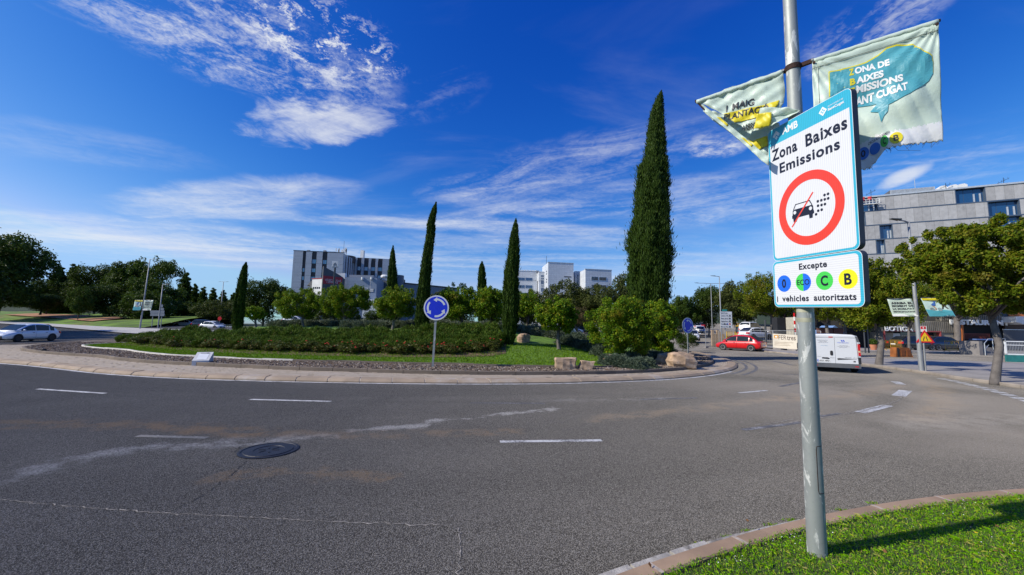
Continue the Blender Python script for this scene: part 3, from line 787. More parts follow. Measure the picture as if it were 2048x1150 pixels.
while k < len(PK) - 3 and PK[k][0] < 40:
    mb = MB(); V = []
    for i in (k, k + 1, k + 2):
        for d, z in ((.0, -.05), (.0, .11), (.02, .13), (.25, .13), (.25, -.05)):
            f = .012 if i == k else (-.012 if i == k + 2 else 0); t = unit((PK[min(i + 1, len(PK) - 1)] - PK[max(i - 1, 0)]))
            p = PK[i] + NK[i] * d + t * f; V.append((p[0], p[1], float(rise(p[0], p[1])) + z + (0)))
    n = 5; mb.add(V, [(j * n + i, (j + 1) * n + i, (j + 1) * n + i + 1, j * n + i + 1) for j in (0, 1) for i in range(4)] + [(0, 1, 2, 3, 4), (14, 13, 12, 11, 10)])
    mb.build('kerb_stone', M_PKERB, pkerb); k += 2
# a red line painted along the kerb beside the works
M_RED = paintmat('red_road_paint', .06, (.42, .05, .05))
strip('red_line', [p - NK[i] * .22 for i, p in enumerate(PK) if 1380 < 1e9 and i < 36 and i > 2], .13, M_RED, road)
# shop lane lies parallel to the shop front
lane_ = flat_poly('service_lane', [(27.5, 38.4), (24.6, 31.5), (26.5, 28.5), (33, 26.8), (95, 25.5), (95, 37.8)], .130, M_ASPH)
flat_poly('lane_edge', [(24.2, 31.5), (26.2, 28.1), (33, 26.4), (95, 25.1), (95, 25.5), (33, 26.8), (26.5, 28.5), (24.6, 31.5)], .136, M_PALE)
M_SHOPK = pbr('shop_kerb', (.33, .30, .27), .9, var=.15)
shopk = MB().box((61.2, 38.6, .12), (67.6, .3, .13)).build('shop_kerb', M_JOINT, None, 'structure')
for k in range(46):
    MB().box((28.2 + k * 1.0, 38.6, .12), (.98, .32, .15)).build('kerb_stone', M_SHOPK, shopk)
flat_poly('shop_pavement', [(27.5, 38.8), (95, 38.8), (95, 49), (27, 49)], .245, M_PAVE)
# paving joints of the near right pavement: slabs seen from the road edge (real grooves as thin dark strips between slabs)
for i in range(2, len(PK) - 2, 2):
    if 20 < PK[i][1] or PK[i][0] > 26: continue
# ------------------------------------------------------------------ left: far pavement and bank
M_BANK = pbr('bank_grass', (.095, .17, .010), .95, var=.5, nscale=.35, bump=1.0, bscale=4, dirt=((.42, .20, .09), .05, .52))
fk = [(-190, 108), (-146, 95), (-101.6, 79), (-79, 69), (-53.2, 54), (-44, 50), (-37, 50)]
ff_ = [(-34, 62), (-44, 63), (-68.6, 69.6), (-93, 81), (-119, 92.7), (-165, 107), (-205, 120)]
def lift(x, y, z): return (x, y, float(rise(x, y)) + z)
V = [lift(*p, .14) for p in fk] + [lift(*p, .15) for p in ff_[::-1]]; n = len(fk)
fp = MB().add(V, [(i, i + 1, n + i + 1, n + i) for i in range(n - 1)]).build('far_pavement', M_PALE, None, 'structure')
nx = 40; rows = []
top = [np.array(p, float) for p in ff_[:1:-1]] + [np.array([-66.0, 72.0])]
dl = np.r_[0, np.cumsum([np.linalg.norm(top[i + 1] - top[i]) for i in range(len(top) - 1)])]
V = []; NB_ = 60; NR_ = 26
for i in range(NB_):
    s = dl[-1] * i / (NB_ - 1); p = np.array([np.interp(s, dl, [t[k] for t in top]) for k in range(2)])
    for j in range(NR_):
        d = 80 * (j / (NR_ - 1)) ** 1.6; x, y = p[0] * (1 + d * .004), p[1] + d
        zz = float(rise(p[0], p[1])) + .12 + 3.6 * (1 - math.exp(-d / 24)) * (1.0 if x < -40 else max(.3, (-x - 8) / 32)) + .25 * math.sin(x * .21) * min(1, d / 8) * math.cos(y * .17)
        V.append((x, y, zz))
mb = MB(); mb.add(V, [(i * NR_ + j, (i + 1) * NR_ + j, (i + 1) * NR_ + j + 1, i * NR_ + j + 1) for i in range(NB_ - 1) for j in range(NR_ - 1)])
bank = mb.build('grass_bank', M_BANK, None, 'structure', smooth=True)
def bankh(x, y):
    p = np.array([np.interp(x, [t[0] for t in top], [t[k] for t in top]) for k in range(2)]); d = max(0, y - p[1])
    return float(rise(p[0], p[1])) + .12 + 3.6 * (1 - math.exp(-d / 24)) * (1.0 if x < -40 else max(.3, (-x - 8) / 32))
pth = [(30, 112), (90, 104), (140, 96), (182, 88), (215, 84)]; V = []
for px_, Y in pth:
    p = P(px_, 640, Y)
    for d in (-3.0, 0, 3.0, 5.0): V.append((p[0], Y + d, bankh(p[0], Y + d) + .30))
MB().add(V, [(i * 4 + j, (i + 1) * 4 + j, (i + 1) * 4 + j + 1, i * 4 + j + 1) for i in range(4) for j in range(3)]).build('earth_path', pbr('red_earth', (.36, .17, .085), .95, var=.3, nscale=.5), None, 'structure', smooth=True)
# ------------------------------------------------------------------ the lamp column in the foreground
def galvan(name, base=(.35, .37, .355), worn=(.70, .70, .66), sc=9.0, rough=.45, metal=.35):
    m, q = newmat(name); tc = q.n('ShaderNodeTexCoord').outputs['Object']
    st = q.n('ShaderNodeMapping', None, Vector=tc, Scale=(1, 1, .35)).outputs[0]
    n1 = q.noise(st, sc, 5.0, .7, .8); n2 = q.noise(tc, sc * 4, 3.0, .6); n3 = q.noise(tc, 1.3, 3.0, .5)
    c = q.mix(q.step(n3, .3, .7), tuple(x * .82 for x in base), base)
    c = q.mix(q.m('MULTIPLY', q.step(n1, .55, .61), .85), c, worn)
    c = q.mix(q.m('MULTIPLY', q.step(n2, .5, .8), .3), c, tuple(x * .6 for x in base))
    b = q.n('ShaderNodeBsdfPrincipled', None, Base_Color=c, Metallic=metal, Roughness=q.m('ADD', rough, q.m('MULTIPLY', n1, .25)))
    bn = q.n('ShaderNodeBump', None, Strength=.12, Height=n2); bn.inputs['Distance'].default_value = .004; q.put(b.inputs['Normal'], bn.outputs[0])
    q.n('ShaderNodeOutputMaterial', None, Surface=b); return m
M_GALV = galvan('galvanised_steel'); M_GALV2 = galvan('street_pole_grey', (.34, .35, .36), (.42, .42, .42), 5.0, .5, .4)
M_RUST = pbr('rusty_iron', (.055, .026, .018), .75, .4, var=.5, nscale=30, bump=.4, bscale=120)
M_DKPOLE = pbr('dark_pole_paint', (.06, .065, .07), .5, .2)
SX = unit([0.1447, -0.9883, -0.0477]); SDn = unit([0.0314, 0.0528, -0.9981]); SUPV = -SDn; SN = unit(np.cross(SX, SUPV))  # face normal
PB = np.array([2.4934, 3.3999, .085])
pole = thing('lamp_column', 'galvanised lamp column standing in the near verge, carrying the zone signs', 'lamp post', PB)
def pax(t): return PB + SUPV * t
mb = MB(); ts_ = [-.05, 0, 1, 2, 3, 4, 4.2, 6, 8]; R0 = .068
mb.tube([pax(t) for t in ts_], [R0 - .0042 * t if t > 0 else R0 for t in ts_], 40, caps=True); sh = mb.build('shaft', M_GALV, pole, smooth=True)
mb = MB(); mb.tube([pax(7.96), pax(8.1)], .05, 16); mb.tube([pax(8.06), pax(8.12) + np.array([-.5, .6, .10]), pax(8.1) + np.array([-.8, .95, .13])], .03, 10); mb.build('lamp_arm', M_GALV, pole)
mb = MB(); c_ = pax(8.1) + np.array([-.95, 1.15, .15]); mb.obox(c_ + np.array([-.1, -.35, -.04]), (.25, -.2, 0), (.35, .45, 0), (0, 0, .09)); mb.build('lamp_head', M_GALV2, pole)
# access door on the shaft: a thin curved plate with a groove round it
view_a = math.atan2(-PB[1], -PB[0])
def on_shaft(t, a, off):
    u = unit(np.cross(SUPV, (0, 0, 1)) if False else np.array([1, 0, 0]) - SUPV * SUPV[0]); w = np.cross(SUPV, u)
    return pax(t) + (u * math.cos(a) + w * math.sin(a)) * (R0 - .0042 * t + off)
a0, a1 = view_a + .42, view_a + 1.35
def plate(t0, t1, b0, b1, off, mat, name):
    mb = MB(); K = 9; V = [on_shaft(t, b0 + (b1 - b0) * k / (K - 1), off) for t in (t0, t1) for k in range(K)]
    mb.add(V, [(k, k + 1, K + k + 1, K + k) for k in range(K - 1)]); return mb.build(name, mat, pole, smooth=True)
mb = MB()
path = [on_shaft(.50, a0 + .08, .001), on_shaft(.53, a0, .001), on_shaft(.84, a0, .001), on_shaft(.87, a0 + .08, .001)] + [on_shaft(.87, a0 + .08 + k * .15, .001) for k in range(1, 6)]
path = [on_shaft(.50, a0 + .08 + k * .15, .001) for k in range(5, 0, -1)] + path
mb.tube(path, .0022, 5); mb.build('door_seam', M_RUST, pole)
plate(.505, .865, a0 + .06, a0 + .85, .0015, M_GALV, 'access_door')
# old tape marks
M_TAPE = pbr('yellowed_tape', (.50, .46, .25), .7, var=.3, nscale=12)
for t in (1.86, 1.94):
    mb = MB(); mb.tube([pax(t), pax(t + .035)], [R0 - .0042 * t + .0007] * 2, 40, caps=False); mb.build('tape_band', pbr('tape_residue', (.42, .41, .30), .6, .3, var=.2, nscale=10), pole, smooth=True)

# ------------------------------------------------------------------ the two zone signs
S_ = .76
SO = np.array([2.9862, 4.4923, 2.3516]) * S_ + np.array([0, 0, CAMH])     # top left corner of the upper panel
Mrot = Matrix((tuple(SX), tuple(-SN), tuple(SUPV))).transposed()          # local x right, y into the sign, z up
def retro(name, col, vertical=True):
    "retroreflective sheeting with its fine ribs"
    m, q = newmat(name); tc = q.n('ShaderNodeTexCoord').outputs['Object']
    sp = q.n('ShaderNodeSeparateXYZ', None, Vector=tc).outputs[0 if vertical else 2]
    wv = q.m('SINE', q.m('MULTIPLY', sp, 2 * math.pi / .0165)); st = q.step(wv, .2, .9)
    c = q.mix(st, col, tuple(x * .86 for x in col))
    c = q.mix(q.m('MULTIPLY', q.step(q.noise(tc, 4, 4, .6), .4, .8), .12), c, tuple(x * .8 for x in col))
    b = q.n('ShaderNodeBsdfPrincipled', None, Base_Color=c, Roughness=.28); b.inputs['Specular IOR Level'].default_value = .5
    q.n('ShaderNodeOutputMaterial', None, Surface=b); return m
SW_ = retro('sheeting_white', (.72, .72, .74)); ST_ = retro('sheeting_teal', (.045, .43, .60)); SR_ = retro('sheeting_red', (.80, .055, .03))
SW2 = retro('sheeting_white_low', (.72, .72, .74), False); ST2 = retro('sheeting_teal_low', (.045, .43, .60), False)
SBL = retro('sheeting_blue', (.02, .15, .75), False); SGR = retro('sheeting_green', (.07, .62, .09), False); SYE = retro('sheeting_yellow', (.85, .82, .02), False)
M_INK = pbr('black_ink', (.012, .013, .028), .4, var=.05); M_WHINK = pbr('white_ink', (.78, .80, .82), .4, var=.03)
M_ALU = pbr('sign_back_grey', (.16, .17, .19), .45, .5); M_ALUE = pbr('sign_edge_dark', (.055, .06, .075), .5, .3)
def rrect(x0, z0, x1, z1, r, n=6):
    P_ = []
    for cx, cz, s in ((x1 - r, z1 - r, 0), (x0 + r, z1 - r, 1), (x0 + r, z0 + r, 2), (x1 - r, z0 + r, 3)):
        for k in range(n + 1):
            a = math.pi / 2 * (s + k / n); P_.append((cx + r * math.cos(a), cz + r * math.sin(a)))
    return P_
def circle(cx, cz, r, n=40, a0=0, a1=2 * math.pi): return [(cx + r * math.cos(a0 + (a1 - a0) * k / n), cz + r * math.sin(a0 + (a1 - a0) * k / n)) for k in range(n)]
EX, EZ, EY = (1, 0, 0), (0, 0, 1), (0, 1, 0)
def sheet(parent, name, poly, y, mat, th=.0004):
    "flat print: a thin sheet facing -y"
    return MB().prism(poly, (0, y, 0), EX, EZ, EY, th).build(name, mat, parent, world=False)
def ringpoly(parent, name, cx, cz, r1, r0, y, mat, n=48, a0=0, a1=2 * math.pi):
    mb = MB(); V = []
    for k in range(n + 1):
        a = a0 + (a1 - a0) * k / n; V += [(cx + r1 * math.cos(a), y, cz + r1 * math.sin(a)), (cx + r0 * math.cos(a), y, cz + r0 * math.sin(a))]
    mb.add(V, [(2 * k, 2 * k + 1, 2 * k + 3, 2 * k + 2) for k in range(n)]); return mb.build(name, mat, parent, world=False)
def sign_root(name, label, cat, org):
    t_ = thing(name, label, cat, org); t_.rotation_mode = 'QUATERNION'; t_.rotation_quaternion = Mrot.to_quaternion(); return t_
Wd, Hd = S_, 1.5328 * S_
zs = sign_root('zone_sign', 'large white and teal low emission zone panel reading Zona Baixes Emissions', 'traffic sign', SO)
Z = lambda d: -d * S_                           # depth below the top edge, in panel widths
mb = MB(); mb.prism(rrect(0, -Hd, Wd, 0, .045), (0, .004, 0), EX, EZ, EY, .046, 1); mb.build('sign_box', [M_ALU, M_ALUE], zs, world=False)
sheet(zs, 'sign_border', rrect(.003, -Hd + .003, Wd - .003, -.003, .043), .0032, ST_)
MB().prism(rrect(.0, -Hd, Wd, 0, .045), (0, .0036, 0), EX, EZ, EY, .0003).build('sign_rim', M_WHINK, zs, world=False)
hd = Z(.19)
sheet(zs, 'sign_field', [(Wd - .02, hd), (.02, hd)] + [p for p in rrect(.02, -Hd + .02, Wd - .02, .2, .035) if p[1] < hd][0:], .0024, SW_)
U = lambda u: u * S_
ringpoly(zs, 'prohibition_ring', U(.4973), Z(1.026), U(.3864), U(.2925), .0016, SR_, 72)
put_text_box('AMB', M_WHINK, zs, U(.312), Z(.1185), U(.205), U(.072), .0018, .03)
A_ = [(.074, .088), (.125, .036), (.176, .088), (.153, .110), (.126, .081), (.097, .110)]
sheet(zs, 'emblem', [(U(x), Z(y)) for x, y in A_], .0022, M_WHINK)
sheet(zs, 'emblem', [(U(x), Z(y)) for x, y in [(.103, .118), (.126, .096), (.149, .118), (.126, .142)]], .0022, M_WHINK)
sheet(zs, 'emblem', [(U(x), Z(y)) for x, y in [(.663, .097), (.708, .050), (.753, .097), (.708, .145)]], .0022, M_WHINK)
for dx, dy in ((0, -.022), (0, .022), (-.022, 0), (.022, 0)):
    sheet(zs, 'emblem_mark', circle(U(.708 + dx * .7), Z(.097 + dy * .7), U(.008), 8), .0016, ST_)
put_text_box('SantCugat', M_WHINK, zs, U(.845), Z(.121), U(.165), U(.024), .0018, .03)
put_text_box('AJUNTAMENT DE', M_WHINK, zs, U(.842), Z(.084), U(.160), U(.014), .0018)
put_text_box('Zona', M_INK, zs, U(.222), Z(.368), U(.345), U(.120), .0018, .032, 1.12)
put_text_box('Baixes', M_INK, zs, U(.722), Z(.374), U(.450), U(.120), .0018, .032, 1.12)
put_text_box('Emissions', M_INK, zs, U(.508), Z(.540), U(.715), U(.105), .0018, .032, 1.12)
def zsheet(name, pts, y, mat): return sheet(zs, name, [(U(a), Z(b_)) for a, b_ in pts], y, mat)
# car pictogram
zsheet('car_symbol', [(.298, 1.012), (.310, 1.002), (.535, 1.002), (.547, 1.014), (.550, 1.062), (.556, 1.066), (.556, 1.096), (.541, 1.098), (.536, 1.139), (.498, 1.139), (.494, 1.097), (.345, 1.097), (.341, 1.139), (.303, 1.139), (.299, 1.098), (.286, 1.096), (.286, 1.066), (.294, 1.062)], .0020, M_INK)
for a in ([(.303, 1.002), (.334, .946), (.344, .952), (.314, 1.002)], [(.540, 1.002), (.512, .946), (.502, .952), (.529, 1.002)], [(.334, .946), (.512, .946), (.506, .956), (.340, .956)]):
    zsheet('car_symbol', a, .0020, M_INK)
for u in (.3235, .5165): sheet(zs, 'car_symbol_light', circle(U(u), Z(1.036), U(.019), 16), .0014, SW_)
for u, v in [(.68, .942), (.718, .941), (.603, .985), (.642, .985), (.680, .986), (.717, .986), (.603, 1.031), (.642, 1.033), (.679, 1.034), (.602, 1.082), (.641, 1.081), (.576, 1.113)]:
    sheet(zs, 'smoke_dot', circle(U(u), Z(v), U(.0145), 14), .0020, M_INK)
zsheet('prohibition_slash', [(.548, .870), (.560, .879), (.287, 1.190), (.275, 1.181)], .0008, SR_)

LO = SO + SX * U(-.0139) - SUPV * U(1.5397)
zl = sign_root('zone_exception_plate', 'smaller white plate below the zone panel reading Excepte i vehicles autoritzats', 'traffic sign', LO)
Wl, Hl = U(1.0285), U(.5243)
MB().prism(rrect(0, -Hl, Wl, 0, .045), (0, .004, 0), EX, EZ, EY, .046, 1).build('sign_box', [M_ALU, M_ALUE], zl, world=False)
MB().prism(rrect(0, -Hl, Wl, 0, .045), (0, .0036, 0), EX, EZ, EY, .0003).build('sign_rim', M_WHINK, zl, world=False)
sheet(zl, 'sign_border', rrect(.003, -Hl + .003, Wl - .003, -.003, .043), .0032, ST2)
sheet(zl, 'sign_field', rrect(.018, -Hl + .02, Wl - .026, -.02, .03), .0024, SW2)
lx = lambda u: U(u + .0139); lz = lambda v: -U(v - 1.5397)
put_text_box('Excepte', M_INK, zl, lx(.504), lz(1.661), U(.325), U(.062), .0016, .030, 1.1)
put_text_box('i', M_INK, zl, lx(.036), lz(2.002), U(.014), U(.062), .0016, .04)
put_text_box('vehicles', M_INK, zl, lx(.272), lz(1.999), U(.342), U(.062), .0016, .030, 1.1)
put_text_box('autoritzats', M_INK, zl, lx(.722), lz(1.997), U(.442), U(.062), .0016, .030, 1.1)
for u, mat, ch, w, h in ((.136, SBL, '0', .055, .088), (.385, None, 'ECO', .150, .055), (.629, SGR, 'C', .080, .095), (.871, SYE, 'B', .072, .100)):
    if mat: sheet(zl, 'badge_disc', circle(lx(u), lz(1.799), U(.0935), 40), .0020, mat)
    else:
        sheet(zl, 'badge_half', circle(lx(u), lz(1.799), U(.0935), 24, math.pi / 2, 3 * math.pi / 2) + [(lx(u), lz(1.799) - U(.0935))], .0020, SGR)
        sheet(zl, 'badge_half', circle(lx(u), lz(1.799), U(.0935), 24, -math.pi / 2, math.pi / 2) + [(lx(u), lz(1.799) + U(.0935))], .0020, SBL)
    put_text_box(ch, M_INK, zl, lx(u) , lz(1.799) - U(h) / 2, U(w), U(h), .0014, .034 if ch != 'ECO' else .015)
# clamps holding both panels to the column
for v in (.35, 1.2, 1.8):
    p_ = SO + SX * U(.5) - SUPV * U(v); tt = (p_ - PB) @ SUPV; c_ = pax(tt)
    par = zs if v < 1.5 else zl
    mb = MB(); mb.tube([c_ - SUPV * .02, c_ + SUPV * .02], R0 - .0042 * tt + .006, 24); mb.obox(c_ - SUPV * .018 + SX * -.2, SX * .4, SN * (((SO - c_) @ SN) - .052), SUPV * .036)
    o_ = mb.build('clamp', M_GALV2, None)
    o_.parent = par; o_.matrix_parent_inverse = (Matrix.Translation(par.location) @ Mrot.to_4x4()).inverted()

# ------------------------------------------------------------------ banner arms and banners
BT = 4.02
AB = pax(BT); AD = unit([.83, -.555, -.02])
# refine the arm direction from its two ends seen in the sky
def arm_point(px_):
    best = min(np.arange(-1.6, 1.6, .002), key=lambda s_: abs(pxl(AB + AD * s_)[0] - px_)); return AB + AD * best
def pxl(p):
    q_ = np.array(p, float) - np.array([0, 0, CAMH]); d = q_[0] * RTC + q_[1] * FWC + q_[2] * UPC
    return np.array([CX + F * d[0] / d[2], CY + F * d[1] / d[2]])
AN = unit(np.cross(AD, (0, 0, 1)));  AN = AN if AN @ np.array([0, -1, 0]) > 0 or AN[0] < 0 else -AN       # towards the viewer and the sun
if AN @ (np.array([0, 0, CAMH]) - AB) < 0: AN = -AN
rTL, rTR, rBR = HP(1624, 122, AB, AN), HP(1876, 42, AB, AN), HP(1888, 279, AB, AN)
lTR, lTL = HP(1566, 143, AB, AN), HP(1393, 203, AB, AN)
arm = thing('banner_bracket', 'rusty iron bracket clamped round the lamp column with two banner rods', 'bracket', AB)
mb = MB(); rr = R0 - .0042 * BT
mb.tube([AB - SUPV * .022, AB + SUPV * .022], rr + .006, 24)
for s_, e in ((1, rTL), (-1, lTR)):
    d_ = unit(e - AB); mb.obox(AB + d_ * (rr) - SUPV * .016 - AN * .012, d_ * (np.linalg.norm(e - AB) - rr + .01), AN * .024, SUPV * .032)
mb.build('clamp', M_RUST, arm)
for a_, b_ in ((rTL, rTR), (lTR, lTL)):
    mb = MB(); d_ = unit(b_ - a_); mb.tube([a_ - d_ * .03, b_ + d_ * .012], .011, 10); mb.build('rod', M_RUST, arm, smooth=True)
for e in (rTL, lTR):
    mb = MB(); mb.tube([e - AN * .018, e + AN * .024], .009, 8); mb.build('bolt', M_GALV2, arm)
def clothmat(name, col, trans=.25):
    m, q = newmat(name); tc = q.n('ShaderNodeTexCoord').outputs['Object']
    c = q.mix(q.m('MULTIPLY', q.step(q.noise(tc, 6.0, 5.0, .65), .5, .8), .35), col, tuple(x * .78 for x in col))
    b = q.n('ShaderNodeBsdfPrincipled', None, Base_Color=c, Roughness=.42)
    bn = q.n('ShaderNodeBump', None, Strength=.35, Height=q.noise(tc, 22, 4, .6, .6)); bn.inputs['Distance'].default_value = .01; q.put(b.inputs['Normal'], bn.outputs[0])
    tr = q.n('ShaderNodeBsdfTranslucent', None, Color=c)
    q.n('ShaderNodeOutputMaterial', None, Surface=q.n('ShaderNodeMixShader', None, _0=trans, _1=b, _2=tr)); return m
C_MINT = clothmat('banner_mint', (.66, .77, .67)); C_TEAL = clothmat('banner_teal', (.10, .42, .52)); C_WHITE = clothmat('banner_white', (.88, .88, .88)); C_YEL = clothmat('banner_yellow', (.85, .72, .03))
C_INK = clothmat('banner_ink', (.035, .035, .04), .05); C_GRN = clothmat('banner_green', (.10, .60, .10)); C_BLU = clothmat('banner_blue', (.08, .25, .75)); C_LET = clothmat('banner_letter_white', (.86, .86, .84), .1)
rax = rTR - rTL; rW = np.linalg.norm(rax); rax = rax / rW; rdn = rBR - rTR; rH = np.linalg.norm(rdn); rdn = rdn / rH
def smooth(x, a, b_): t_ = np.clip((x - a) / (b_ - a), 0, 1); return t_ * t_ * (3 - 2 * t_)
def bot(u):
    "torn lower edge, as a share of the height"
    return np.interp(u, [0, .28, .34, .40, .46, .52, .56, .64, 1.0], [1.0, 1.06, 1.10, 1.12, 1.12, 1.06, 1.005, 1.0, 1.0]) + .006 * np.sin(u * 140) + .004 * np.sin(u * 391)
def cloth(u, v):
    "right banner: u along the rod, v down"
    u = np.asarray(u, float); v = np.asarray(v, float)
    w = .020 * np.sin(9 * u + 2.0 * v) * smooth(v, 0, .5) + .012 * np.sin(17 * v + 5 * u) * smooth(v, .05, .3) * (1 - .5 * u) + .022 * np.sin(3.2 * u + .5) * v
    w = w + .007 * np.sin(26 * np.arctan2(v + .02, u + .02)) * np.exp(-2.2 * np.hypot(u, v)) + .008 * np.sin(22 * np.arctan2(v + .02, 1.02 - u)) * np.exp(-2.6 * np.hypot(1 - u, v)) + .006 * np.abs(np.sin(23 * u - 9 * v)) * smooth(v, .15, .5)
    w = w + .014 * np.abs(np.sin(7 * (u - v) + .6)) * smooth(v, .1, .4) - .05 * smooth(v, .82, 1.1) * (1 - smooth(u, .45, .62)) + .018 * smooth(v, .0, .05) * (1 - smooth(v, .05, .12))
    return rTL + np.multiply.outer(u * rW, rax) + np.multiply.outer(v * rH, rdn) + np.multiply.outer(w, AN)
bn_r = thing('street_banner', 'pale green cloth banner on the right rod with teal speech bubble and torn lower edge', 'banner', AB)
def cloth_grid(name, parent, f, nu, nv, vb, mats, matf, off=0.0):
    V = []; uv = []
    for i in range(nu + 1):
        for j in range(nv + 1):
            u = i / nu; v = j / nv * vb(u); uv.append((u, v)); V.append(f(u, v) + AN * off)
    mb = MB(); n = nv + 1
    for i in range(nu):
        for j in range(nv):
            a_ = i * n + j; u = (uv[a_][0] + uv[a_ + n][0]) / 2; v = (uv[a_][1] + uv[a_ + 1][1]) / 2
            mb.add([], [])
            mb.f.append((a_ + 0, a_ + 1, a_ + n + 1, a_ + n)); mb.mi.append(matf(u, v))
    mb.v = [tuple(map(float, p)) for p in V]
    o_ = mb.build(name, mats, parent, smooth=True); md = o_.modifiers.new('thickness', 'SOLIDIFY'); md.thickness = .0015; md.offset = -1; return o_
cloth_grid('cloth', bn_r, cloth, 90, 70, bot, [C_MINT, C_WHITE], lambda u, v: 1 if v > .875 - .03 * u + .03 * np.sin(u * 6) * (u < .5) else 0)
def drape(me, name, parent, f, off, cuts=1):
    "lays flat print (x = u metres, z = v metres) on the cloth"
    bm = bmesh.new(); bm.from_mesh(me)
    bmesh.ops.triangulate(bm, faces=bm.faces)
    for k in range(cuts):
        long_ = [e for e in bm.edges if e.calc_length() > (.05 if cuts > 1 else .018)]
        if long_: bmesh.ops.subdivide_edges(bm, edges=long_, cuts=2 if cuts > 1 else 1, use_grid_fill=True); bmesh.ops.triangulate(bm, faces=[f_ for f_ in bm.faces if len(f_.verts) > 3])
    L_ = np.array(wloc(parent))
    for v in bm.verts: v.co = Vector(f(v.co.x, v.co.z) + AN * (off if not callable(off) else off(v.co.x)) - L_)
    bm.to_mesh(me); bm.free(); return link(name, me, parent)
def print_poly(name, parent, f, pts, mat, off, cuts=3):
    mb = MB(); tris = tessellate_polygon([[Vector((x, z, 0)) for x, z in pts]])
    mb.add([(x, 0, z) for x, z in pts], [tuple(t) for t in tris]); return drape(mb.mesh(name, mat), name, parent, f, off, cuts)
def print_text(s, parent, f, u0, v, w, h, mat, off, bold=.02, italic=.0, tilt=0.0):
    me = text_me(s, 1.0, mat, bold=bold, extrude=0.0); xs_ = [v_.co.x for v_ in me.vertices]; a_, b_ = min(xs_), max(xs_)
    for v_ in me.vertices:
        t_ = (v_.co.x - a_) / (b_ - a_); zz = v_.co.z / CAP
        v_.co = (u0 + t_ * w + italic * zz * h, 0, v - zz * h + tilt * t_ * w)
    return drape(me, 'lettering', parent, f, off * .85, 1)
# bubble outline in (u,v): read off the photograph in rod coordinates
def UV(px_, py_):
    p = HP(px_, py_, AB, AN) - rTL; M2 = np.stack([rax * rW, rdn * rH], 1); return tuple(np.linalg.lstsq(M2, p, rcond=None)[0])
z0 = lambda x, y: UV(1380 + x / 3.486, y / 3.486)
bub = [z0(*p) for p in [(972, 512), (1100, 482), (1230, 440), (1310, 395), (1370, 345), (1440, 325), (1550, 322), (1600, 355), (1640, 380), (1680, 398), (1690, 440), (1688, 520), (1660, 570), (1600, 620), (1520, 670), (1430, 720), (1375, 745), (1370, 790), (1345, 820), (1325, 865), (1308, 795), (1252, 790), (1300, 730), (1180, 745), (1050, 750), (972, 700), (975, 600)]]
print_poly('bubble_outline', bn_r, cloth, [((u - .5) * 1.016 + .497, (v - .4) * 1.02 + .392) for u, v in bub[:14] + bub[24:]], C_YEL, .004)
print_poly('speech_bubble', bn_r, cloth, bub, C_TEAL, .006)
def tx(s, a, b_, h, mat=C_LET, off=.010):
    (u0, v0), (u1, v1) = z0(*a), z0(*b_)
    print_text(s, bn_r, cloth, u0, v0, u1 - u0, h, mat, off, .045, .0, (v1 - v0) / (u1 - u0))
tx('Z', (1108, 533), (1142, 524), .056, C_YEL); tx('ONA DE', (1148, 522), (1388, 462), .056)
tx('B', (1112, 607), (1150, 597), .056, C_YEL); tx('AIXES', (1157, 594), (1345, 545), .056)
tx('E', (1112, 672), (1147, 663), .056, C_YEL); tx('MISSIONS', (1155, 655), (1480, 575), .056)
tx('SANT CUGAT', (1135, 740), (1510, 640), .064)
z4 = lambda x, y: UV(1690 + x / 9.752, 230 + y / 9.752)
def disc_at(a, ru, rv, mat, ch):
    u, v = z4(*a); print_poly('badge_disc', bn_r, cloth, [(u + ru * math.cos(t_), v + rv * math.sin(t_)) for t_ in np.linspace(0, 2 * math.pi, 28, endpoint=False)], mat, .006, 2)
    if ch: print_text(ch, bn_r, cloth, u - ru * .38, v + rv * .5, ru * .76, rv * 1.0, C_INK, .010)
disc_at((962, 497), .050, .050, C_YEL, 'B'); disc_at((742, 555), .028, .052, C_GRN, 'C'); disc_at((575, 670), .038, .050, C_BLU, ''); disc_at((358, 745), .046, .055, C_BLU, '0')
(u0, v0), (u1, v1) = z4(450, 600), z4(850, 385); print_text('CIRCULACIÓ PERMESA', bn_r, cloth, u0, v0, u1 - u0, .022, C_INK, .008, .01, 0, (v1 - v0) / (u1 - u0))
# hem stitching and eyelets
for v in (.085,):
    mb = MB(); mb.tube([cloth(u, v) + AN * .004 for u in np.linspace(.0, .995, 60)], .0016, 4); mb.build('hem_seam', C_INK, bn_r)
mb = MB(); mb.tube([cloth(.052, v) + AN * .004 for v in np.linspace(.09, .98, 50)], .0012, 4); mb.build('hem_seam', C_INK, bn_r)
for u in (.015, .985):
    mb = MB(); p = cloth(u, .035); mb.tube([p - AN * .002, p + AN * .010], .010, 10); mb.build('eyelet', M_RUST, bn_r)
# frayed threads
mb = MB(); fr = np.random.default_rng(5)
for k in range(26):
    u = fr.uniform(.3, .99); p = cloth(u, bot(u) - .01); q1 = p + rdn * fr.uniform(.01, .04) + rax * fr.normal(0, .02); mb.tube([p, (p + q1) / 2 + AN * .01, q1], .0011, 4)
for u, L_ in ((.62, .08), (.70, .10)):
    p = cloth(u, bot(u) - .01); mb.tube([p, p + rdn * L_ * .6 + rax * .03, p + rdn * L_ * .8 + rax * .09], .0012, 4)
mb.build('frayed_threads', C_INK, bn_r)

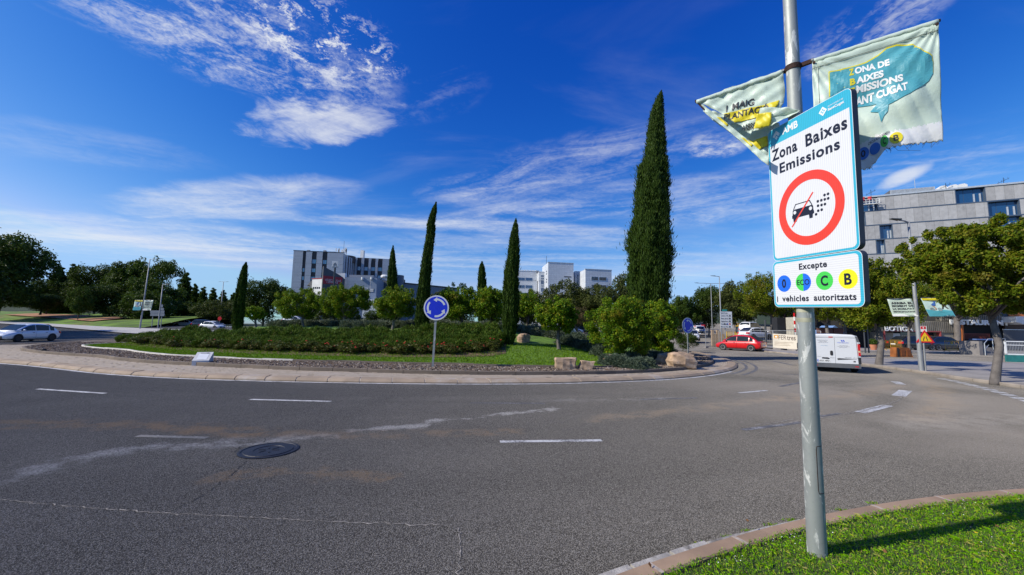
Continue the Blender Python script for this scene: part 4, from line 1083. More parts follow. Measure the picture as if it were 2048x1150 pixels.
# left banner, torn and folded back on itself
bn_l = thing('street_banner', 'torn banner folded back on the left rod, pale green with yellow bands and 1 MAIG', 'banner', AB)
z5 = lambda x, y: (1380 + x / 5.477, 120 + y / 5.477)
def LP(x, y, off=0.0): return HP(*z5(x, y), AB + AN * off, AN)
def crumple(p, s, amp):
    x, z = p @ AD, p[2]; return amp * (math.sin(31 * x + 17 * z + s) + .7 * math.sin(53 * z - 29 * x + 2 * s) + .5 * math.sin(83 * x + 41 * z))
def torn_piece(name, outline, off, mat, amp=.006, seed=0.0, n=3, offs=None):
    """a polygon of the photograph's outline hung in the banner plane, finely cut and crumpled; offs = depth at each corner"""
    P2 = [HP(*z5(x, y), AB, AN) for x, y in outline]
    base = [((p - AB) @ AD, p[2]) for p in P2]
    tris = tessellate_polygon([[Vector((a_, b_, 0)) for a_, b_ in base]])
    me = bpy.data.meshes.new(name); me.from_pydata([tuple(p) for p in P2], [], [tuple(t_) for t_ in tris]); me.materials.append(mat)
    bm = bmesh.new(); bm.from_mesh(me); bm.verts.ensure_lookup_table()
    dl_ = bm.verts.layers.float.new('d')
    for i, v in enumerate(bm.verts): v[dl_] = off if offs is None else offs[i]
    for k in range(n):
        bmesh.ops.subdivide_edges(bm, edges=[e for e in bm.edges if e.calc_length() > .022], cuts=1, use_grid_fill=True); bmesh.ops.triangulate(bm, faces=bm.faces)
    L_ = np.array(wloc(bn_l))
    for v in bm.verts:
        p = np.array(v.co); v.co = Vector(p + AN * (v[dl_] + crumple(p, seed, amp)) - L_)
    bmesh.ops.recalc_face_normals(bm, faces=bm.faces)
    bm.to_mesh(me); bm.free(); me.polygons.foreach_set('use_smooth', [True] * len(me.polygons))
    o_ = link(name, me, bn_l); md = o_.modifiers.new('thickness', 'SOLIDIFY'); md.thickness = .0015; return o_
torn_piece('front_sheet', [(78, 440), (530, 270), (1000, 108), (1022, 170), (1042, 330), (1028, 470), (990, 530), (760, 545), (735, 690), (665, 808), (600, 770), (560, 710), (490, 690), (440, 655), (380, 615), (330, 580), (160, 490)], .0, C_MINT, .007, .3, 4)
for a_, b_ in ((rTL, rTR), (lTR, lTL)):
    d_ = unit(b_ - a_); L2_ = np.linalg.norm(b_ - a_); mb = MB(); mb.tube([a_ + d_ * L2_ * k / 24 - [0, 0, .004 + .003 * (k % 3)] for k in range(25)], [.019 + .002 * ((k * 7) % 3) for k in range(25)], 12); mb.build('rod_sleeve', C_MINT, bn_r if a_ is rTL else bn_l, smooth=True)
torn_piece('inner_sheet', [(110, 470), (240, 470), (500, 540), (760, 570), (980, 600), (980, 780), (900, 900), (880, 1075), (790, 1030), (600, 855), (420, 715), (240, 590)], -.17, C_MINT, .010, 1.3, 4)
torn_piece('hem_strip', [(75, 462), (175, 578), (420, 770), (600, 920), (790, 1100), (860, 1150), (870, 1060), (790, 1000), (690, 915), (420, 690), (215, 540), (120, 465)], -.015, C_MINT, .005, 2.3, 4)
torn_piece('folded_flap', [(768, 548), (900, 545), (1060, 552), (1165, 572), (1205, 575), (1180, 600), (1080, 650), (1050, 665), (900, 740), (690, 795), (735, 690)], .0, C_MINT, .008, 3.1, 4, [.03, .05, .06, .05, .03, .04, .06, .06, .05, .015, .02])
torn_piece('yellow_band', [(735, 620), (895, 605), (892, 690), (880, 740), (700, 790), (720, 700)], .055, C_YEL, .008, 3.1, 4)
torn_piece('yellow_band', [(370, 595), (500, 560), (700, 520), (880, 475), (978, 445), (965, 500), (940, 530), (760, 548), (735, 640), (560, 670), (490, 688), (440, 652)], .006, C_YEL, .007, .3, 4)
torn_piece('yellow_band', [(290, 618), (330, 622), (420, 700), (405, 722)], -.012, C_YEL, .005, 2.3, 3)
torn_piece('yellow_band', [(555, 835), (600, 850), (690, 925), (672, 945)], -.012, C_YEL, .005, 2.3, 3)
torn_piece('yellow_band', [(590, 790), (680, 808), (870, 745), (850, 860), (700, 925), (640, 860)], -.155, C_YEL, .010, 1.3, 3)
def lt(s, a, b_, hpx, off, bold=.02, mat=C_INK):
    me = text_me(s, 1.0, mat, bold=bold, extrude=0.0); xs_ = [v_.co.x for v_ in me.vertices]; x0_, x1_ = min(xs_), max(xs_); L_ = np.array(wloc(bn_l))
    for v_ in me.vertices:
        t_ = (v_.co.x - x0_) / (x1_ - x0_); zz = v_.co.z / CAP; x = a[0] + (b_[0] - a[0]) * t_ + zz * hpx * .10; y = a[1] + (b_[1] - a[1]) * t_ - zz * hpx
        v_.co = Vector(HP(*z5(x, y), AB, AN))
    bm = bmesh.new(); bm.from_mesh(me); bmesh.ops.triangulate(bm, faces=bm.faces)
    for k in range(2):
        bmesh.ops.subdivide_edges(bm, edges=[e for e in bm.edges if e.calc_length() > .012], cuts=1, use_grid_fill=True); bmesh.ops.triangulate(bm, faces=bm.faces)
    for v in bm.verts:
        p = np.array(v.co); v.co = Vector(p + AN * (off + crumple(p, .3, .007)) - L_)
    bm.to_mesh(me); bm.free()
    return link('lettering', me, bn_l)
lt('1 MAIG', (392, 570), (700, 490), 70, .006); lt('PLANTACIÓ', (372, 668), (855, 556), 64, .011); lt('ARBRES', (565, 778), (735, 745), 60, .006)
mb = MB(); 
mb.tube([LP(60, 440, -.0), LP(120, 505, -.01), LP(185, 572, -.02)], .008, 8); mb.build('hem_rod', M_RUST, bn_l)
# ------------------------------------------------------------------ vegetation
M_BARK = pbr('grey_bark', (.15, .125, .10), .95, var=.35, nscale=6, bump=.8, bscale=25)
M_BARK2 = pbr('pale_smooth_bark', (.145, .127, .115), .9, var=.25, nscale=4, bump=.5, bscale=25)
M_BARKD = pbr('dark_bark', (.075, .06, .05), .95, var=.3, nscale=6, bump=.8, bscale=20)
L_ORN = leafmat('leaves_yellow_green', [(.07, .15, .008), (.14, .25, .010), (.09, .19, .009), (.27, .33, .012), (.045, .11, .008), (.42, .36, .015)], .45, .4)
L_ORN2 = leafmat('leaves_fresh_green', [(.065, .15, .008), (.14, .27, .010), (.085, .20, .010), (.27, .36, .012), (.045, .105, .008), (.40, .36, .02)], .45, .4, ((.24, .13, .02), .9, .56, .6))
L_CYP = leafmat('cypress_scales', [(.020, .044, .006), (.038, .072, .008), (.026, .054, .006), (.056, .092, .010)], .6, .1)
L_DARK = leafmat('leaves_dark_green', [(.026, .050, .010), (.050, .082, .012), (.034, .062, .010), (.080, .112, .014)], .55, .2)
L_MID = leafmat('leaves_mid_green', [(.030, .062, .010), (.055, .095, .012), (.040, .075, .010), (.080, .115, .016)], .5, .25)
L_OLIVE = leafmat('leaves_olive', [(.045, .060, .016), (.075, .090, .020), (.055, .070, .016), (.105, .110, .028)], .5, .2)
L_STREET = leafmat('leaves_autumn_green', [(.070, .115, .008), (.14, .20, .010), (.10, .15, .008), (.23, .26, .014), (.21, .17, .018)], .5, .35, ((.17, .105, .02), .5, .54, .55))
L_ROSEM = leafmat('rosemary_needles', [(.040, .085, .010), (.070, .135, .012), (.050, .10, .010), (.13, .19, .018), (.11, .09, .02)], .6, .2)
L_SANT = leafmat('santolina_leaves', [(.13, .155, .105), (.20, .225, .155), (.09, .115, .07), (.26, .28, .20)], .8, .1)
L_LAV = leafmat('lavender_leaves', [(.075, .105, .070), (.12, .155, .105), (.055, .085, .05), (.17, .20, .14)], .8, .1)
L_ROSE = leafmat('rose_leaves', [(.035, .070, .012), (.07, .11, .016), (.12, .095, .02), (.05, .07, .014), (.15, .09, .025)], .45, .2)
M_RED_PET = pbr('red_petals', (.50, .012, .012), .6, var=.2)
M_ROCK = pbr('sandstone', (.42, .29, .19), .95, var=.3, nscale=2.2, bump=.9, bscale=9, dirt=((.56, .46, .34), 1.5, .5))
M_SOIL = pbr('bed_soil', (.13, .080, .048), .95, var=.45, nscale=3, bump=1.0, bscale=14)

def blob_leaves(blobs, n, L, W, seed, up=.25, shell=.55, fray=.22):
    r = np.random.default_rng(seed); C = np.array([b_[0] for b_ in blobs], float); R = np.array([np.broadcast_to(b_[1], 3) for b_ in blobs], float)
    w = (R.prod(1)) ** (2 / 3); k = r.choice(len(blobs), n, p=w / w.sum())
    d = r.normal(0, 1, (n, 3)); d /= np.linalg.norm(d, axis=1)[:, None]
    rad = shell + (1 - shell) * r.random(n) ** .6 + fray * np.abs(r.normal(0, 1, n)) * (r.random(n) < .35)
    c = C[k] + d * R[k] * rad[:, None]
    nn = d * .7 + r.normal(0, .7, (n, 3)); nn[:, 2] += up; nn /= np.linalg.norm(nn, axis=1)[:, None]
    return leaf_quads(c, nn, L * r.uniform(.6, 1.4, n), W * r.uniform(.6, 1.4, n), seed + 1)
def crown_blobs(rx, ry, rz, nb, br, seed, zc=0.0, flat=0.0, hollow=.35):
    r = np.random.default_rng(seed); out = []
    while len(out) < nb:
        p = r.uniform(-1, 1, 3); l = np.linalg.norm(p)
        if l > 1 or l < hollow or p[2] < -1 + flat: continue
        b_ = br * r.uniform(.6, 1.35); out.append((np.array([p[0] * rx, p[1] * ry, zc + p[2] * rz]), np.array([b_, b_, b_ * .8])))
    for k in range(int(nb * .8)):                       # stray sprays that break the outline
        d = r.normal(0, 1, 3); d[2] = abs(d[2]) * 1.1 - .25; d /= np.linalg.norm(d); f = r.uniform(.95, 1.22); b_ = br * r.uniform(.28, .55)
        out.append((np.array([d[0] * rx * f, d[1] * ry * f, zc + d[2] * rz * f]), np.array([b_, b_, b_ * 1.3])))
    return out
def limbs(mb, base, h, r0, targets, seed, lean=(0, 0), fork=.45, n=8):
    r = np.random.default_rng(seed); base = vec(base); top = base + vec((lean[0], lean[1], h)); mid = base + (top - base) * .5 + np.r_[r.normal(0, .04 * h, 2), 0]
    mb.tube([base - (0, 0, .15), base + vec((0, 0, .02)), base + (mid - base) * .4, mid, top], [r0 * 1.25, r0 * 1.1, r0 * .95, r0 * .85, r0 * .7], n)
    for t_ in targets:
        t_ = vec(t_); s_ = base + (top - base) * r.uniform(fork, 1.0); m_ = (s_ + t_) / 2 + vec((0, 0, np.linalg.norm(t_ - s_) * .08)) + r.normal(0, .05, 3) * np.linalg.norm(t_ - s_)
        mb.tube([s_, m_, t_], [r0 * .40, r0 * .24, r0 * .08], 6)
def tree(name, label, cat, base, crown_c, rad, n, L, W, leaf, bark, seed, r0, nb=26, br=.33, group=None, flat=.25, hollow=.35, shell=.5, fork=.45, stem_h=None, up=.25, nl=9, extra=()):
    base = vec(base); t_ = thing(name, label, cat, base, 0, group); cc = vec(crown_c) - base; rx, ry, rz = rad
    bl = [(b_[0] + cc, b_[1]) for b_ in crown_blobs(rx * .82, ry * .82, rz * .82, nb, br * min(rx, rz), seed, 0, flat, hollow)]
    for k, (c2, r2, n2) in enumerate(extra): bl += [(b_[0] + vec(c2) - base, b_[1]) for b_ in crown_blobs(r2[0] * .85, r2[1] * .85, r2[2] * .85, n2, br * min(rx, rz), seed + 9 + k, 0, .0, hollow)]
    link('crown', array_mesh('crown', blob_leaves(bl, n, L, W, seed, up, shell), 4, leaf), t_)
    mb = MB(); h = stem_h or max(.3, cc[2] - rz * .75)
    limbs(mb, (0, 0, 0), h, r0, [b_[0] for b_ in bl[:nl]], seed, (cc[0] * .3, cc[1] * .3), fork); mb.build('trunk', bark, t_, world=False, smooth=True); return t_
def crown_px(x0, x1, y0, y1, Y):
    c = P((x0 + x1) / 2, (y0 + y1) / 2, Y); k = np.linalg.norm(c - [0, 0, CAMH]) / np.linalg.norm([((x0 + x1) / 2 - CX) / F, ((y0 + y1) / 2 - CY) / F, 1]) / F
    return c, (x1 - x0) / 2 * k, (y1 - y0) / 2 * k

# --- cypresses
def cypress(label, axis, base_z, Y, n, seed, L=.30, W=.055, group='cypresses on the roundabout'):
    "axis: list of (px y, px left, px right) from the tip down"
    pts = []
    for y, l, r in axis:
        a_, b_ = P(l, y, Y), P(r, y, Y); pts.append(((a_ + b_) / 2, np.linalg.norm(b_ - a_) / 2))
    z = np.array([p[0][2] for p in pts]); x = np.array([p[0][0] for p in pts]); R = np.array([p[1] for p in pts]); o = np.argsort(z); z, x, R = z[o], x[o], R[o]
    if z[0] > base_z: z = np.r_[base_z, z]; x = np.r_[x[0], x]; R = np.r_[R[0] * .7, R]
    fx = lambda q_: np.interp(q_, z, x); fr_ = lambda q_: np.interp(q_, z, R)
    b0 = np.array([float(fx(base_z + .2)), Y, base_z]); t_ = thing('cypress_tree', label, 'cypress', b0, 0, group)
    r = np.random.default_rng(seed); zt = z[-1]
    zz = np.linspace(base_z, zt, 400); w = np.maximum(fr_(zz), .05); cdf = np.cumsum(w); cdf /= cdf[-1]
    hz = np.interp(r.random(n), cdf, zz); a = r.uniform(0, 2 * math.pi, n)
    fl = 1 + .10 * np.sin(5 * a + 1.1 * hz + seed) + .08 * np.sin(9 * a - .8 * hz + 2 * seed) + .07 * np.sin(2.3 * hz + 3 * a)
    tuft = r.normal(0, .07, n) + .17 * np.abs(r.normal(0, 1, n)) * (r.random(n) < .13) + .09 * np.sin(7 * hz + 2 * np.sin(4 * a + seed)) * np.sin(6 * a + 3 * hz)
    rad = fr_(hz) * (fl * .93 + tuft) * np.sqrt(r.uniform(.72, 1.0, n))
    c = np.stack([fx(hz) + rad * np.cos(a), Y + rad * np.sin(a), hz], 1) - b0
    out = np.stack([np.cos(a), np.sin(a), np.zeros(n)], 1); d = np.array([0, 0, 1.0]) + out * r.uniform(.05, .55, n)[:, None] + r.normal(0, .22, (n, 3)); d /= np.linalg.norm(d, axis=1)[:, None]
    s_ = np.cross(d, out + r.normal(0, .6, (n, 3))); s_ /= np.linalg.norm(s_, axis=1)[:, None]
    Ls = (L * r.uniform(.5, 1.3, n) * np.clip(fr_(hz) / (R.max() * .6), .35, 1))[:, None]; Ws = W * r.uniform(.6, 1.4, n)[:, None]
    V = np.stack([c - d * Ls * .5, c + s_ * Ws, c + d * Ls * .6, c - s_ * Ws], 1).reshape(-1, 3)
    link('foliage', array_mesh('foliage', V, 4, L_CYP), t_)
    mb = MB(); zs_ = np.linspace(base_z + .3, zt - .3, 30); K = 22; vs = []
    for q_ in zs_:
        for k in range(K):
            aa = 2 * math.pi * k / K; rr = float(fr_(q_)) * .76 * (1 + .13 * math.sin(5 * aa + 1.1 * q_ + seed) + .10 * math.sin(9 * aa - .8 * q_ + 2 * seed))
            vs.append((float(fx(q_)) + rr * math.cos(aa), Y + rr * math.sin(aa), q_))
    mb.add(vs, [(i * K + k, i * K + (k + 1) % K, (i + 1) * K + (k + 1) % K, (i + 1) * K + k) for i in range(29) for k in range(K)]); mb.build('inner_twigs', L_CYP, t_)
    mb = MB(); mb.tube([b0 - [0, 0, .1], b0 + [0, 0, .8]], [R.max() * .22 + .06, R.max() * .16 + .05], 8); mb.build('trunk', M_BARK, t_); return t_
yb = 26.0; zb = float(mound(P(1300, 640, yb)[0], yb))
cz = lambda x, y: (180 + y / 2.5, 1240 + x[0] / 2.5, 1240 + x[1] / 2.5)
cypress('tallest and widest cypress, rising behind the bushes right of the lawn',
        [(180.5, 1322.5, 1324), (195, 1313, 1325.5), (220, 1302.5, 1326), (264, 1296, 1328.5), (320, 1291, 1331), (338, 1277, 1331), (380, 1274, 1333), (428, 1271, 1335), (444, 1267, 1336), (480, 1261, 1336.5), (540, 1258, 1336.5), (580, 1260, 1334), (612, 1265, 1330), (650, 1270, 1325)], zb, yb, 130000, 3, .24, .024)
cypress('slender leaning cypress just left of the front roundabout sign', [(404, 871.5, 873.5), (420, 864, 873.5), (445, 856, 869), (480, 852, 868), (520, 845, 863), (560, 840, 860.5), (600, 835, 858), (640, 831, 856), (660, 833, 855)], float(mound(P(845, 660, 27)[0], 27)), 27.0, 34000, 4, .22, .022)
c_ = MH(1020, 689)
cypress('cypress standing on the lawn edge right of the front roundabout sign', [(437, 1031, 1032.5), (452, 1026, 1036), (480, 1020, 1037), (520, 1015, 1038), (560, 1009, 1036), (600, 1007, 1036), (640, 1006, 1035), (675, 1009, 1030), (688, 1014, 1026)], c_[2], c_[1], 34000, 5, .2, .02)
cypress('short cypress in front of the dark end of the striped building', [(491, 785.5, 787), (505, 782, 789), (530, 779, 791), (560, 775, 793), (590, 775, 794), (640, 776, 793)], float(mound(P(785, 640, 34)[0], 34)), 34.0, 16000, 6, .26, .028)
cypress('small distant cypress between the sign and the lawn cypress', [(522, 963, 965), (535, 959, 969), (560, 956, 971), (590, 955, 972), (640, 957, 970)], float(mound(P(963, 640, 40)[0], 40)), 40.0, 12000, 7, .26, .03)
cypress('lone thin leaning cypress at the left part of the island', [(524, 491.5, 493.5), (535, 486, 494), (560, 479, 492), (600, 471, 488), (640, 466, 484), (655, 468, 483)], float(mound(P(475, 640, 31)[0], 31)), 31.0, 16000, 8, .24, .026)

# --- ornamental trees of the island
def orn(label, bx, Y, cr, n, seed, leaf=L_ORN, r0=.11, bark=M_BARK2, base=None, group='small ornamental trees on the roundabout', **kw):
    b0 = vec(base) if base is not None else at(bx, Y); c, rx, rz = crown_px(*cr, b0[1])
    return tree('ornamental_tree', label, 'tree', b0, c, (rx * 1.08, rx, rz * 1.05), int(n * 1.9), .115, .055, leaf, bark, seed, r0, 52, .25, group, .15, .3, .45, **kw)
orn('leftmost bushy yellow-green tree below the striped building', 606, 32, (552, 648, 578, 640), 12000, 41)
orn('wide yellow-green tree in front of the red dealership sign', 687, 31, (640, 742, 566, 638), 15000, 42)
orn('yellow-green tree with forked pale trunk left of the roundabout sign', 785, 28, (748, 838, 572, 640), 11000, 43)
orn('dark-trunked spreading tree right behind the roundabout sign', 924, 28, (876, 956, 568, 640), 11000, 44, L_ORN2, bark=M_BARKD)
orn('tree between the roundabout sign and the lawn cypress', 988, 27, (944, 1012, 573, 648), 9000, 45, L_ORN2, bark=M_BARKD)
orn('green tree half hidden behind the lawn cypress', 1056, 31, (1028, 1080, 578, 640), 7000, 46, L_ORN2, bark=M_BARKD)
orn('small tree standing alone on the open lawn slope', 0, 0, (1070, 1154, 594, 668), 12000, 47, L_ORN2, base=MH(1118, 699))
orn('little pale-trunked tree beside the lone thin cypress', 511, 36, (482, 530, 612, 642), 5000, 48, L_ORN2, bark=M_BARK2)
b1 = MH(1232, 722)
tree('bushy_tree', 'large leafy bush right of the lawn, nearest the road', 'bush', b1, crown_px(1176, 1306, 594, 722, b1[1])[0], (crown_px(1164, 1312, 600, 715, b1[1])[1], 1.7, crown_px(1176, 1300, 588, 726, b1[1])[2]), 40000, .10, .052, L_ORN2, M_BARK2, 49, .07, 70, .22, 'leafy bushes below the tallest cypress', .0, .25, .45)
b2 = at(1322, 23.0)
tree('bushy_tree', 'large leafy bush left of the second roundabout sign', 'bush', b2, crown_px(1280, 1350, 604, 712, b2[1])[0], (crown_px(1270, 1356, 600, 704, b2[1])[1], 1.4, crown_px(1284, 1398, 588, 716, b2[1])[2]), 40000, .105, .055, L_ORN2, M_BARK2, 50, .07, 70, .22, 'leafy bushes below the tallest cypress', .0, .25, .45)
b4 = (b1 + b2) / 2 + np.array([0, 1.2, 0]); b4[2] = mound(b4[0], b4[1])
_ = lambda *a: None
_('bushy_tree', 'middle leafy bush hiding the foot of the tallest cypress', 'bush', b4, crown_px(1236, 1350, 602, 712, b4[1])[0], (crown_px(1232, 1354, 602, 712, b4[1])[1], 1.6, crown_px(1236, 1350, 592, 716, b4[1])[2]), 32000, .10, .052, L_ORN2, M_BARK2, 54, .07, 70, .22, 'leafy bushes below the tallest cypress', .0, .25, .45)
b3 = at(1155, 33)
tree('weeping_tree', 'brownish drooping small tree behind the lawn', 'tree', b3, crown_px(1128, 1182, 612, 662, 33)[0], (1.1, 1.0, 1.05), 4500, .2, .03, leafmat('dry_twigs', [(.09, .06, .03), (.14, .10, .05), (.06, .06, .02)], .8, .1), M_BARK, 51, .07, 20, .35)

# --- rose bed, rosemary hedge, grey mounds
bedx = np.array([228, 260, 330, 450, 600, 760, 900, 985, 1012]); bedy = np.array([686, 690, 697, 704, 709, 712.5, 713, 710, 704])
def bed(px_): return MH(px_, float(np.interp(px_, bedx, bedy)))
V = []; K = 12; pxs = np.arange(228, 1013, 8)
for px_ in pxs:
    p = bed(px_)
    for k in range(K):
        d = -.35 + k * .62; x, y = p[0] + (p[0] / p[1]) * d * .4, p[1] + d; V.append((x, y, float(mound(x, y)) + .02))
MB().add(V, [(i * K + j, (i + 1) * K + j, (i + 1) * K + j + 1, i * K + j + 1) for i in range(len(pxs) - 1) for j in range(K - 1)]).build('rose_bed', M_SOIL, None, 'structure', smooth=True)
protos = {}
def plant(name, label, cat, group, kind, loc, sc, rz, parts):
    if kind not in protos:
        t_ = thing(name, label, cat, loc, rz, group)
        for nm, me in parts(): link(nm, me, t_)
        t_.scale = sc; protos[kind] = t_; return t_
    return dup(protos[kind], loc, rz, label, group, sc)
def rosemary_parts(s):
    def f():
        r = np.random.default_rng(s); n = 3800; a = r.uniform(0, 6.28, n); u = r.random(n); R = .62
        base = np.stack([R * .55 * np.sqrt(u) * np.cos(a), R * .55 * np.sqrt(u) * np.sin(a), np.zeros(n)], 1)
        hgt = (.95 - .45 * u + .1 * np.sin(3 * a + s)) * r.uniform(.35, 1.05, n)
        c = base * (1 + hgt[:, None] * .9) + np.array([0, 0, 1]) * hgt[:, None]
        d = base * .9 + np.array([0, 0, .8]) + r.normal(0, .30, (n, 3)); d /= np.linalg.norm(d, axis=1)[:, None]; s_ = np.cross(d, r.normal(0, 1, (n, 3))); s_ /= np.linalg.norm(s_, axis=1)[:, None]
        L = r.uniform(.08, .2, n)[:, None]
        return [('foliage', array_mesh('foliage', np.stack([c - d * L, c + s_ * .016, c + d * L, c - s_ * .016], 1).reshape(-1, 3), 4, L_ROSEM))]
    return f
def mound_parts(s, leaf, R=.6, H=.55, n=4200):
    def f():
        r = np.random.default_rng(s); d = r.normal(0, 1, (n, 3)); d[:, 2] = np.abs(d[:, 2]); d /= np.linalg.norm(d, axis=1)[:, None]
        k = 1 + .12 * np.sin(4 * np.arctan2(d[:, 1], d[:, 0]) + s) + .08 * np.sin(9 * d[:, 2] + s); c = d * np.array([R, R, H]) * (k * r.uniform(.72, 1.04, n))[:, None]
        t_ = d + r.normal(0, .4, (n, 3)); t_ /= np.linalg.norm(t_, axis=1)[:, None]; s_ = np.cross(t_, r.normal(0, 1, (n, 3))); s_ /= np.linalg.norm(s_, axis=1)[:, None]; L = r.uniform(.03, .085, n)[:, None]
        out = [('foliage', array_mesh('foliage', np.stack([c - t_ * L, c + s_ * .014, c + t_ * L, c - s_ * .014], 1).reshape(-1, 3), 4, leaf))]
        mb = MB(); mb.lathe([(R * .74 * math.cos(a), H * .74 * math.sin(a)) for a in np.linspace(0, 1.5, 7)], n=14); out.append(('inner_twigs', mb.mesh('inner_twigs', leaf))); return out
    return f
def rose_parts(s, nf):
    def f():
        r = np.random.default_rng(s); bl = [(np.array([r.normal(0, .2), r.normal(0, .2), r.uniform(.22, .55)]), r.uniform(.13, .24)) for k in range(9)]
        out = [('foliage', array_mesh('foliage', blob_leaves(bl, 900, .075, .05, s, .3, .2), 4, L_ROSE))]
        mb = MB()
        for b_ in bl: mb.tube([(b_[0][0] * .2, b_[0][1] * .2, -.05), (b_[0][0] * .7, b_[0][1] * .7, b_[0][2] * .6), b_[0]], .007, 4)
        out.append(('stems', mb.mesh('stems', M_BARKD)))
        for k in range(nf):
            mb = MB(); c = np.array([r.uniform(-.3, .3), r.uniform(-.35, .0), r.uniform(.35, .78)]); R = .036 * r.uniform(.8, 1.2)
            mb.lathe([(R * .3, -R * .6), (R * .95, -R * .2), (R, R * .25), (R * .75, R * .6), (R * .4, R * .45), (R * .35, R * .7), (0.001, R * .7)], c, 9); out.append(('bloom', mb.mesh('bloom', M_RED_PET)))
        return out
    return f
def nth(k): k += 1; return str(k) + ({1: 'st', 2: 'nd', 3: 'rd'}.get(k % 10, 'th') if k % 100 not in (11, 12, 13) else 'th')
vr = np.random.default_rng(77); i = 0; jr = 0
for px_ in np.arange(236, 1010, 21):
    p = bed(px_) + np.array([vr.normal(0, .15), .75 + vr.normal(0, .12), 0]); p[2] = mound(p[0], p[1]); s_ = vr.uniform(.8, 1.15)
    nf = 0 if px_ < 300 else (1 if px_ < 640 else 4); kind = ('rose', nf, i % 3)
    lab = {0: 'bare rose bush', 1: 'rose bush with one bloom', 4: 'rose bush full of red blooms'}[nf]
    lab += ', %s from the left along the front of the bed' % nth(jr); jr += 1
    plant('rose_bush', lab, 'rose bush', 'rose bushes along the front of the bed, ' + {0: 'bare ones', 1: 'with one bloom', 4: 'in full bloom'}[nf], kind, p, (s_ * 1.25, s_ * 1.1, s_ * .75), vr.uniform(-.6, .6), rose_parts(60 + i % 3 + nf * 5, nf)); i += 1
for row, (off, st, h) in enumerate([(1.5, 23, .85), (2.5, 25, 1.0), (3.6, 27, 1.1), (4.8, 30, 1.15)]):
    for px_ in np.arange(232 + row * 9, 1008 - row * 6, st):
        p = bed(px_); d = off + vr.normal(0, .15); x, y = p[0] + p[0] / p[1] * d * .5 + vr.normal(0, .1), p[1] + d; s_ = vr.uniform(.85, 1.15)
        plant('rosemary_shrub', 'feathery dark green rosemary shrub in the hedge behind the rose bushes', 'shrub', 'rosemary hedge behind the roses', ('rosem', i % 3), (x, y, float(mound(x, y)) - .03), (s_ * 1.15, s_ * 1.15, s_ * h * .68), vr.uniform(0, 6), rosemary_parts(80 + i % 3)); i += 1
def greys(kind, leaf, label, group, spots, sc):
    global i
    for (px_, Y) in spots:
        p = at(px_, Y); s_ = sc * vr.uniform(.85, 1.2)
        plant('santolina_mound' if kind == 'sant' else 'lavender_mound', label, 'shrub', group, (kind, i % 2), (p[0], p[1], p[2] - .03), (s_ * 1.25, s_ * 1.1, s_ * vr.uniform(.85, 1.1)), vr.uniform(0, 6), mound_parts(90 + i % 2, leaf)); i += 1
greys('sant', L_SANT, 'grey-green rounded santolina mound along the back of the island trees', 'grey santolina mounds at the back', [(x, 34 + (x % 3) * .9) for x in range(556, 850, 17)] + [(x, 31.5) for x in range(862, 1010, 17)] + [(x, 35) for x in range(850, 1080, 20)] + [(x, 30) for x in range(700, 850, 24)], 1.15)
greys('sant', L_SANT, 'grey-green santolina mound beside the lawn behind the lawn cypress', 'grey santolina mounds beside the lawn', [(1040, 29), (1056, 28.5), (1072, 28), (1090, 28), (1108, 27.5), (1085, 30), (1062, 31)], 1.1)
def grey_at(kind, leaf, label, group, px_list, sc):
    global i
    for (px_, py_) in px_list:
        lab = label + ', %s from the left' % nth(sorted(px_list).index((px_, py_)))
        p = MH(px_, py_); s_ = sc * vr.uniform(.85, 1.15); plant('lavender_mound', lab, 'shrub', group, (kind, i % 2), (p[0], p[1], p[2] - .03), (s_ * 1.2, s_ * 1.2, s_), vr.uniform(0, 6), mound_parts(94 + i % 2, leaf)); i += 1
grey_at('lav', L_LAV, 'blue-green lavender mound bordering the lawn slope on its right', 'lavender mounds right of the lawn', [(1136, 690), (1150, 692), (1165, 697), (1180, 700), (1195, 704), (1208, 712), (1152, 682), (1172, 686), (1192, 690)], .95)
grey_at('lav', L_LAV, 'blue-green lavender mound below the leafy bushes near the kerb', 'lavender mounds near the kerb', [(1218, 728), (1234, 732), (1252, 734), (1270, 737), (1288, 735), (1262, 725), (1285, 722)], .85)
grey_at('lav', L_LAV, 'grey-green lavender mound leading to the big boulder', 'lavender mounds by the boulder', [(1300, 716), (1312, 718), (1325, 720), (1338, 722), (1350, 724), (1320, 710), (1340, 713)], .8)
# prickly dark shrub beside the second sign
p = MH(1388, 702)
tree('dark_shrub', 'dark prickly shrub at the foot of the second roundabout sign', 'shrub', p + np.array([.2, 1.6, 0]), p + np.array([.2, 1.6, .75]), (1.0, .8, .7), 3500, .22, .03, L_DARK, M_BARKD, 53, .03, 14, .45)

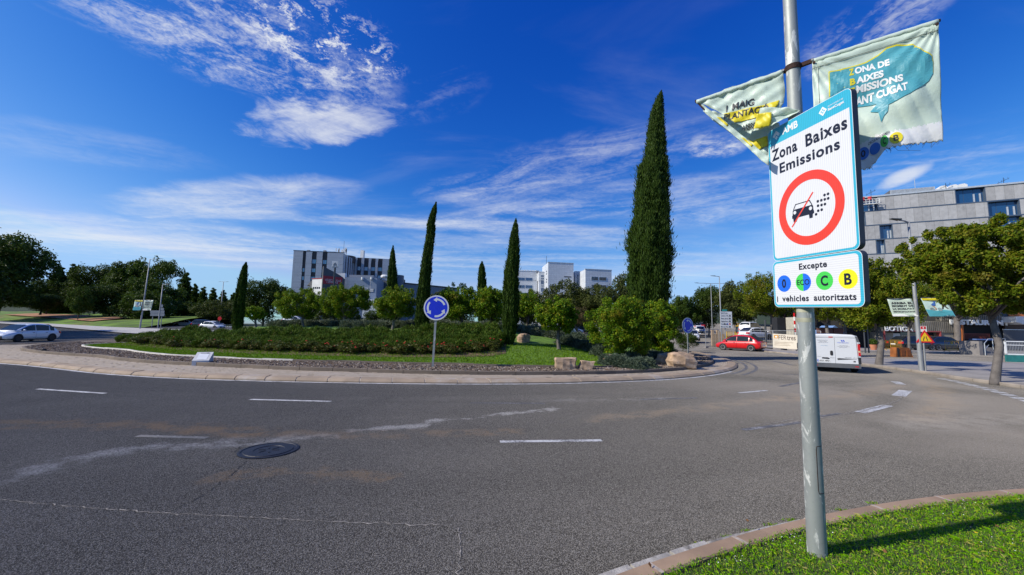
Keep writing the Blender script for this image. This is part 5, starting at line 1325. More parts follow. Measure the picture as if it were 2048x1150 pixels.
# --- boulders
def boulder(label, px_, py_, w, d, h, seed, mat=M_ROCK, slab=0, base=None, rz=0.0):
    bm = bmesh.new(); bmesh.ops.create_cube(bm, size=1.0); bmesh.ops.subdivide_edges(bm, edges=bm.edges, cuts=5, use_grid_fill=True); r = np.random.default_rng(seed); ph = r.uniform(0, 6, 12)
    for v in bm.verts:
        p = np.array(v.co); l = np.linalg.norm(p); sph = p / l * .62; p = p * (.72 if seed < 3 else .45) + sph * (.28 if seed < 3 else .62) if not slab else p * .9 + sph * .1
        nz = .07 * math.sin(5 * p[0] + ph[0] + 3 * p[2]) + .06 * math.sin(7 * p[1] + ph[1] + 4 * p[0]) + .05 * math.sin(11 * p[2] + ph[2] + 6 * p[0]) + .03 * math.sin(19 * p[0] + 13 * p[1] + ph[3])
        p = p * (1 + nz); p[2] = p[2] + .5
        if slab: p[0] += slab * p[2] * .3
        v.co = Vector((p[0] * w, p[1] * d, max(p[2], -.05) * h))
    me = bpy.data.meshes.new('boulder'); bm.to_mesh(me); bm.free(); me.materials.append(mat)
    o_ = link('boulder', me); g = vec(base) if base is not None else MH(px_, py_); o_.location = (g[0], g[1], g[2] - .05); o_.rotation_euler = (0, 0, rz); tag(o_, label, 'boulder', 'boulders on the island'); return o_
boulder('squared tan boulder lying at the lawn edge, left of the pair', 1131, 736, .80, .5, .48, 1, base=G(1131, 737, .24))
boulder('smaller pale slab leaning beside the squared boulder', 1163, 737, .55, .4, .36, 2, base=G(1164, 738, .24) + np.array([.1, .1, 0]), slab=1)
boulder('biggest tan boulder near the second roundabout sign', 1358, 730, 1.05, .8, .62, 3, base=G(1362, 733, .22))
boulder('rounded tan boulder touching the biggest boulder on its left', 1336, 729, .8, .6, .55, 4, base=G(1338, 730, .22) + np.array([0, .25, 0]))
boulder('dark boulder behind the lawn cypress', 1047, 684, .62, .5, .5, 5, rz=.6)
boulder('flat pale boulder lying at the back of the lawn', 1180, 678, 1.3, .8, .35, 6, slab=1)
boulder('small upright stone at the foot of the nearest leafy bush', 1216, 728, .35, .3, .45, 7)

# --- trees outside the island
def proto_tree(name, label, cat, group, loc, hgt, w, n, L, W, leaf, bark, seed, trunk=.25, kind='round', r0=.02):
    t_ = thing(name, label, cat, loc, 0, group)
    if kind == 'round': bl = crown_blobs(.42, .42, .36, 30, .14, seed, .60, .1, .3)
    elif kind == 'poplar': bl = [(np.array([.10 * math.cos(k * 2.4) * (1 - abs(k / 26 - .35)), .10 * math.sin(k * 2.4) * (1 - abs(k / 26 - .35)), .10 + .86 * k / 26]), np.array([.10, .10, .10]) * (1.25 - .95 * (k / 26) ** 1.6)) for k in range(27)]
    else: bl = crown_blobs(.40, .40, .22, 26, .12, seed, .74, .3, .25)
    bl = [(b_[0] * np.array([w, w, hgt]) if kind != 'poplar' else b_[0] * np.array([w * 2.2, w * 2.2, hgt]), b_[1] * np.array([w, w, w if kind != 'poplar' else hgt * .7]) * (1 if kind != 'poplar' else np.array([2.6, 2.6, 1.0]))) for b_ in bl]
    link('crown', array_mesh('crown', blob_leaves(bl, n, L, W, seed, .25, .5, .18), 4, leaf), t_)
    mb = MB(); limbs(mb, (0, 0, 0), hgt * (.42 if kind != 'poplar' else .9), hgt * r0, [b_[0] for b_ in bl[:8]] if kind != 'poplar' else [], seed); mb.build('trunk', bark, t_, world=False, smooth=True)
    return t_
TP = {}
def bg(kind, label, group, x0, x1, ytop, Y, zbase, name='tree', cat='tree'):
    "a tree between two pixels, its top at ytop, standing at distance Y"
    a_, b_, tp = P(x0, ytop + 40, Y), P(x1, ytop + 40, Y), P((x0 + x1) / 2, ytop, Y); w = np.linalg.norm(b_ - a_); h = tp[2] - zbase; x = (a_[0] + b_[0]) / 2
    spec = {'dark': ('dark_tree', L_DARK, 'round'), 'mid': ('green_tree', L_MID, 'round'), 'olive': ('oak_tree', L_OLIVE, 'round'), 'poplar': ('poplar_tree', L_MID, 'poplar'), 'street': ('street_tree', L_STREET, 'round'), 'sparse': ('sparse_tree', L_MID, 'flat')}[kind]
    key = (kind, len([1 for k in TP if k[0] == kind]) % 3 if False else 0); v = int(x0 * 7 + x1) % 2; key = (kind, v)
    if key not in TP:
        TP[key] = proto_tree(spec[0], label, 'tree', group, (x, Y, zbase), 10.0, 10.0 if kind != 'poplar' else 3.2, 17000 if kind != 'sparse' else 7000, .32, .20, spec[1], M_BARKD, 100 + len(TP) * 3, kind=spec[2]); t_ = TP[key]
    else: t_ = dup(TP[key], (x, Y, zbase), 0, label, group)
    t_.scale = (w / 8.6 if kind != 'poplar' else w / 3.0, w / 8.6 if kind != 'poplar' else w / 3.0, h / 10.0); t_.rotation_euler = (0, 0, (x0 * 1.7) % 6.28); t_.location = (x, Y, zbase); return t_
zb_ = lambda px_, Y: bankh(P(px_, 640, Y)[0], Y) - .1
bg('dark', 'large dark tree at the left edge, tallest on the grass bank', 'trees on the left bank', -60, 78, 476, 92, zb_(10, 92))
bg('dark', 'dark tree at the very left edge in front of the tallest one', 'trees on the left bank', -80, 40, 520, 88, zb_(-20, 88))
bg('poplar', 'left one of two rounded poplars behind the left bank', 'trees on the left bank', 98, 134, 529, 120, 3)
bg('poplar', 'right one of two rounded poplars behind the left bank', 'trees on the left bank', 128, 162, 526, 122, 3)
bg('mid', 'low bushy tree between the tallest dark tree and the two poplars', 'trees on the left bank', 60, 130, 562, 112, 2)
bg('dark', 'dark spreading tree right of the two poplars', 'trees on the left bank', 150, 236, 536, 115, 2.5)
bg('mid', 'tall green tree left of the banner lamp on the far road', 'trees on the left bank', 226, 296, 528, 110, 2)
bg('sparse', 'loose airy tree with sky showing through behind the banner lamp', 'trees on the left bank', 262, 352, 516, 112, 2)
bg('mid', 'green tree filling in below the airy tree', 'trees on the left bank', 250, 345, 556, 104, 1)
bg('dark', 'broad dark bush low on the left bank beside the young tree', 'trees on the left bank', 176, 262, 572, 98, 1.0)
bg('dark', 'dark bush at the foot of the bank behind the young tree', 'trees on the left bank', 40, 120, 590, 100, 3.2)
bg('mid', 'green bush behind the far road sign', 'trees on the left bank', 240, 330, 585, 92, .0)
bg('mid', 'young light green tree with a thin trunk on the bank', 'trees on the left bank', 140, 176, 576, 86, zb_(157, 86))
for x, t_, lab in [(0, 352, 'leftmost and tallest poplar of the far row'), (0, 376, 'second poplar of the far row'), (0, 392, 'third poplar of the far row'), (0, 412, 'fourth poplar of the far row, right of the third'), (0, 432, 'fifth poplar of the far row'), (0, 452, 'rightmost poplar of the far row before the lone cypress')]:
    tops = {352: 543, 376: 566, 392: 572, 412: 574, 432: 579, 452: 584}; w_ = {352: 34, 376: 24}.get(t_, 24)
    bg('poplar', lab, 'row of poplars far left', t_, t_ + w_, tops[t_], 130, 1)
bg('dark', 'dark tree below the far poplars', 'trees beyond the island on the left', 326, 404, 606, 105, 0)
bg('olive', 'rounded olive-green tree left of the lone thin cypress', 'trees beyond the island on the left', 396, 478, 602, 96, 0)
bg('dark', 'dark rounded tree right of the lone thin cypress', 'trees beyond the island on the left', 486, 570, 564, 90, 0)
bg('olive', 'olive-green tree at the foot of the striped building', 'trees beyond the island in the middle', 560, 640, 586, 86, 0)
bg('dark', 'dark tree below the red dealership sign', 'trees beyond the island in the middle', 636, 716, 612, 80, 0)
bg('dark', 'dark tree left of the leaning cypress foot', 'trees beyond the island in the middle', 726, 800, 622, 80, 0)
bg('olive', 'olive tree right of the leaning cypress', 'trees beyond the island in the middle', 850, 912, 586, 84, 0)
bg('dark', 'dark tree behind the front roundabout sign', 'trees beyond the island in the middle', 900, 968, 596, 82, 0)
bg('dark', 'dark tree left of the lawn cypress', 'trees beyond the island in the middle', 960, 1040, 590, 84, 0)
bg('olive', 'olive tree right of the lawn cypress', 'trees beyond the island in the middle', 1030, 1092, 582, 86, 0)
bg('olive', 'round olive oak below the white office tower', 'oaks below the white office', 1082, 1172, 564, 72, 0)
bg('olive', 'second olive oak below the right wing of the white office', 'oaks below the white office', 1150, 1238, 572, 70, 0)
bg('olive', 'tall olive oak just left of the tallest cypress', 'oaks below the white office', 1212, 1290, 552, 74, 0)
bg('dark', 'dark tree hidden low behind the two olive oaks', 'oaks below the white office', 1120, 1200, 592, 80, 0)
bg('dark', 'dark tree between the tallest cypress and the second sign', 'trees behind the right road', 1300, 1390, 610, 90, 1)
bg('mid', 'light green tree above the second roundabout sign', 'trees behind the right road', 1338, 1396, 597, 70, .6)
bg('dark', 'dark green tree left of the tall road lamp', 'trees behind the right road', 1380, 1452, 578, 72, 1.0)
bg('olive', 'tree behind the tall road lamp', 'trees behind the right road', 1430, 1506, 566, 66, .8)
bg('dark', 'dark tree low behind the direction board', 'trees behind the right road', 1440, 1540, 590, 120, 4.6)
bg('dark', 'far dark tree above the road works', 'trees behind the right road', 1520, 1620, 596, 118, 4.6)
bg('dark', 'far dark tree half hidden by the exception plate', 'trees behind the right road', 1600, 1720, 590, 110, 4.2)
bg('mid', 'tree seen just right of the exception plate behind the van', 'trees behind the right road', 1690, 1790, 560, 70, 1.0)
# street trees on the right with trunks in view
def street(label, base, trunk_top_px, cr, n, seed, r0, L=.17, W=.11, dz=0, more=()):
    n = int(n * 1.6)
    b0 = vec(base); c, rx, rz = crown_px(*cr, b0[1]); tt = P(trunk_top_px[0], trunk_top_px[1], b0[1])
    return tree('street_tree', label, 'tree', b0, c, (rx * 1.1, rx, rz * 1.1), n, L * .68, W * .60, L_STREET, M_BARK2, seed, r0, 84, .20, 'street trees on the right pavement', .1, .2, .4, .8, tt[2] - b0[2], .25, 14, [(crown_px(*m_[:4], b0[1])[0], (crown_px(*m_[:4], b0[1])[1], crown_px(*m_[:4], b0[1])[1], crown_px(*m_[:4], b0[1])[2]), m_[4]) for m_ in more])
street('nearest street tree with a thick grey trunk at the right edge', G(1990, 763, .13), (1966, 618), (1834, 2116, 446, 596), 52000, 201, .135, .17, .11, more=[(1890, 2090, 548, 632, 34)])
street('street tree with leaning forked trunk behind the van', G(1758, 729, .13), (1746, 640), (1680, 1810, 518, 662), 24000, 202, .17, .19, .12)
street('thin street tree behind the banner lamp', G(1819, 706, .2), (1808, 655), (1780, 1860, 560, 655), 9000, 203, .12, .22, .14)
street('dark-trunked street tree in front of the restaurant', G(1914, 700, .2), (1908, 632), (1850, 1990, 545, 630), 22000, 204, .34, .22, .14)
street('street tree behind the works fence and the lettered banner', P(1551, 671, 54) * [1, 1, 0] + [0, 0, .3], (1540, 628), (1478, 1584, 548, 642), 16000, 205, .28, .26, .17)
street('street tree seen above the roof of the van', P(1655, 672, 46) * [1, 1, 0] + [0, 0, .2], (1650, 640), (1590, 1700, 570, 645), 12000, 206, .22, .24, .16)
street('small street tree right of the one above the van', P(1686, 674, 48) * [1, 1, 0] + [0, 0, .2], (1682, 640), (1660, 1730, 580, 648), 8000, 207, .14, .24, .16)
# shade trees standing outside the picture on the left
flat_poly('roadside_verge', [(-150, 26), (-58, 36), (-60, 43), (-69, 52), (-150, 60)], .13, M_LAWN)
for k, (x, y) in enumerate([(-67, 43), (-73, 49.5), (-82, 46), (-64, 37)]):
    dup(TP[('dark', sorted(v for kk, v in TP if kk == 'dark')[0])], (x, y, .1), k, 'broad roadside tree standing beyond the left edge of the photo', 'roadside trees beyond the left edge', (1.3, 1.3, 1.25))
# ------------------------------------------------------------------ buildings
class Fac:
    "a vertical wall plane between two ground points; boxes are given in metres along it, height and outward depth"
    def __init__(s, A, B, root):
        s.A = np.array([A[0], A[1], 0.0]); d = np.array([B[0] - A[0], B[1] - A[1], 0.0]); s.L = np.linalg.norm(d); s.d = d / s.L
        s.n = np.array([s.d[1], -s.d[0], 0.0]); s.root = root
        if s.n[1] > 0 and abs(s.n[1]) > .2: s.n = -s.n
    def sz(s, px, py):
        p = HP(px, py, s.A, s.n); return float((p - s.A) @ s.d), float(p[2])
    def pt(s, a, z, d=0.0): return s.A + s.d * a + s.n * d + np.array([0, 0, z])
    def add(s, mb, s0, s1, z0, z1, d0, d1, mi=None):
        return mb.obox(s.pt(s0, z0, d0), s.d * (s1 - s0), s.n * (d1 - d0), (0, 0, z1 - z0), mi)
    def box(s, name, s0, s1, z0, z1, d0, d1, mat, parent=None, **kw):
        return s.add(MB(), s0, s1, z0, z1, d0, d1).build(name, mat, parent or s.root, **kw)
    def rect(s, x0, y0, x1, y1):
        "metres of a pixel rectangle"
        a = s.sz(x0, (y0 + y1) / 2)[0]; b_ = s.sz(x1, (y0 + y1) / 2)[0]; z1 = s.sz((x0 + x1) / 2, y0)[1]; z0 = s.sz((x0 + x1) / 2, y1)[1]; return a, b_, z0, z1
def text_on(fac, s_, px0, px1, py_base, hgt, d, mat, name='lettering', depth=.0, bold=.02):
    a, z = fac.sz(px0, py_base); b_, _ = fac.sz(px1, py_base)
    me = text_me(s_, 1.0, mat, bold=bold, extrude=depth); xs_ = [v.co.x for v in me.vertices]; x0, x1 = min(xs_), max(xs_); L_ = np.array(wloc(fac.root))
    for v in me.vertices:
        p = fac.pt(a + (v.co.x - x0) / (x1 - x0) * (b_ - a), z + v.co.z / CAP * hgt, d - v.co.y); v.co = Vector(p - L_)
    return link(name, me, fac.root)
def brickmat(name, col, line, w, h, mortar=.02, rough=.6, offset=0.0, var=.06, metal=0.0, spec=.5):
    m, q = newmat(name); tc = q.n('ShaderNodeTexCoord').outputs['Object']
    sp = q.n('ShaderNodeSeparateXYZ', None, Vector=tc); hx = q.m('ADD', sp.outputs[0], q.m('MULTIPLY', sp.outputs[1], .37))
    v = q.n('ShaderNodeCombineXYZ', None, X=hx, Y=sp.outputs[2], Z=0.0).outputs[0]
    br = q.n('ShaderNodeTexBrick', {'offset': offset}, Vector=v, Color1=tuple(x * (1 - var) for x in col), Color2=tuple(x * (1 + var) for x in col), Mortar=line, Scale=1.0, Mortar_Size=mortar, Brick_Width=w, Row_Height=h)
    c = q.mix(q.m('MULTIPLY', q.step(q.noise(q.n('ShaderNodeMapping', None, Vector=tc, Scale=(1, 1, .2)).outputs[0], .5, 4, .6), .45, .8), .25), br.outputs[0], tuple(x * .8 for x in col))
    b = q.n('ShaderNodeBsdfPrincipled', None, Base_Color=c, Roughness=rough, Metallic=metal); b.inputs['Specular IOR Level'].default_value = spec
    q.n('ShaderNodeOutputMaterial', None, Surface=b); return m
M_CLAD = brickmat('ribbed_cladding', (.43, .46, .50), (.30, .32, .35), 40.0, .55, .03, .45)
M_CLADW = brickmat('white_tile_cladding', (.62, .64, .67), (.46, .48, .51), 1.25, .85, .035, .4)
M_STRIP = pbr('dark_brown_strip', (.035, .028, .028), .5, var=.2, nscale=.6)
G_BLUE = glassmat('blue_glass', (.03, .20, .34), .08); G_DARK = glassmat('dark_glass', (.012, .025, .04), .05); G_NAVY = glassmat('navy_glass', (.012, .06, .16), .05)
M_WHITEW = pbr('white_render', (.72, .72, .70), .8, var=.08, nscale=.4); M_DGREY = pbr('dark_grey_render', (.10, .105, .115), .8, var=.12, nscale=.5)
M_GREYW = pbr('mid_grey_render', (.24, .26, .29), .8, var=.1, nscale=.5); M_FRAME = pbr('dark_frame', (.04, .045, .055), .4, .3); M_LFRAME = pbr('light_frame', (.55, .58, .60), .4, .3)
M_ROOFG = pbr('roof_gravel', (.22, .21, .20), .95)

# --- striped building
b0 = P(581, 640, 150); sb = thing('striped_building', 'grey hospital-like block with dark vertical window stripes on the left', 'building', (b0[0], b0[1], 0))
zt = P(581, 501.5, 150)[2]
f1 = Fac(P(577.5, 640, 150), P(679.7, 640, 153), sb); f2 = Fac(f1.pt(f1.L, 0), P(703.5, 640, 168), sb); f3 = Fac(f2.pt(f2.L, 0), P(780, 640, 171), sb)
mb = MB(); A_, B_, C_, D_ = f1.pt(0, 0, -.3), f1.pt(f1.L, 0, -.3), f2.pt(f2.L, 0, -.3), f3.pt(f3.L, 0, -.3)
back_ = [D_ + [-14, 40, 0], A_ + [2, 40, 0]]
pl_ = [A_, B_, C_, D_] + back_; n = len(pl_)
zt3 = P(703.5, 518.8, 168)[2]
V = [(p[0], p[1], -1) for p in pl_] + [(p[0], p[1], zt - .3) for p in pl_]
mb.add(V, [(i, (i + 1) % n, (i + 1) % n + n, i + n) for i in range(n)] + [tuple(range(n, 2 * n))]); mb.build('wall', M_GREYW, sb)
z5p = lambda x, y: (540 + x / 5.475, 470 + y / 5.475)
def striped(fac, cols, strips, wins, ztop, rows, zb=2.0):
    for a, b_ in cols:
        for k in range(rows):
            zz0, zz1 = zb + (ztop - zb) * k / rows, zb + (ztop - zb) * (k + 1) / rows
            fac.box('cladding_panel', a + .03, b_ - .03, zz0 + .03, zz1 - .03, 0, .16 + .01 * ((k * 7) % 3), M_CLAD)
    for a, b_ in strips: fac.box('dark_stripe', a, b_, zb, ztop, -.25, -.05, M_STRIP)
    for (a, b_), z0_, z1_ in wins:
        w = fac.box('window', a + .08, b_ - .08, z0_, z1_, -.04, .02, M_FRAME); fac.box('pane', a + .2, b_ - .2, z0_ + .12, z1_ - .12, .022, .04, G_BLUE, w)
sx = lambda fac, x: fac.sz(z5p(x, 300)[0] + 0, 525)[0]
e = [0] + [sx(f1, x) for x in (357, 390, 457, 507, 573, 624)] + [f1.L]
zr = lambda fac, x, y: fac.sz(*z5p(x, y))[1]
st1 = [(e[1], e[2]), (e[3], e[4]), (e[5], e[6])]
striped(f1, [(e[0], e[1]), (e[2], e[3]), (e[4], e[5]), (e[6], e[7])], st1,
        [(st1[0], zr(f1, 360, 405), zr(f1, 360, 360)), (st1[0], zr(f1, 350, 495), zr(f1, 350, 450))] +
        [(st1[1], zr(f1, 480, b_), zr(f1, 480, a)) for a, b_ in ((265, 315), (365, 410), (455, 500))] + [(st1[2], zr(f1, 590, b_), zr(f1, 590, a)) for a, b_ in ((272, 320), (370, 415), (460, 505))], zt, 6)
k_ = [f2.L * x for x in (0, .12, .2, .32, .42, .52, .6, .7, .78, .86, 1.0)]
striped(f2, [(k_[i], k_[i + 1]) for i in (0, 2, 4, 6, 8)], [(k_[i], k_[i + 1]) for i in (1, 3, 5, 7)] + [(k_[9], k_[10])], [], zt - .2, 3)
e3 = [sx(f3, x) for x in (872, 920, 953, 1000, 1032, 1080, 1107, 1155, 1183, 1232)] + [f3.L]
st3 = [(e3[i], e3[i + 1]) for i in (0, 2, 4, 6, 8)]
striped(f3, [(e3[1], e3[2]), (e3[3], e3[4]), (e3[5], e3[6]), (e3[7], e3[8]), (e3[9], e3[10])], st3, [(w, zr(f3, 1040, 392), zr(f3, 1040, 347)) for w in st3] + [(w, zr(f3, 1150, 480), zr(f3, 1150, 440)) for w in st3[3:]], zt3 + .9, 5)
mb = MB(); f1.add(mb, -.1, f1.L + .1, zt, zt + .25, -.5, .2); mb.build('roof_edge', M_FRAME, sb)
c_ = P(695, 515, 165); mb = MB(); mb.tube([(c_[0], c_[1], zt - 2), (c_[0], c_[1], zt + .8)], 3.2, 20); mb.build('roof_drum', M_STRIP, sb)
ch_ = Fac(P(720, 640, 172), P(727, 640, 172), sb); a, b_, z0_, z1_ = ch_.rect(720.5, 500.5, 727, 522); ch_.box('chimney', a, b_, z0_ - 1, z1_, -1.4, 0, M_WHITEW)
mr = np.random.default_rng(9)
for k in range(16):
    px_ = mr.choice([673, 676, 679, 684, 688, 690, 693]) + mr.normal(0, .7); y1 = mr.uniform(495, 500); p = P(px_, y1, 156)
    mb = MB(); mb.tube([(p[0], p[1], zt - 1), p], .09, 5); mb.box((p[0], p[1] - .2, p[2] - 1.2), (.32, .2, 1.1)); mb.build('antenna', M_WHITEW, sb)
for px_ in (645, 650, 656, 661, 665, 602, 612):
    p = P(px_, 503, 152); mb = MB(); mb.box((p[0], p[1] + 2, zt + .1), (.9, .9, .5 + .5 * (px_ % 3 == 0))); mb.build('roof_vent', M_GREYW, sb)
mb = MB(); p = P(688.5, 482, 158); mb.tube([(p[0], p[1], zt), p], .06, 4); mb.build('antenna', M_FRAME, sb)

# --- dealership in front of it
dY = 118.0; d0 = P(648, 640, dY); dl_ = thing('car_dealership', 'low dealership with a dark pointed wedge wall and red sign between trees', 'building', (d0[0], d0[1], 0))
fw = Fac(P(622, 640, dY + 2), P(648, 640, dY), dl_); z1p = lambda x, y: (610 + x / 12.78, 510 + y / 12.78)
a, b_, z0_, z1_ = fw.rect(*z1p(180, 612), *z1p(452, 860)); fw.box('white_wall', a, b_, 0, z1_, -8, 0, M_WHITEW); fw.box('red_trim', a - .1, b_, z1_, z1_ + .25, -8, .1, pbr('red_trim_paint', (.35, .04, .04), .5))
for x in (200, 250, 300, 350):
    a, b_, z0_, z1_ = fw.rect(*z1p(x, 818), *z1p(x + 34, 862)); w = fw.box('window', a, b_, z0_, z1_, 0, .05, M_FRAME); fw.box('pane', a + .05, b_ - .05, z0_ + .05, z1_ - .05, .052, .07, G_DARK, w)
p_ = [fw.sz(*z1p(*c)) for c in ((25, 790), (100, 700), (170, 640), (175, 880), (110, 880), (100, 760))]
MB().prism([(x, z) for x, z in p_], fw.A - fw.n * .2, fw.d, EZ, -fw.n, 3.0).build('entrance_canopy', M_DGREY, dl_)
fd = Fac(P(646, 640, dY - .5), P(690, 640, dY + 3), dl_)
w_ = [fd.sz(*z1p(*c)) for c in ((475, 285), (530, 320), (740, 430), (900, 520), (985, 580), (1005, 640), (1000, 780))]
MB().prism([(w_[0][0], 0)] + w_ + [(w_[-1][0], 0)], fd.A, fd.d, EZ, -fd.n, 1.2).build('wedge_wall', M_DGREY, dl_)
r4 = [fd.sz(*z1p(*c)) for c in ((470, 525), (950, 575), (955, 640), (930, 745), (462, 735))]
rs = MB().prism(r4, fd.A + fd.n * .1, fd.d, EZ, -fd.n, .1).build('red_sign', pbr('red_sign_face', (.40, .02, .03), .5), dl_)
M_SIGNW = pbr('sign_letter_white', (.72, .68, .68), .5)
text_on(fd, 'VEHICLES Km0', 610 + 505 / 12.78, 610 + 915 / 12.78, 510 + 660 / 12.78, .62, .13, M_SIGNW, bold=.0); text_on(fd, 'i SEMINOUS', 610 + 550 / 12.78, 610 + 840 / 12.78, 510 + 712 / 12.78, .55, .13, M_SIGNW, bold=.0)
fr_ = Fac(P(686, 640, dY + 4), P(753.5, 640, dY + 5), dl_)
a, b_, z0_, z1_ = fr_.rect(*z1p(1010, 575), *z1p(1832, 900)); fr_.box('showroom_wall', a, b_, 0, z1_, -14, 0, brickmat('blue_grey_panels', (.24, .29, .37), (.17, .21, .27), 6.0, 1.1, .03, .5))
a, b_, z0_, z1_ = fr_.rect(*z1p(1030, 470), *z1p(1670, 572)); fr_.box('roof_parapet', a, b_, z0_, z1_, -16, -4, M_GREYW)
a, b_, z0_, z1_ = fr_.rect(*z1p(815, 460), *z1p(1018, 600)); MB().prism([fr_.sz(*z1p(*c)) for c in ((815, 470), (1018, 458), (1018, 612))], fr_.A - fr_.n * .2, fr_.d, EZ, -fr_.n, 2).build('white_fin', M_WHITEW, dl_)
for x in (1470, 1705):
    p = fr_.pt(*fr_.sz(*z1p(x, 600)), .2); MB().tube([p - [0, 0, .4], p + [0, 0, .4]], .35, 10).build('roof_lamp', M_WHITEW, dl_)
a, b_, z0_, z1_ = fr_.rect(*z1p(1650, 860), *z1p(1760, 945)); w = fr_.box('window', a, b_, z0_, z1_, 0, .08, M_FRAME)
for k in (0, 1): fr_.box('pane', a + .1, b_ - .1, z0_ + .12 + (z1_ - z0_) * .5 * k, z0_ + (z1_ - z0_) * (.5 * k + .45), .082, .1, M_WHITEW, w)
a, b_, z0_, z1_ = fr_.rect(*z1p(1460, 838), *z1p(1615, 900)); w = fr_.box('window', a, b_, z0_, z1_, 0, .08, M_WHITEW); fr_.box('pane', a + .6, b_ - .2, z0_ + .15, z1_ - .12, .082, .1, M_GREYW, w)
a, b_, z0_, z1_ = fr_.rect(732, 600, 760, 626); fr_.box('lower_wall', a, b_, 0, z1_, .02, 4, M_WHITEW)
# warehouse going on to the right
wh = thing('warehouse', 'long low blue-grey warehouse roofline behind the cypresses', 'building', (P(760, 640, 140)[0], 140, 0))
fh = Fac(P(752, 640, 136), P(930, 640, 150), wh); ah, bh, z0_, z1_ = fh.rect(753, 562, 918, 640)
MB().prism([(0, 0), (0, fh.sz(754, 562)[1]), (fh.sz(918, 578)[0], fh.sz(918, 578)[1]), (fh.sz(918, 578)[0], 0)], fh.A, fh.d, EZ, -fh.n, 20).build('wall', brickmat('warehouse_panels', (.20, .22, .27), (.13, .15, .19), 3.0, 30.0, .04, .5), wh)
MB().prism([fh.sz(753, 559.5), fh.sz(753, 562), fh.sz(919, 578), fh.sz(919, 576)], fh.A + fh.n * .3, fh.d, EZ, -fh.n, 1.0).build('roof_edge', M_FRAME, wh)
a, z = fh.sz(806, 563); MB().box(fh.pt(a, z - .6, -3), (2.2, 2, 1.6)).build('roof_vent', M_DGREY, wh)
fh2 = Fac(P(753, 640, 133), P(777, 640, 133), wh); a, b_, z0_, z1_ = fh2.rect(753.5, 561, 774, 600); fh2.box('dark_annex', a, b_, 0, z1_, -2, 0, M_DGREY)
c_ = P(795, 556, 138); mb = MB(); mb.tube([(c_[0], c_[1], 6), (c_[0], c_[1], P(795, 551, 138)[2])], 2.2, 18); mb.build('blue_tank', pbr('tank_blue', (.07, .10, .15), .5), wh)
mb = MB(); c_ = P(771, 552, 136); mb.lathe([(0, 0), (1.5, .1), (1.6, .6), (1.2, 1.0), (0, 1.1)], (c_[0], c_[1], c_[2] - .7), 14); mb.build('roof_dome', M_WHITEW, wh)
# chevron totem sign of the dealership
tp_ = P(669, 560, 112); tm = thing('totem_sign', 'square white dealership sign with a chevron emblem on a dark post', 'sign', (tp_[0], 112, 0))
ft = Fac(P(662, 640, 112), P(676, 640, 112.3), tm); a, b_, z0_, z1_ = ft.rect(663.8, 522, 676.5, 535); ft.box('sign_panel', a, b_, z0_, z1_, -.4, 0, M_WHITEW)
ft.box('sign_band', a + .1, b_ - .1, z0_ + .1, z0_ + .28, .005, .02, M_GREYW)
for k in (0, 1):
    zc_ = z0_ + (z1_ - z0_) * (.40 + .22 * k); mb = MB(); cx2 = (a + b_) / 2; w2 = (b_ - a) * .27
    mb.prism([(cx2 - w2, zc_ - .28), (cx2, zc_ + .28), (cx2 + w2, zc_ - .28), (cx2 + w2, zc_ - .5), (cx2, zc_ + .05), (cx2 - w2, zc_ - .5)], ft.A + ft.n * .03, ft.d, EZ, -ft.n, .02); mb.build('emblem', M_DGREY, tm)
mb = MB(); p = ft.pt((a + b_) / 2, 0, -.2); mb.tube([p, p + [0, 0, z0_]], .28, 8); mb.build('post', M_FRAME, tm)

# --- white office
wb0 = P(1120, 640, 170); wo_ = thing('white_office', 'white tiled office building with a tall blank tower and two lower wings', 'building', (wb0[0], wb0[1], 0))
z8 = lambda x, y: (1030 + x / 9.752, 510 + y / 9.752)
def block(x0, x1, ytop, Y0, Y1, back, name, mat, yref=None):
    f = Fac(P(x0, 640, Y0), P(x1, 640, Y1), wo_); z1_ = f.sz((x0), ytop)[1]
    A_, B_ = f.pt(0, 0), f.pt(f.L, 0); C_, D_ = B_ + np.array(back), A_ + np.array(back); mb = MB()
    V = [(p[0], p[1], -1) for p in (A_, B_, C_, D_)] + [(p[0], p[1], z1_) for p in (A_, B_, C_, D_)]
    mb.add(V, [(0, 1, 5, 4), (1, 2, 6, 5), (2, 3, 7, 6), (3, 0, 4, 7), (4, 5, 6, 7)]); mb.build(name, mat, wo_)
    mb = MB(); f.add(mb, -.15, f.L + .15, z1_, z1_ + .25, -.6, .12); mb.build('parapet', M_LFRAME, wo_); return f, z1_
bk = (-1.5, 14, 0)
ftw, _ = block(1095.6, 1147, 524.7, 170, 172, bk, 'tower', M_CLADW); frt, _ = block(1171, 1224, 538.5, 165, 167, (-1.8, 16, 0), 'right_wing', M_CLADW)
flf, zlf = block(1020, 1074, 541.5, 182, 183, (0, 12, 0), 'left_wing', M_CLADW); fst, _ = block(1077, 1089.5, 544, 178, 178.4, (-.8, 8, 0), 'stair_tower', M_CLADW)
fst2, _ = block(1150, 1162, 543.2, 176, 176.4, (-1.2, 10, 0), 'stair_tower', M_CLADW); flk, _ = block(1141, 1151, 545, 180, 180.5, (0, 10, 0), 'link_block', M_CLADW)
def owin(f, x0, y0, x1, y1, div=2, glass=G_NAVY):
    a, b_, z0_, z1_ = f.rect(*z8(x0, y0), *z8(x1, y1)); w = f.box('window', a, b_, z0_, z1_, -.05, .08, M_LFRAME)
    for k in range(div): f.box('pane', a + .1 + (b_ - a - .1) * k / div, a + (b_ - a - .1) * (k + 1) / div, z0_ + .12, z1_ - .12, .085, .12, glass, w)
for y in (437, 583, 728):
    owin(flf, 62, y, 192, y + 62); owin(flf, 206, y + 4, 340, y + 66); owin(flf, -70, y - 4, 50, y + 58)
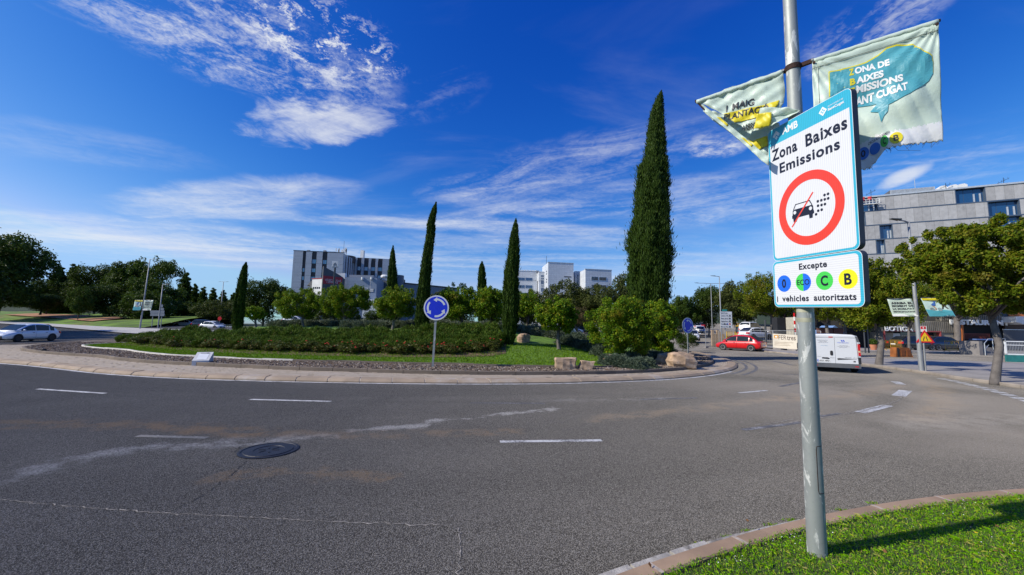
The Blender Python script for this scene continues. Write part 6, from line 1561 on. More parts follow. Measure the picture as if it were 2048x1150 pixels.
for a_, b_ in ((388, 430), (445, 476), (487, 576), (590, 616), (632, 720), (737, 770)): owin(fst, 502, a_, 566, b_, 1)
for a_, b_ in ((380, 430), (440, 470), (482, 576), (586, 626)): owin(fst2, 1212, a_, 1276, b_, 1)
for y in (420, 576): owin(frt, 1485, y, 1622, y + 74, 2, G_DARK); owin(frt, 1640, y + 8, 1780, y + 80, 2, G_DARK)
a, b_, z0_, z1_ = ftw.rect(*z8(958, 416), *z8(1100, 436)); ftw.box('recess_strip', a, b_, z0_, z1_, .0, .06, M_DGREY)
fl_ = Fac(ftw.pt(0, 0) + bk, ftw.pt(0, 0), wo_)          # west side of the tower
for zf in (.90, .86, .77, .73, .64, .6):
    zz = 1.85 + (z8(0, 0)[1] * 0) + 27.5 * zf; w = fl_.box('window', 10.0, 11.4, zz, zz + .55, .02, .10, M_FRAME); fl_.box('pane', 10.1, 11.3, zz + .08, zz + .47, .102, .12, G_DARK, w)
a, b_, z0_, z1_ = flk.rect(*z8(1130, 440), *z8(1156, 505)); w = flk.box('window', a, b_, z0_, z1_, 0, .06, M_FRAME); flk.box('pane', a + .1, b_ - .1, z0_ + .1, z1_ - .1, .062, .08, G_NAVY, w)
mb = MB()
for k in range(10): 
    a = flf.L * (k + .5) / 10; mb.obox(flf.pt(a - .5, zlf + .25, -1.2), flf.d * .7, flf.n * .6, (0, 0, .45))
mb.build('roof_vents', M_WHITEW, wo_)
mb = MB(); p = P(1093, 512, 176); mb.tube([(p[0], p[1], 20), p], .08, 4); mb.build('antenna', M_FRAME, wo_)
a, b_, z0_, z1_ = fst.rect(*z8(440, 285), *z8(498, 330)); fst.box('roof_hut', a, b_, z0_, z1_, -4, -3, M_GREYW)

# --- grey panelled block on the right
gA, gB = P(1700, 640, 92.8), P(2048, 640, 81.1); gdir = unit((gB - gA) * [1, 1, 0]); gB2 = gB + gdir * 26
gb = thing('grey_building', 'large grey building clad in concrete panels with recessed blue windows behind the trees', 'building', (gA[0], gA[1], 0))
fg = Fac(gA, gB2, gb); zl_ = [33.8 - 3.4 * k for k in range(11)]
M_GPAN = pbr('grey_concrete_panel', (.35, .345, .345), .85, var=.10, nscale=1.2, bump=.2, bscale=20, dirt=((.22, .21, .205), .6, .55)); M_GPAN2 = pbr('grey_concrete_panel_light', (.41, .405, .405), .85, var=.10, nscale=1.2, bump=.2, bscale=20); M_BACK = pbr('blue_band', (.09, .13, .19), .5, .3)
z4p = lambda x, y: (1680 + x / 4.106, 320 + y / 4.106)
mb = MB(); fg.add(mb, 0, fg.L, -1, zl_[0] - .1, -22, -1.2); mb.build('wall', M_GREYW, gb)
mb = MB(); fg.add(mb, 0, fg.L, -1, zl_[5], -1.25, -.06); mb.build('lower_wall', M_GPAN, gb)
gw = [[(945, 1197, 0), (100, 305, 0)], [(1215, 1482, 0), (100, 205, 0)], [(320, 430, 0), (1230, 1502, 0)], [(293, 368, 0)], []]
gr = np.random.default_rng(4)
for fl in range(5):
    z1_, z0_ = zl_[fl] - .1, zl_[fl + 1] + .18
    ww = []
    for x0, x1, _ in gw[fl]:
        ym = 320 + (300 + fl * 118) / 4.106; a, b_ = fg.sz(1680 + x0 / 4.106, ym)[0], fg.sz(1680 + x1 / 4.106, ym)[0]; ww.append((max(a, .2), b_))
    fg.box('floor_band', 0, fg.L, zl_[fl + 1] - .06, zl_[fl + 1] + .16, -.1, .12, M_BACK)
    s_ = 0.0; last = fg.L
    while s_ < last:
        wd = 1.42; hit = [w for w in ww if w[0] < s_ + wd - .05 and w[1] > s_ + .05]
        e_ = s_ + wd
        if hit:
            w = hit[0]
            if w[0] - s_ > .35: e_ = w[0]
            else: s_ = w[1]; continue
        fg.box('cladding_panel', s_ + .015, e_ - .015, z0_, z1_, -.12 + gr.uniform(0, .02), .06 + gr.uniform(0, .025), M_GPAN if gr.random() < .6 else M_GPAN2)
        mb = None; s_ = e_
    fg.box('inner_wall', 0, fg.L, z0_ - .2, z1_ + .2, -1.24, -1.15, M_GREYW)
    for a, b_ in ww:
        w = fg.box('window', a, b_, z0_, z1_, -.75, -.7, M_BACK); nn_ = max(2, int((b_ - a) / 1.3))
        for k in range(nn_): fg.box('pane', a + .04 + (b_ - a) * k / nn_, a - .04 + (b_ - a) * (k + 1) / nn_, z0_ + .1, z1_ - .1, -.69, -.66, G_NAVY, w)
        mb = MB(); fg.add(mb, a, a + .12, z0_, z1_, -.7, .08); fg.add(mb, b_ - .12, b_, z0_, z1_, -.7, .08); fg.add(mb, a, b_, z1_ - .05, z1_ + .05, -.7, .08); mb.build('window_reveal', M_BACK, gb)
        for k in range(1, 3): fg.box('white_column', a + (b_ - a) * (.45 + .2 * k), a + (b_ - a) * (.45 + .2 * k) + .22, z0_ + .05, z0_ + 1.9, -.65, -.5, M_LFRAME)
mb = MB(); fg.add(mb, -.1, fg.L, zl_[0] - .1, zl_[0] + .25, -1.0, .25); mb.build('roof_edge', M_LFRAME, gb)
ps = fg.rect(*z4p(412, 185), *z4p(838, 262)); pl4 = [fg.sz(*z4p(*c)) for c in ((412, 265), (455, 215), (838, 182), (840, 240))]
MB().prism([(pl4[0][0], zl_[0]), pl4[1], pl4[2], (pl4[3][0], zl_[0])], fg.A - fg.n * 3, fg.d, EZ, -fg.n, 6).build('plant_screen', M_DGREY, gb)
mb = MB(); nr_ = 38
for k in range(nr_):
    t_ = (k + .5) / nr_; a = pl4[1][0] + (pl4[2][0] - pl4[1][0]) * t_; zt_ = pl4[1][1] + (pl4[2][1] - pl4[1][1]) * t_; fg.add(mb, a - .06, a + .06, zl_[0] + .3, zt_, -3, -2.86)
ro_ = mb.build('screen_ribs', M_LFRAME, gb, 'stuff')
for x in (900, 985, 1060):
    a, z = fg.sz(*z4p(x, 215)); w = 1.1 if x > 950 else .9; mb = MB(); mb.prism([(0, 0), (0, 1.0), (.35 * w, 1.5), (1.1 * w, 1.6), (1.5 * w, 1.3), (1.5 * w, 0)], fg.pt(a - .7, zl_[0] + .2, -2.5), fg.d, EZ, -fg.n, 2.0); mb.build('roof_ventilator', M_WHITEW, gb)
def mast(x, y0, y1):
    a, z1_ = fg.sz(*z4p(x, y0)); mb = MB(); p = fg.pt(a, zl_[0], -2); q_ = fg.pt(a, z1_, -2); mb.tube([p, q_], .05, 5)
    mb.tube([q_ - fg.d * 1.0 - [0, 0, 1.2], q_ + fg.d * .9 - [0, 0, .2]], .035, 4)
    for k in range(4): c_ = q_ + fg.d * (-.8 + k * .5) - [0, 0, 1.05 - k * .28]; mb.tube([c_ - [0, 0, .3], c_ + [0, 0, .3]], .025, 4)
    mb.build('antenna', M_FRAME, gb)
mast(280, 222, 290); mast(908, 165, 225); mast(1395, 118, 190)
mb = MB(); a, z = fg.sz(*z4p(683, 98)); mb.tube([fg.pt(a, zl_[0], -4), fg.pt(a, z, -4)], .05, 5); mb.build('antenna', M_LFRAME, gb)
a, z = fg.sz(*z4p(395, 260)); MB().box(fg.pt(a, zl_[0], -3), (1.3, 1.3, .9)).build('chimney', M_GPAN2, gb)
# cradle with red drums hanging at the roof
cr_ = thing('window_cradle', 'white hanging work cradle with red drums below the roof edge left of the grey building', 'cradle', fg.pt(fg.sz(*z4p(240, 340))[0], zl_[0] - 1.8, .6))
a0_, z_ = fg.sz(*z4p(168, 345)); a1_ = fg.sz(*z4p(305, 335))[0]; mb = MB()
for zz in (0, .55, 1.1): mb.tube([fg.pt(a0_, zl_[0] - 1.9 + zz, .7), fg.pt(a1_, zl_[0] - 1.9 + zz, .7)], .06, 5); mb.tube([fg.pt(a0_, zl_[0] - 1.9 + zz, 1.3), fg.pt(a1_, zl_[0] - 1.9 + zz, 1.3)], .06, 5)
for k in range(6):
    a = a0_ + (a1_ - a0_) * k / 5; mb.tube([fg.pt(a, zl_[0] - 1.9, 1.3), fg.pt(a, zl_[0] - .8, 1.3)], .05, 5)
fg.add(mb, a0_, a1_, zl_[0] - 2.0, zl_[0] - 1.9, .6, 1.4); mb.build('frame', M_WHITEW, cr_)
for x in (172, 230): p = fg.pt(fg.sz(*z4p(x, 310))[0], zl_[0] - .9, 1.0); mb = MB(); mb.tube([p, p + [0, 0, .7]], .38, 10); mb.build('drum', pbr('drum_red', (.55, .03, .03), .5), cr_)

# --- shops and restaurant, parallel to the picture
SY = 47.0; s0 = P(1755, 640, SY); sh_ = thing('restaurant_building', 'low slatted restaurant and shop front with white BOTIGA and RESTAURANT lettering', 'building', (s0[0], SY, .2))
fs = Fac((s0[0] - 1, SY), (s0[0] + 40, SY), sh_); z6 = lambda x, y: (1740 + x / 6.649, 590 + y / 6.649)
def sr(x0, y0, x1, y1): return fs.rect(*z6(x0, y0), *z6(x1, y1))
M_SLATW = pbr('weathered_slat', (.21, .19, .16), .8, var=.25, nscale=.8); M_SLATB = pbr('slat_backing', (.09, .085, .075), .9); M_DARKIN = pbr('dark_interior', (.016, .015, .015), .8); M_REDF = pbr('red_frame', (.35, .07, .07), .6)
M_ORANGE = pbr('rust_orange_panel', (.46, .13, .025), .6, var=.2, nscale=.6); M_NAVY = pbr('navy_panel', (.03, .04, .06), .5); M_BEIGE = pbr('beige_blind', (.42, .34, .25), .8)
fs.box('wall', 0, 40, 0, 7.5, -12, -.9, M_DARKIN)
def slats(x0, x1, y0, y1, n_, d=.12):
    a, b_, z0_, z1_ = sr(x0, y0, x1, y1); fs.box('slat_backing', a, b_, z0_, z1_, -.9, -.1, M_SLATB); mb = MB()
    for k in range(n_): t_ = a + (b_ - a) * (k + .5) / n_; w = (b_ - a) / n_ * .28; fs.add(mb, t_ - w, t_ + w, z0_, z1_, -.1, d)
    mb.build('slats', M_SLATW, sh_, 'stuff'); return a, b_, z0_, z1_
slats(85, 1112, 345, 492, 40); slats(1180, 1560, 262, 392, 15); slats(1560, 1735, 120, 335, 7); slats(930, 1190, 270, 345, 10)
fs.box('upper_wall', 0, 40, sr(0, 345, 10, 380)[3], 7.5, -1.0, -.5, M_SLATB)
a, b_, z0_, z1_ = sr(195, 488, 925, 700)
mb = MB(); fs.add(mb, a - .12, b_ + .12, z1_, z1_ + .12, -.3, .15); fs.add(mb, a - .12, a, .2, z1_, -.3, .15); fs.add(mb, b_, b_ + .12, .2, z1_, -.3, .15); mb.build('shop_frame', M_REDF, sh_)
for c, mat, nm in (((215, 500, 370, 610), M_BEIGE, 'blind'), ((370, 510, 465, 600), M_WHITEW, 'poster'), ((866, 538, 892, 575), M_ORANGE, 'display'), ((800, 580, 850, 610), M_WHITEW, 'display')):
    a, b_, z0_, z1_ = sr(*c); fs.box(nm, a, b_, z0_, z1_, -.6, -.55, mat)
a, b_, z0_, z1_ = sr(480, 500, 925, 600); fs.box('shop_window', a, b_, .3, z1_, -.7, -.65, G_DARK)
a, b_, z0_, z1_ = sr(85, 492, 190, 680); fs.box('end_wall', a, b_, .2, z1_, -.9, 0, M_SLATW); a, b_, z0_, z1_ = sr(935, 500, 1110, 612); fs.box('end_wall', a, b_, .2, z1_, -.9, 0, pbr('pale_shop_wall', (.30, .27, .22), .9))
a, b_, z0_, z1_ = sr(1205, 392, 1230, 600); fs.box('rust_post', a, b_, .2, z1_, -.1, .15, M_ORANGE)
a, b_, z0_, z1_ = sr(1225, 600, 1450, 735); fs.box('dark_counter', a, b_, .2, z1_, .3, .5, M_NAVY)
a, b_, z0_, z1_ = sr(1300, 582, 1585, 598); fs.box('blue_awning', a, b_, z0_, z1_, .1, .9, pbr('blue_cloth', (.08, .15, .38), .7))
mb = MB(); a, b_, z0_, z1_ = sr(1240, 520, 1590, 592)
for k in range(24): t_ = a + (b_ - a) * k / 23; fs.add(mb, t_ - .02, t_ + .02, z0_, z1_, .0, .04)
fs.add(mb, a, b_, z1_, z1_ + .06, -.02, .06); mb.build('red_railing', pbr('railing_red', (.22, .05, .035), .6), sh_)
a, b_, z0_, z1_ = sr(1660, 395, 1680, 610); fs.box('white_post', a, b_, .2, z1_, .1, .25, M_LFRAME)
a, b_, z0_, z1_ = sr(1732, 40, 1815, 285); fs.box('navy_wall', a, b_, z0_, z1_, -.5, .1, M_NAVY)
a, b_, z0_, z1_ = sr(1812, 45, 2200, 285); fs.box('orange_panel', a, b_, z0_, z1_, -.5, .2, M_ORANGE)
cxl, zcl = fs.sz(*z6(2040, 178)); MB().prism([(cxl + 1.12 * math.cos(t_), zcl + .74 * math.sin(t_)) for t_ in np.linspace(0, 6.28, 36, endpoint=False)], fs.A + fs.n * .24, fs.d, EZ, -fs.n, .03).build('emblem', M_NAVY, sh_)
a, b_, z0_, z1_ = sr(1885, 155, 2200, 202); fs.box('emblem_bar', a, b_, z0_, z1_, .25, .29, M_WHITEW)
ar = [fs.sz(*z6(*c)) for c in ((1738, 290), (2200, 285), (2200, 320), (2080, 318), (1980, 328), (1900, 348), (1850, 372), (1840, 395), (1800, 372), (1745, 365))]
MB().prism(ar, fs.A + fs.n * 1.4, fs.d, EZ, -fs.n, 1.6).build('white_canopy', M_WHITEW, sh_)
a, b_, z0_, z1_ = sr(1690, 465, 2005, 605); mb = MB(); fs.add(mb, a, b_, .4, z1_, .6, .65); mb.build('grey_screen', M_DGREY, sh_)
mb = MB(); fs.add(mb, a, b_, z1_, z1_ + .08, .55, .7); fs.add(mb, b_ - .06, b_, .4, z1_, .55, .7); mb.build('screen_frame', M_LFRAME, sh_)
a, b_, z0_, z1_ = sr(1850, 395, 2200, 470); fs.box('brown_soffit', a, b_, z0_, z1_, -.6, -.4, pbr('brown_soffit', (.09, .05, .035), .7))
M_WLET = pbr('white_letter', (.82, .82, .80), .5)
text_on(fs, 'BOTIGA', 1740 + 178 / 6.649, 1740 + 545 / 6.649, 590 + 476 / 6.649, .50, .22, M_WLET, depth=.05, bold=.012)
text_on(fs, 'RESTAURANT', 1740 + 1038 / 6.649, 1740 + 1822 / 6.649, 590 + 388 / 6.649, .52, .22, M_WLET, depth=.05, bold=.05)
# stairs block with handrails
M_CONC = pbr('concrete', (.24, .22, .21), .9, var=.15, nscale=1.5)
g = P(1967, 705, 36); stp = thing('entrance_steps', 'concrete entrance steps with pale handrails behind the thick street tree', 'steps', (g[0], 36, .13))
a = P(1959, 700, 36)[0]; b_ = P(1966, 700, 36)[0]; MB().box(((a + b_) / 2, 36.8, .13), (b_ - a, 1.6, 1.25)).build('side_wall', M_CONC, stp)
for k in range(5): MB().box((P(1985, 700, 36)[0], 36.2 + k * .32, .13), (P(2004, 700, 36)[0] - P(1966, 700, 36)[0] + .6, .34, .17 * (k + 1))).build('step', M_CONC, stp)
for x0, y0, x1, y1 in ((1971, 710, 1977, 685), (1993, 693, 2001, 672)):
    p0_, p1_ = P(x0, y0, 36), P(x1, y1, 36.8); mb = MB(); mb.tube([(p0_[0], 36, .13), (p0_[0], 36, 1.2), (p1_[0], 36.8, 1.6), (p1_[0] + .5, 36.9, 1.65), (p1_[0] + .5, 36.9, .5)], .03, 6); mb.tube([(p0_[0], 36, .65), (p1_[0], 36.8, 1.05)], .02, 5); mb.build('handrail', M_LFRAME, stp)
# shop to the left, behind the van
v0 = P(1690, 640, 56); vb_ = thing('shop_building', 'beige slatted shop with rust orange awning seen above the white van', 'building', (v0[0], 56, .3))
fv = Fac(P(1632, 640, 56), P(1762, 640, 56), vb_); fv.box('wall', 0, fv.L, 0, 4.2, -8, -.1, pbr('cream_wall', (.45, .42, .35), .9)); mb = MB()
for k in range(46): t_ = fv.L * (k + .5) / 46; fv.add(mb, t_ - .06, t_ + .06, .6, 3.2, -.1, .05)
mb.build('slats', M_SLATW, vb_, 'stuff')
for x0, x1 in ((1686, 1722), (1727, 1762)):
    a, b_, z0_, z1_ = fv.rect(x0, 636, x1, 659); fv.box('awning', a, b_, z0_, z1_, -.1, .5, M_ORANGE)
a, b_, z0_, z1_ = fv.rect(1640, 645, 1660, 662); fv.box('white_bay', a, b_, .3, z1_, -.1, .3, M_WHITEW)
g = P(1671, 664, 50); pt_ = tag(MB().prism([(-1.1, 0), (1.1, 0), (1.1, .5), (0, 1.3), (-1.1, .5)], (0, 0, 0), EX, EZ, EY, 2.2).build('blue_tent', pbr('tent_blue', (.16, .28, .55), .7), None), 'pale blue peaked tent roof above the van', 'tent'); pt_.location = (g[0], 50, g[2] - .5)
mb = MB()
for k, (x0, x1) in enumerate(((1637, 1662), (1664, 1683))):
    g0, g1 = P(x0, 668, 47), P(x1, 668, 47); t_ = thing('planter_box', 'dark red-brown planter box behind the van, ' + ('left one' if k == 0 else 'right one'), 'planter', ((g0[0] + g1[0]) / 2, 47, .25), 0, 'planters behind the van')
    MB().box((0, 0, 0), (g1[0] - g0[0], .6, 2.2)).build('box', pbr('planter_brown', (.10, .04, .03), .8), t_, world=False); MB().box((0, 0, 2.2), (g1[0] - g0[0] + .1, .7, .08)).build('rim', M_FRAME, t_, world=False)
# houses on the far ridge and hills
M_HILL = pbr('wooded_hill', (.028, .045, .020), .95, var=.4, nscale=.02, bump=1.0, bscale=.15)
def hill(name, px0, px1, ptop, Y, depth, seed):
    a, b_ = P(px0, 640, Y), P(px1, 640, Y); h = P((px0 + px1) / 2, ptop, Y)[2]; r = np.random.default_rng(seed); nx, ny = 60, 14; V = []
    for i in range(nx):
        for j in range(ny):
            t_, s_ = i / (nx - 1), j / (ny - 1); zz = h * math.sin(math.pi * t_) ** .7 * math.sin(math.pi * min(1, .08 + s_ * .9)) ** .8 * (1 + .10 * math.sin(9 * t_ + seed) + .05 * math.sin(31 * t_)); V.append((a[0] + (b_[0] - a[0]) * t_, Y + depth * (s_ - .5), zz - 2))
    mb = MB(); mb.add(V, [(i * ny + j, (i + 1) * ny + j, (i + 1) * ny + j + 1, i * ny + j + 1) for i in range(nx - 1) for j in range(ny - 1)]); return mb.build(name, M_HILL, None, 'structure', smooth=True)
hill('hill', 1180, 1760, 606, 520, 260, 1); hill('hill', -300, 330, 580, 1400, 500, 4)
for x, y, lab in ((1360, 620, 'white house with a pitched roof on the far ridge'), (1385, 622, 'pinkish house on the far ridge, right of the white one')):
    p = P(x, y, 470); t_ = thing('far_house', lab, 'house', (p[0], 470, p[2] - 7)); MB().box((0, 0, 0), (9, 8, 9)).build('wall', M_WHITEW if x == 1360 else pbr('pink_render', (.45, .32, .27), .9), t_, world=False)
    MB().prism([(-5, 0), (5, 0), (0, 2.6)], (0, -4.5, 9), EX, EZ, EY, 9).build('roof', pbr('roof_tile', (.45, .25, .18), .9) if x != 1360 else M_WHITEW, t_, world=False); w = MB().box((0, -4.05, 4), (2, .1, 2)).build('window', M_DGREY, t_, world=False)
# ------------------------------------------------------------------ vehicles
def carpaint(name, col, rough=.25):
    m, q = newmat(name); b = q.n('ShaderNodeBsdfPrincipled', None, Base_Color=col, Roughness=rough); b.inputs['Coat Weight'].default_value = 1.0; b.inputs['Coat Roughness'].default_value = .04
    q.n('ShaderNodeOutputMaterial', None, Surface=b); return m
P_WHITE = carpaint('white_car_paint', (.78, .79, .80)); P_RED = carpaint('red_car_paint', (.62, .012, .014)); P_NAVY = carpaint('navy_car_paint', (.012, .018, .045)); P_SILV = carpaint('silver_car_paint', (.36, .38, .40)); P_BLUE = carpaint('light_blue_car_paint', (.20, .28, .40)); P_BLK = carpaint('black_car_paint', (.015, .015, .018))
G_CAR = pbr('car_glass', (.012, .016, .022), .10, spec=.5); M_TYRE = pbr('tyre_rubber', (.016, .016, .017), .85); M_RIM = pbr('alloy_rim', (.60, .61, .62), .35, .25); M_RIMD = pbr('dark_rim', (.08, .085, .09), .4, .6); M_TRIM = pbr('black_plastic_trim', (.02, .02, .022), .6)
M_TAIL = pbr('tail_lamp_red', (.55, .012, .015), .25); M_HEAD = pbr('head_lamp_glass', (.55, .57, .60), .12); M_PLATE = pbr('plate_white', (.72, .72, .70), .5); M_PLATEB = pbr('plate_blue', (.02, .08, .45), .5)
def wheel(root, x, y, r, w, side, rim):
    t_ = MB(); n = 22
    prof = [(.62, 0), (.66, .5), (.92, .5), (1.0, .34), (1.0, -.34), (.92, -.5), (.62, -.5)]
    for rr, h in prof:
        for k in range(n): a = 2 * math.pi * k / n; t_.v.append((x + r * rr * math.cos(a), y + side * w * h, r + r * rr * math.sin(a)))
    for i in range(len(prof) - 1):
        for k in range(n): t_.f.append((i * n + k, i * n + (k + 1) % n, (i + 1) * n + (k + 1) % n, (i + 1) * n + k)); t_.mi.append(0)
    o_ = t_.build('wheel', M_TYRE, root, world=False, smooth=True)
    mb = MB(); yo = y + side * w * .42
    mb.add([(x + r * .62 * math.cos(2 * math.pi * k / n), yo - side * .05, r + r * .62 * math.sin(2 * math.pi * k / n)) for k in range(n)], [tuple(range(n))], 1)
    for k in range(5):
        a = 2 * math.pi * k / 5 + .3; u = vec((math.cos(a), 0, math.sin(a))); v = vec((-math.sin(a), 0, math.cos(a))); c = vec((x, yo, r))
        mb.add([c + u * r * .1 - v * r * .10, c + u * r * .64 - v * r * .13, c + u * r * .64 + v * r * .13, c + u * r * .1 + v * r * .10], [(0, 1, 2, 3)], 0)
    for k in range(n):
        a, b_ = 2 * math.pi * k / n, 2 * math.pi * (k + 1) / n; mb.add([(x + r * f * math.cos(q_), yo + side * .005, r + r * f * math.sin(q_)) for f, q_ in ((.58, a), (.67, a), (.67, b_), (.58, b_))], [(0, 1, 2, 3)], 0)
    mb.build('rim', [rim, M_TRIM], o_, world=False)
def loft(name, secs, mat, root, smooth=True, sub=1, mi=None):
    "secs: list of right-hand half sections [(x,y,z)...] from the sill to the middle of the roof; mirrored"
    n = len(secs[0]); V = []; 
    for s_ in secs: V += list(s_) + [(x, -y, z) for x, y, z in s_[-2::-1]]
    k_ = 2 * n - 1; mb = MB(); mb.add(V, [(i * k_ + j, i * k_ + j + 1, (i + 1) * k_ + j + 1, (i + 1) * k_ + j) for i in range(len(secs) - 1) for j in range(k_ - 1)] + [tuple(range(k_))[::-1], tuple((len(secs) - 1) * k_ + j for j in range(k_))])
    o_ = mb.build(name, mat, root, world=False, smooth=smooth)
    if sub: md = o_.modifiers.new('round', 'SUBSURF'); md.levels = sub; md.render_levels = sub
    return o_
def car(label, loc, heading, paint, group=None, L=4.35, Wc=1.80, Hc=1.50, rim=M_RIM, detail=True, name='car', estate=False, driver=False):
    rz = math.atan2(heading[1], heading[0]); t_ = thing(name, label, 'car', loc, rz, group); w = Wc / 2; h = L / 2; bz = .92 * Hc / 1.5; r = .315
    prof = [(-h, .42, .62, .80, .80), (-h + .06, .30, .40, .98, .90), (-h + .35, .22, .30, 1.0, .985), (-h + .9, .20, .28, 1.0, 1.0), (0, .20, .28, .98, 1.0), (.55 * h, .20, .28, .95, 1.0), (.72 * h, .20, .30, .86, .985), (.90 * h, .22, .34, .74, .92), (h - .07, .26, .40, .66, .80), (h, .36, .46, .56, .70)]
    secs = []
    for x, z0, z1, zt, wf in prof:
        zt *= bz; ww = w * wf; secs.append([(x, ww * .80, z0), (x, ww * .97, z0 + .04), (x, ww, (z1 + zt) / 2 - .04), (x, ww * .985, zt - .10), (x, ww * .90, zt), (x, ww * .5, zt + .035), (x, 0, zt + .045)])
    loft('body', secs, paint, t_)
    re = -h + (.12 if estate else .22)
    top = [(re - .02, bz - .02, .86), (re + (.10 if estate else .22), bz + .16, .84), (re + (.24 if estate else .66), Hc - .10, .74), (re + (.5 if estate else 1.15), Hc - .02, .73), (-.20, Hc, .73), (.13 * h, Hc - .03, .73), (.26 * h, Hc - .12, .74), (.52 * h, bz + .14, .80), (.68 * h, bz - .02, .86)]
    secs = [[(x, w * .94, bz - .08), (x, w * (.93 + (wt - .93) * .25), bz - .08 + (z - bz + .08) * .35), (x, w * (wt + .04), bz - .08 + (z - bz + .08) * .88), (x, w * wt * .88, z), (x, w * wt * .4, z + .015), (x, 0, z + .02)] for x, z, wt in top]
    loft('cabin', secs, paint, t_)
    X = [p[0] for p in top]; Zt = [p[1] for p in top]; Wt = [p[2] for p in top]
    def side_pt(x, f, s_): z = np.interp(x, X, Zt); wt = np.interp(x, X, Wt); zb = bz - .02; zz = zb + (z - .07 - zb) * f; k = (zz - (bz - .08)) / max(z - bz + .08, .05); return (x, s_ * (w * (.935 + (wt + .035 - .935) * k) + .012), zz)
    def top_pt(x, f): return (x, f * w * np.interp(x, X, Wt) * .86, np.interp(x, X, Zt) + .030)
    wins = [(.02, .50 * h), (-.50 * h, -.04), (re + .45, -.54 * h)] if not estate else [(.02, .50 * h), (-.45 * h, -.04), (re + .22, -.49 * h)]
    for s_ in (-1, 1):
        for a, b_ in wins:
            if b_ - a < .1: continue
            xs_ = np.linspace(a, b_, 7); V = [side_pt(x, .03, s_) for x in xs_] + [side_pt(x, .93, s_) for x in xs_]; fs_ = [(i, i + 1, i + 8, i + 7) for i in range(6)]
            MB().add(V, fs_ if s_ < 0 else [f[::-1] for f in fs_]).build('side_window', G_CAR, t_, world=False, smooth=True)
    for nm, a, b_ in (('windscreen', .25 * h, .64 * h), ('rear_window', re + .06, re + (.22 if estate else .74))):
        xs_ = np.linspace(a, b_, 6); V = [top_pt(x, f) for x in xs_ for f in (-1, -.5, 0, .5, 1)]; MB().add(V, [(i * 5 + j, (i + 1) * 5 + j, (i + 1) * 5 + j + 1, i * 5 + j + 1) for i in range(5) for j in range(4)]).build(nm, G_CAR, t_, world=False, smooth=True)
    for sx_ in (1, -1):
        xw = .60 * h if sx_ > 0 else -.61 * h
        for s_ in (-1, 1):
            mb = MB(); n = 20; ra = r + .055
            mb.add([(xw + ra * math.cos(math.pi * (k / n * 1.3 - .15)), s_ * (w + .006), r + ra * math.sin(math.pi * (k / n * 1.3 - .15))) for k in range(n + 1)], [tuple(range(n + 1)) if s_ < 0 else tuple(range(n, -1, -1))]); mb.build('wheel_arch', M_TRIM, t_, world=False)
            wheel(t_, xw, s_ * (w - .085), r, .21, s_, rim)
    MB().box((0, 0, .14), (L * .78, Wc * .9, .14)).build('underbody', M_TRIM, t_, world=False)
    for s_ in (-1, 1):
        MB().obox((h - .42, s_ * w * .60, .62 * bz), (.34, s_ * -.05, -.02), (-.16, s_ * w * .26, 0), (-.06, 0, .14)).build('headlight', M_HEAD, t_, world=False)
        MB().obox((-h - .004, s_ * w * .58, .72 * bz), (.22, s_ * .12, 0), (0, s_ * w * .28, 0), (.05, 0, .20)).build('tail_light', M_TAIL, t_, world=False)
        m_ = MB(); m_.lathe([(0, -.07), (.07, -.05), (.09, .0), (.07, .05), (0, .07)], (0, 0, 0), 10); m_.v = [(.46 * h + a * .8, s_ * (w + .08) + b_ * 1.1, bz + .05 + c) for a, b_, c in m_.v]; m_.build('mirror', paint, t_, world=False, smooth=True)
        if detail:
            mb = MB()
            for xd in (.50 * h, -.01, -.50 * h): mb.tube([(xd + .02, s_ * (w + .003), .34), (xd, s_ * (w + .004), .60), (xd - .02, s_ * (w * .985 + .002), bz - .12)], .006, 4)
            mb.tube([(.52 * h, s_ * (w + .002), .33), (-.48 * h, s_ * (w + .002), .33)], .005, 4); mb.build('door_seams', M_TRIM, t_, world=False)
            for xd in (.12, -.42 * h): MB().obox((xd, s_ * (w * .985), bz - .18), (.16, 0, 0), (0, s_ * .03, 0), (0, 0, .03)).build('door_handle', M_TRIM, t_, world=False)
    MB().box((h - .10, 0, .30), (.22, Wc * .60, .20)).build('grille', M_TRIM, t_, world=False); MB().box((h - .03, 0, .36), (.10, .5, .11)).build('number_plate', M_PLATE, t_, world=False)
    MB().box((-h + .02, 0, .55), (.08, .5, .11)).build('number_plate', M_PLATE, t_, world=False)
    if driver:
        mb = MB(); mb.lathe([(0, 0), (.17, .02), (.22, .18), (.16, .34), (.06, .40), (.06, .45), (.10, .50), (.11, .58), (.07, .66), (0, .68)], (.05, .38, .62), 12); 
    return t_
car('white hatchback coming round the left end of the roundabout', (-41.9, 34.6, 0), (.08, -1), P_WHITE, rim=M_RIMD, Hc=1.53)
car('red hatchback leaving the roundabout beside the road works', (22.9, 40.1, 0), (-.61, .79), P_RED, L=4.3, Hc=1.56)
def far_car(label, px_, py_, Y, heading, paint, group, **kw):
    p = P(px_, py_, Y); return car(label, (p[0], Y, float(p[2])), heading, paint, group, detail=False, **kw)
gq = 'cars on the road behind the second sign'
far_car('white car coming down the right road, nearest the metal fence', 1401, 668, 76, (-.45, -.9), P_WHITE, gq, estate=True)
far_car('white car half hidden behind the second roundabout sign', 1384, 681, 56, (-.35, -.94), P_WHITE, gq)
far_car('small white car farthest up the right road', 1394, 659, 100, (.3, .95), P_WHITE, gq)
far_car('red car farthest up the right road', 1403, 657, 106, (.3, .95), P_RED, gq)
gq = 'parked cars far left beyond the hedge'
far_car('dark blue van-like car parked beyond the rose hedge', 408, 656, 84, (1, .1), P_NAVY, gq, estate=True, Hc=1.75)
far_car('white car parked far left of the dark blue one', 372, 653, 88, (1, .2), P_WHITE, gq)
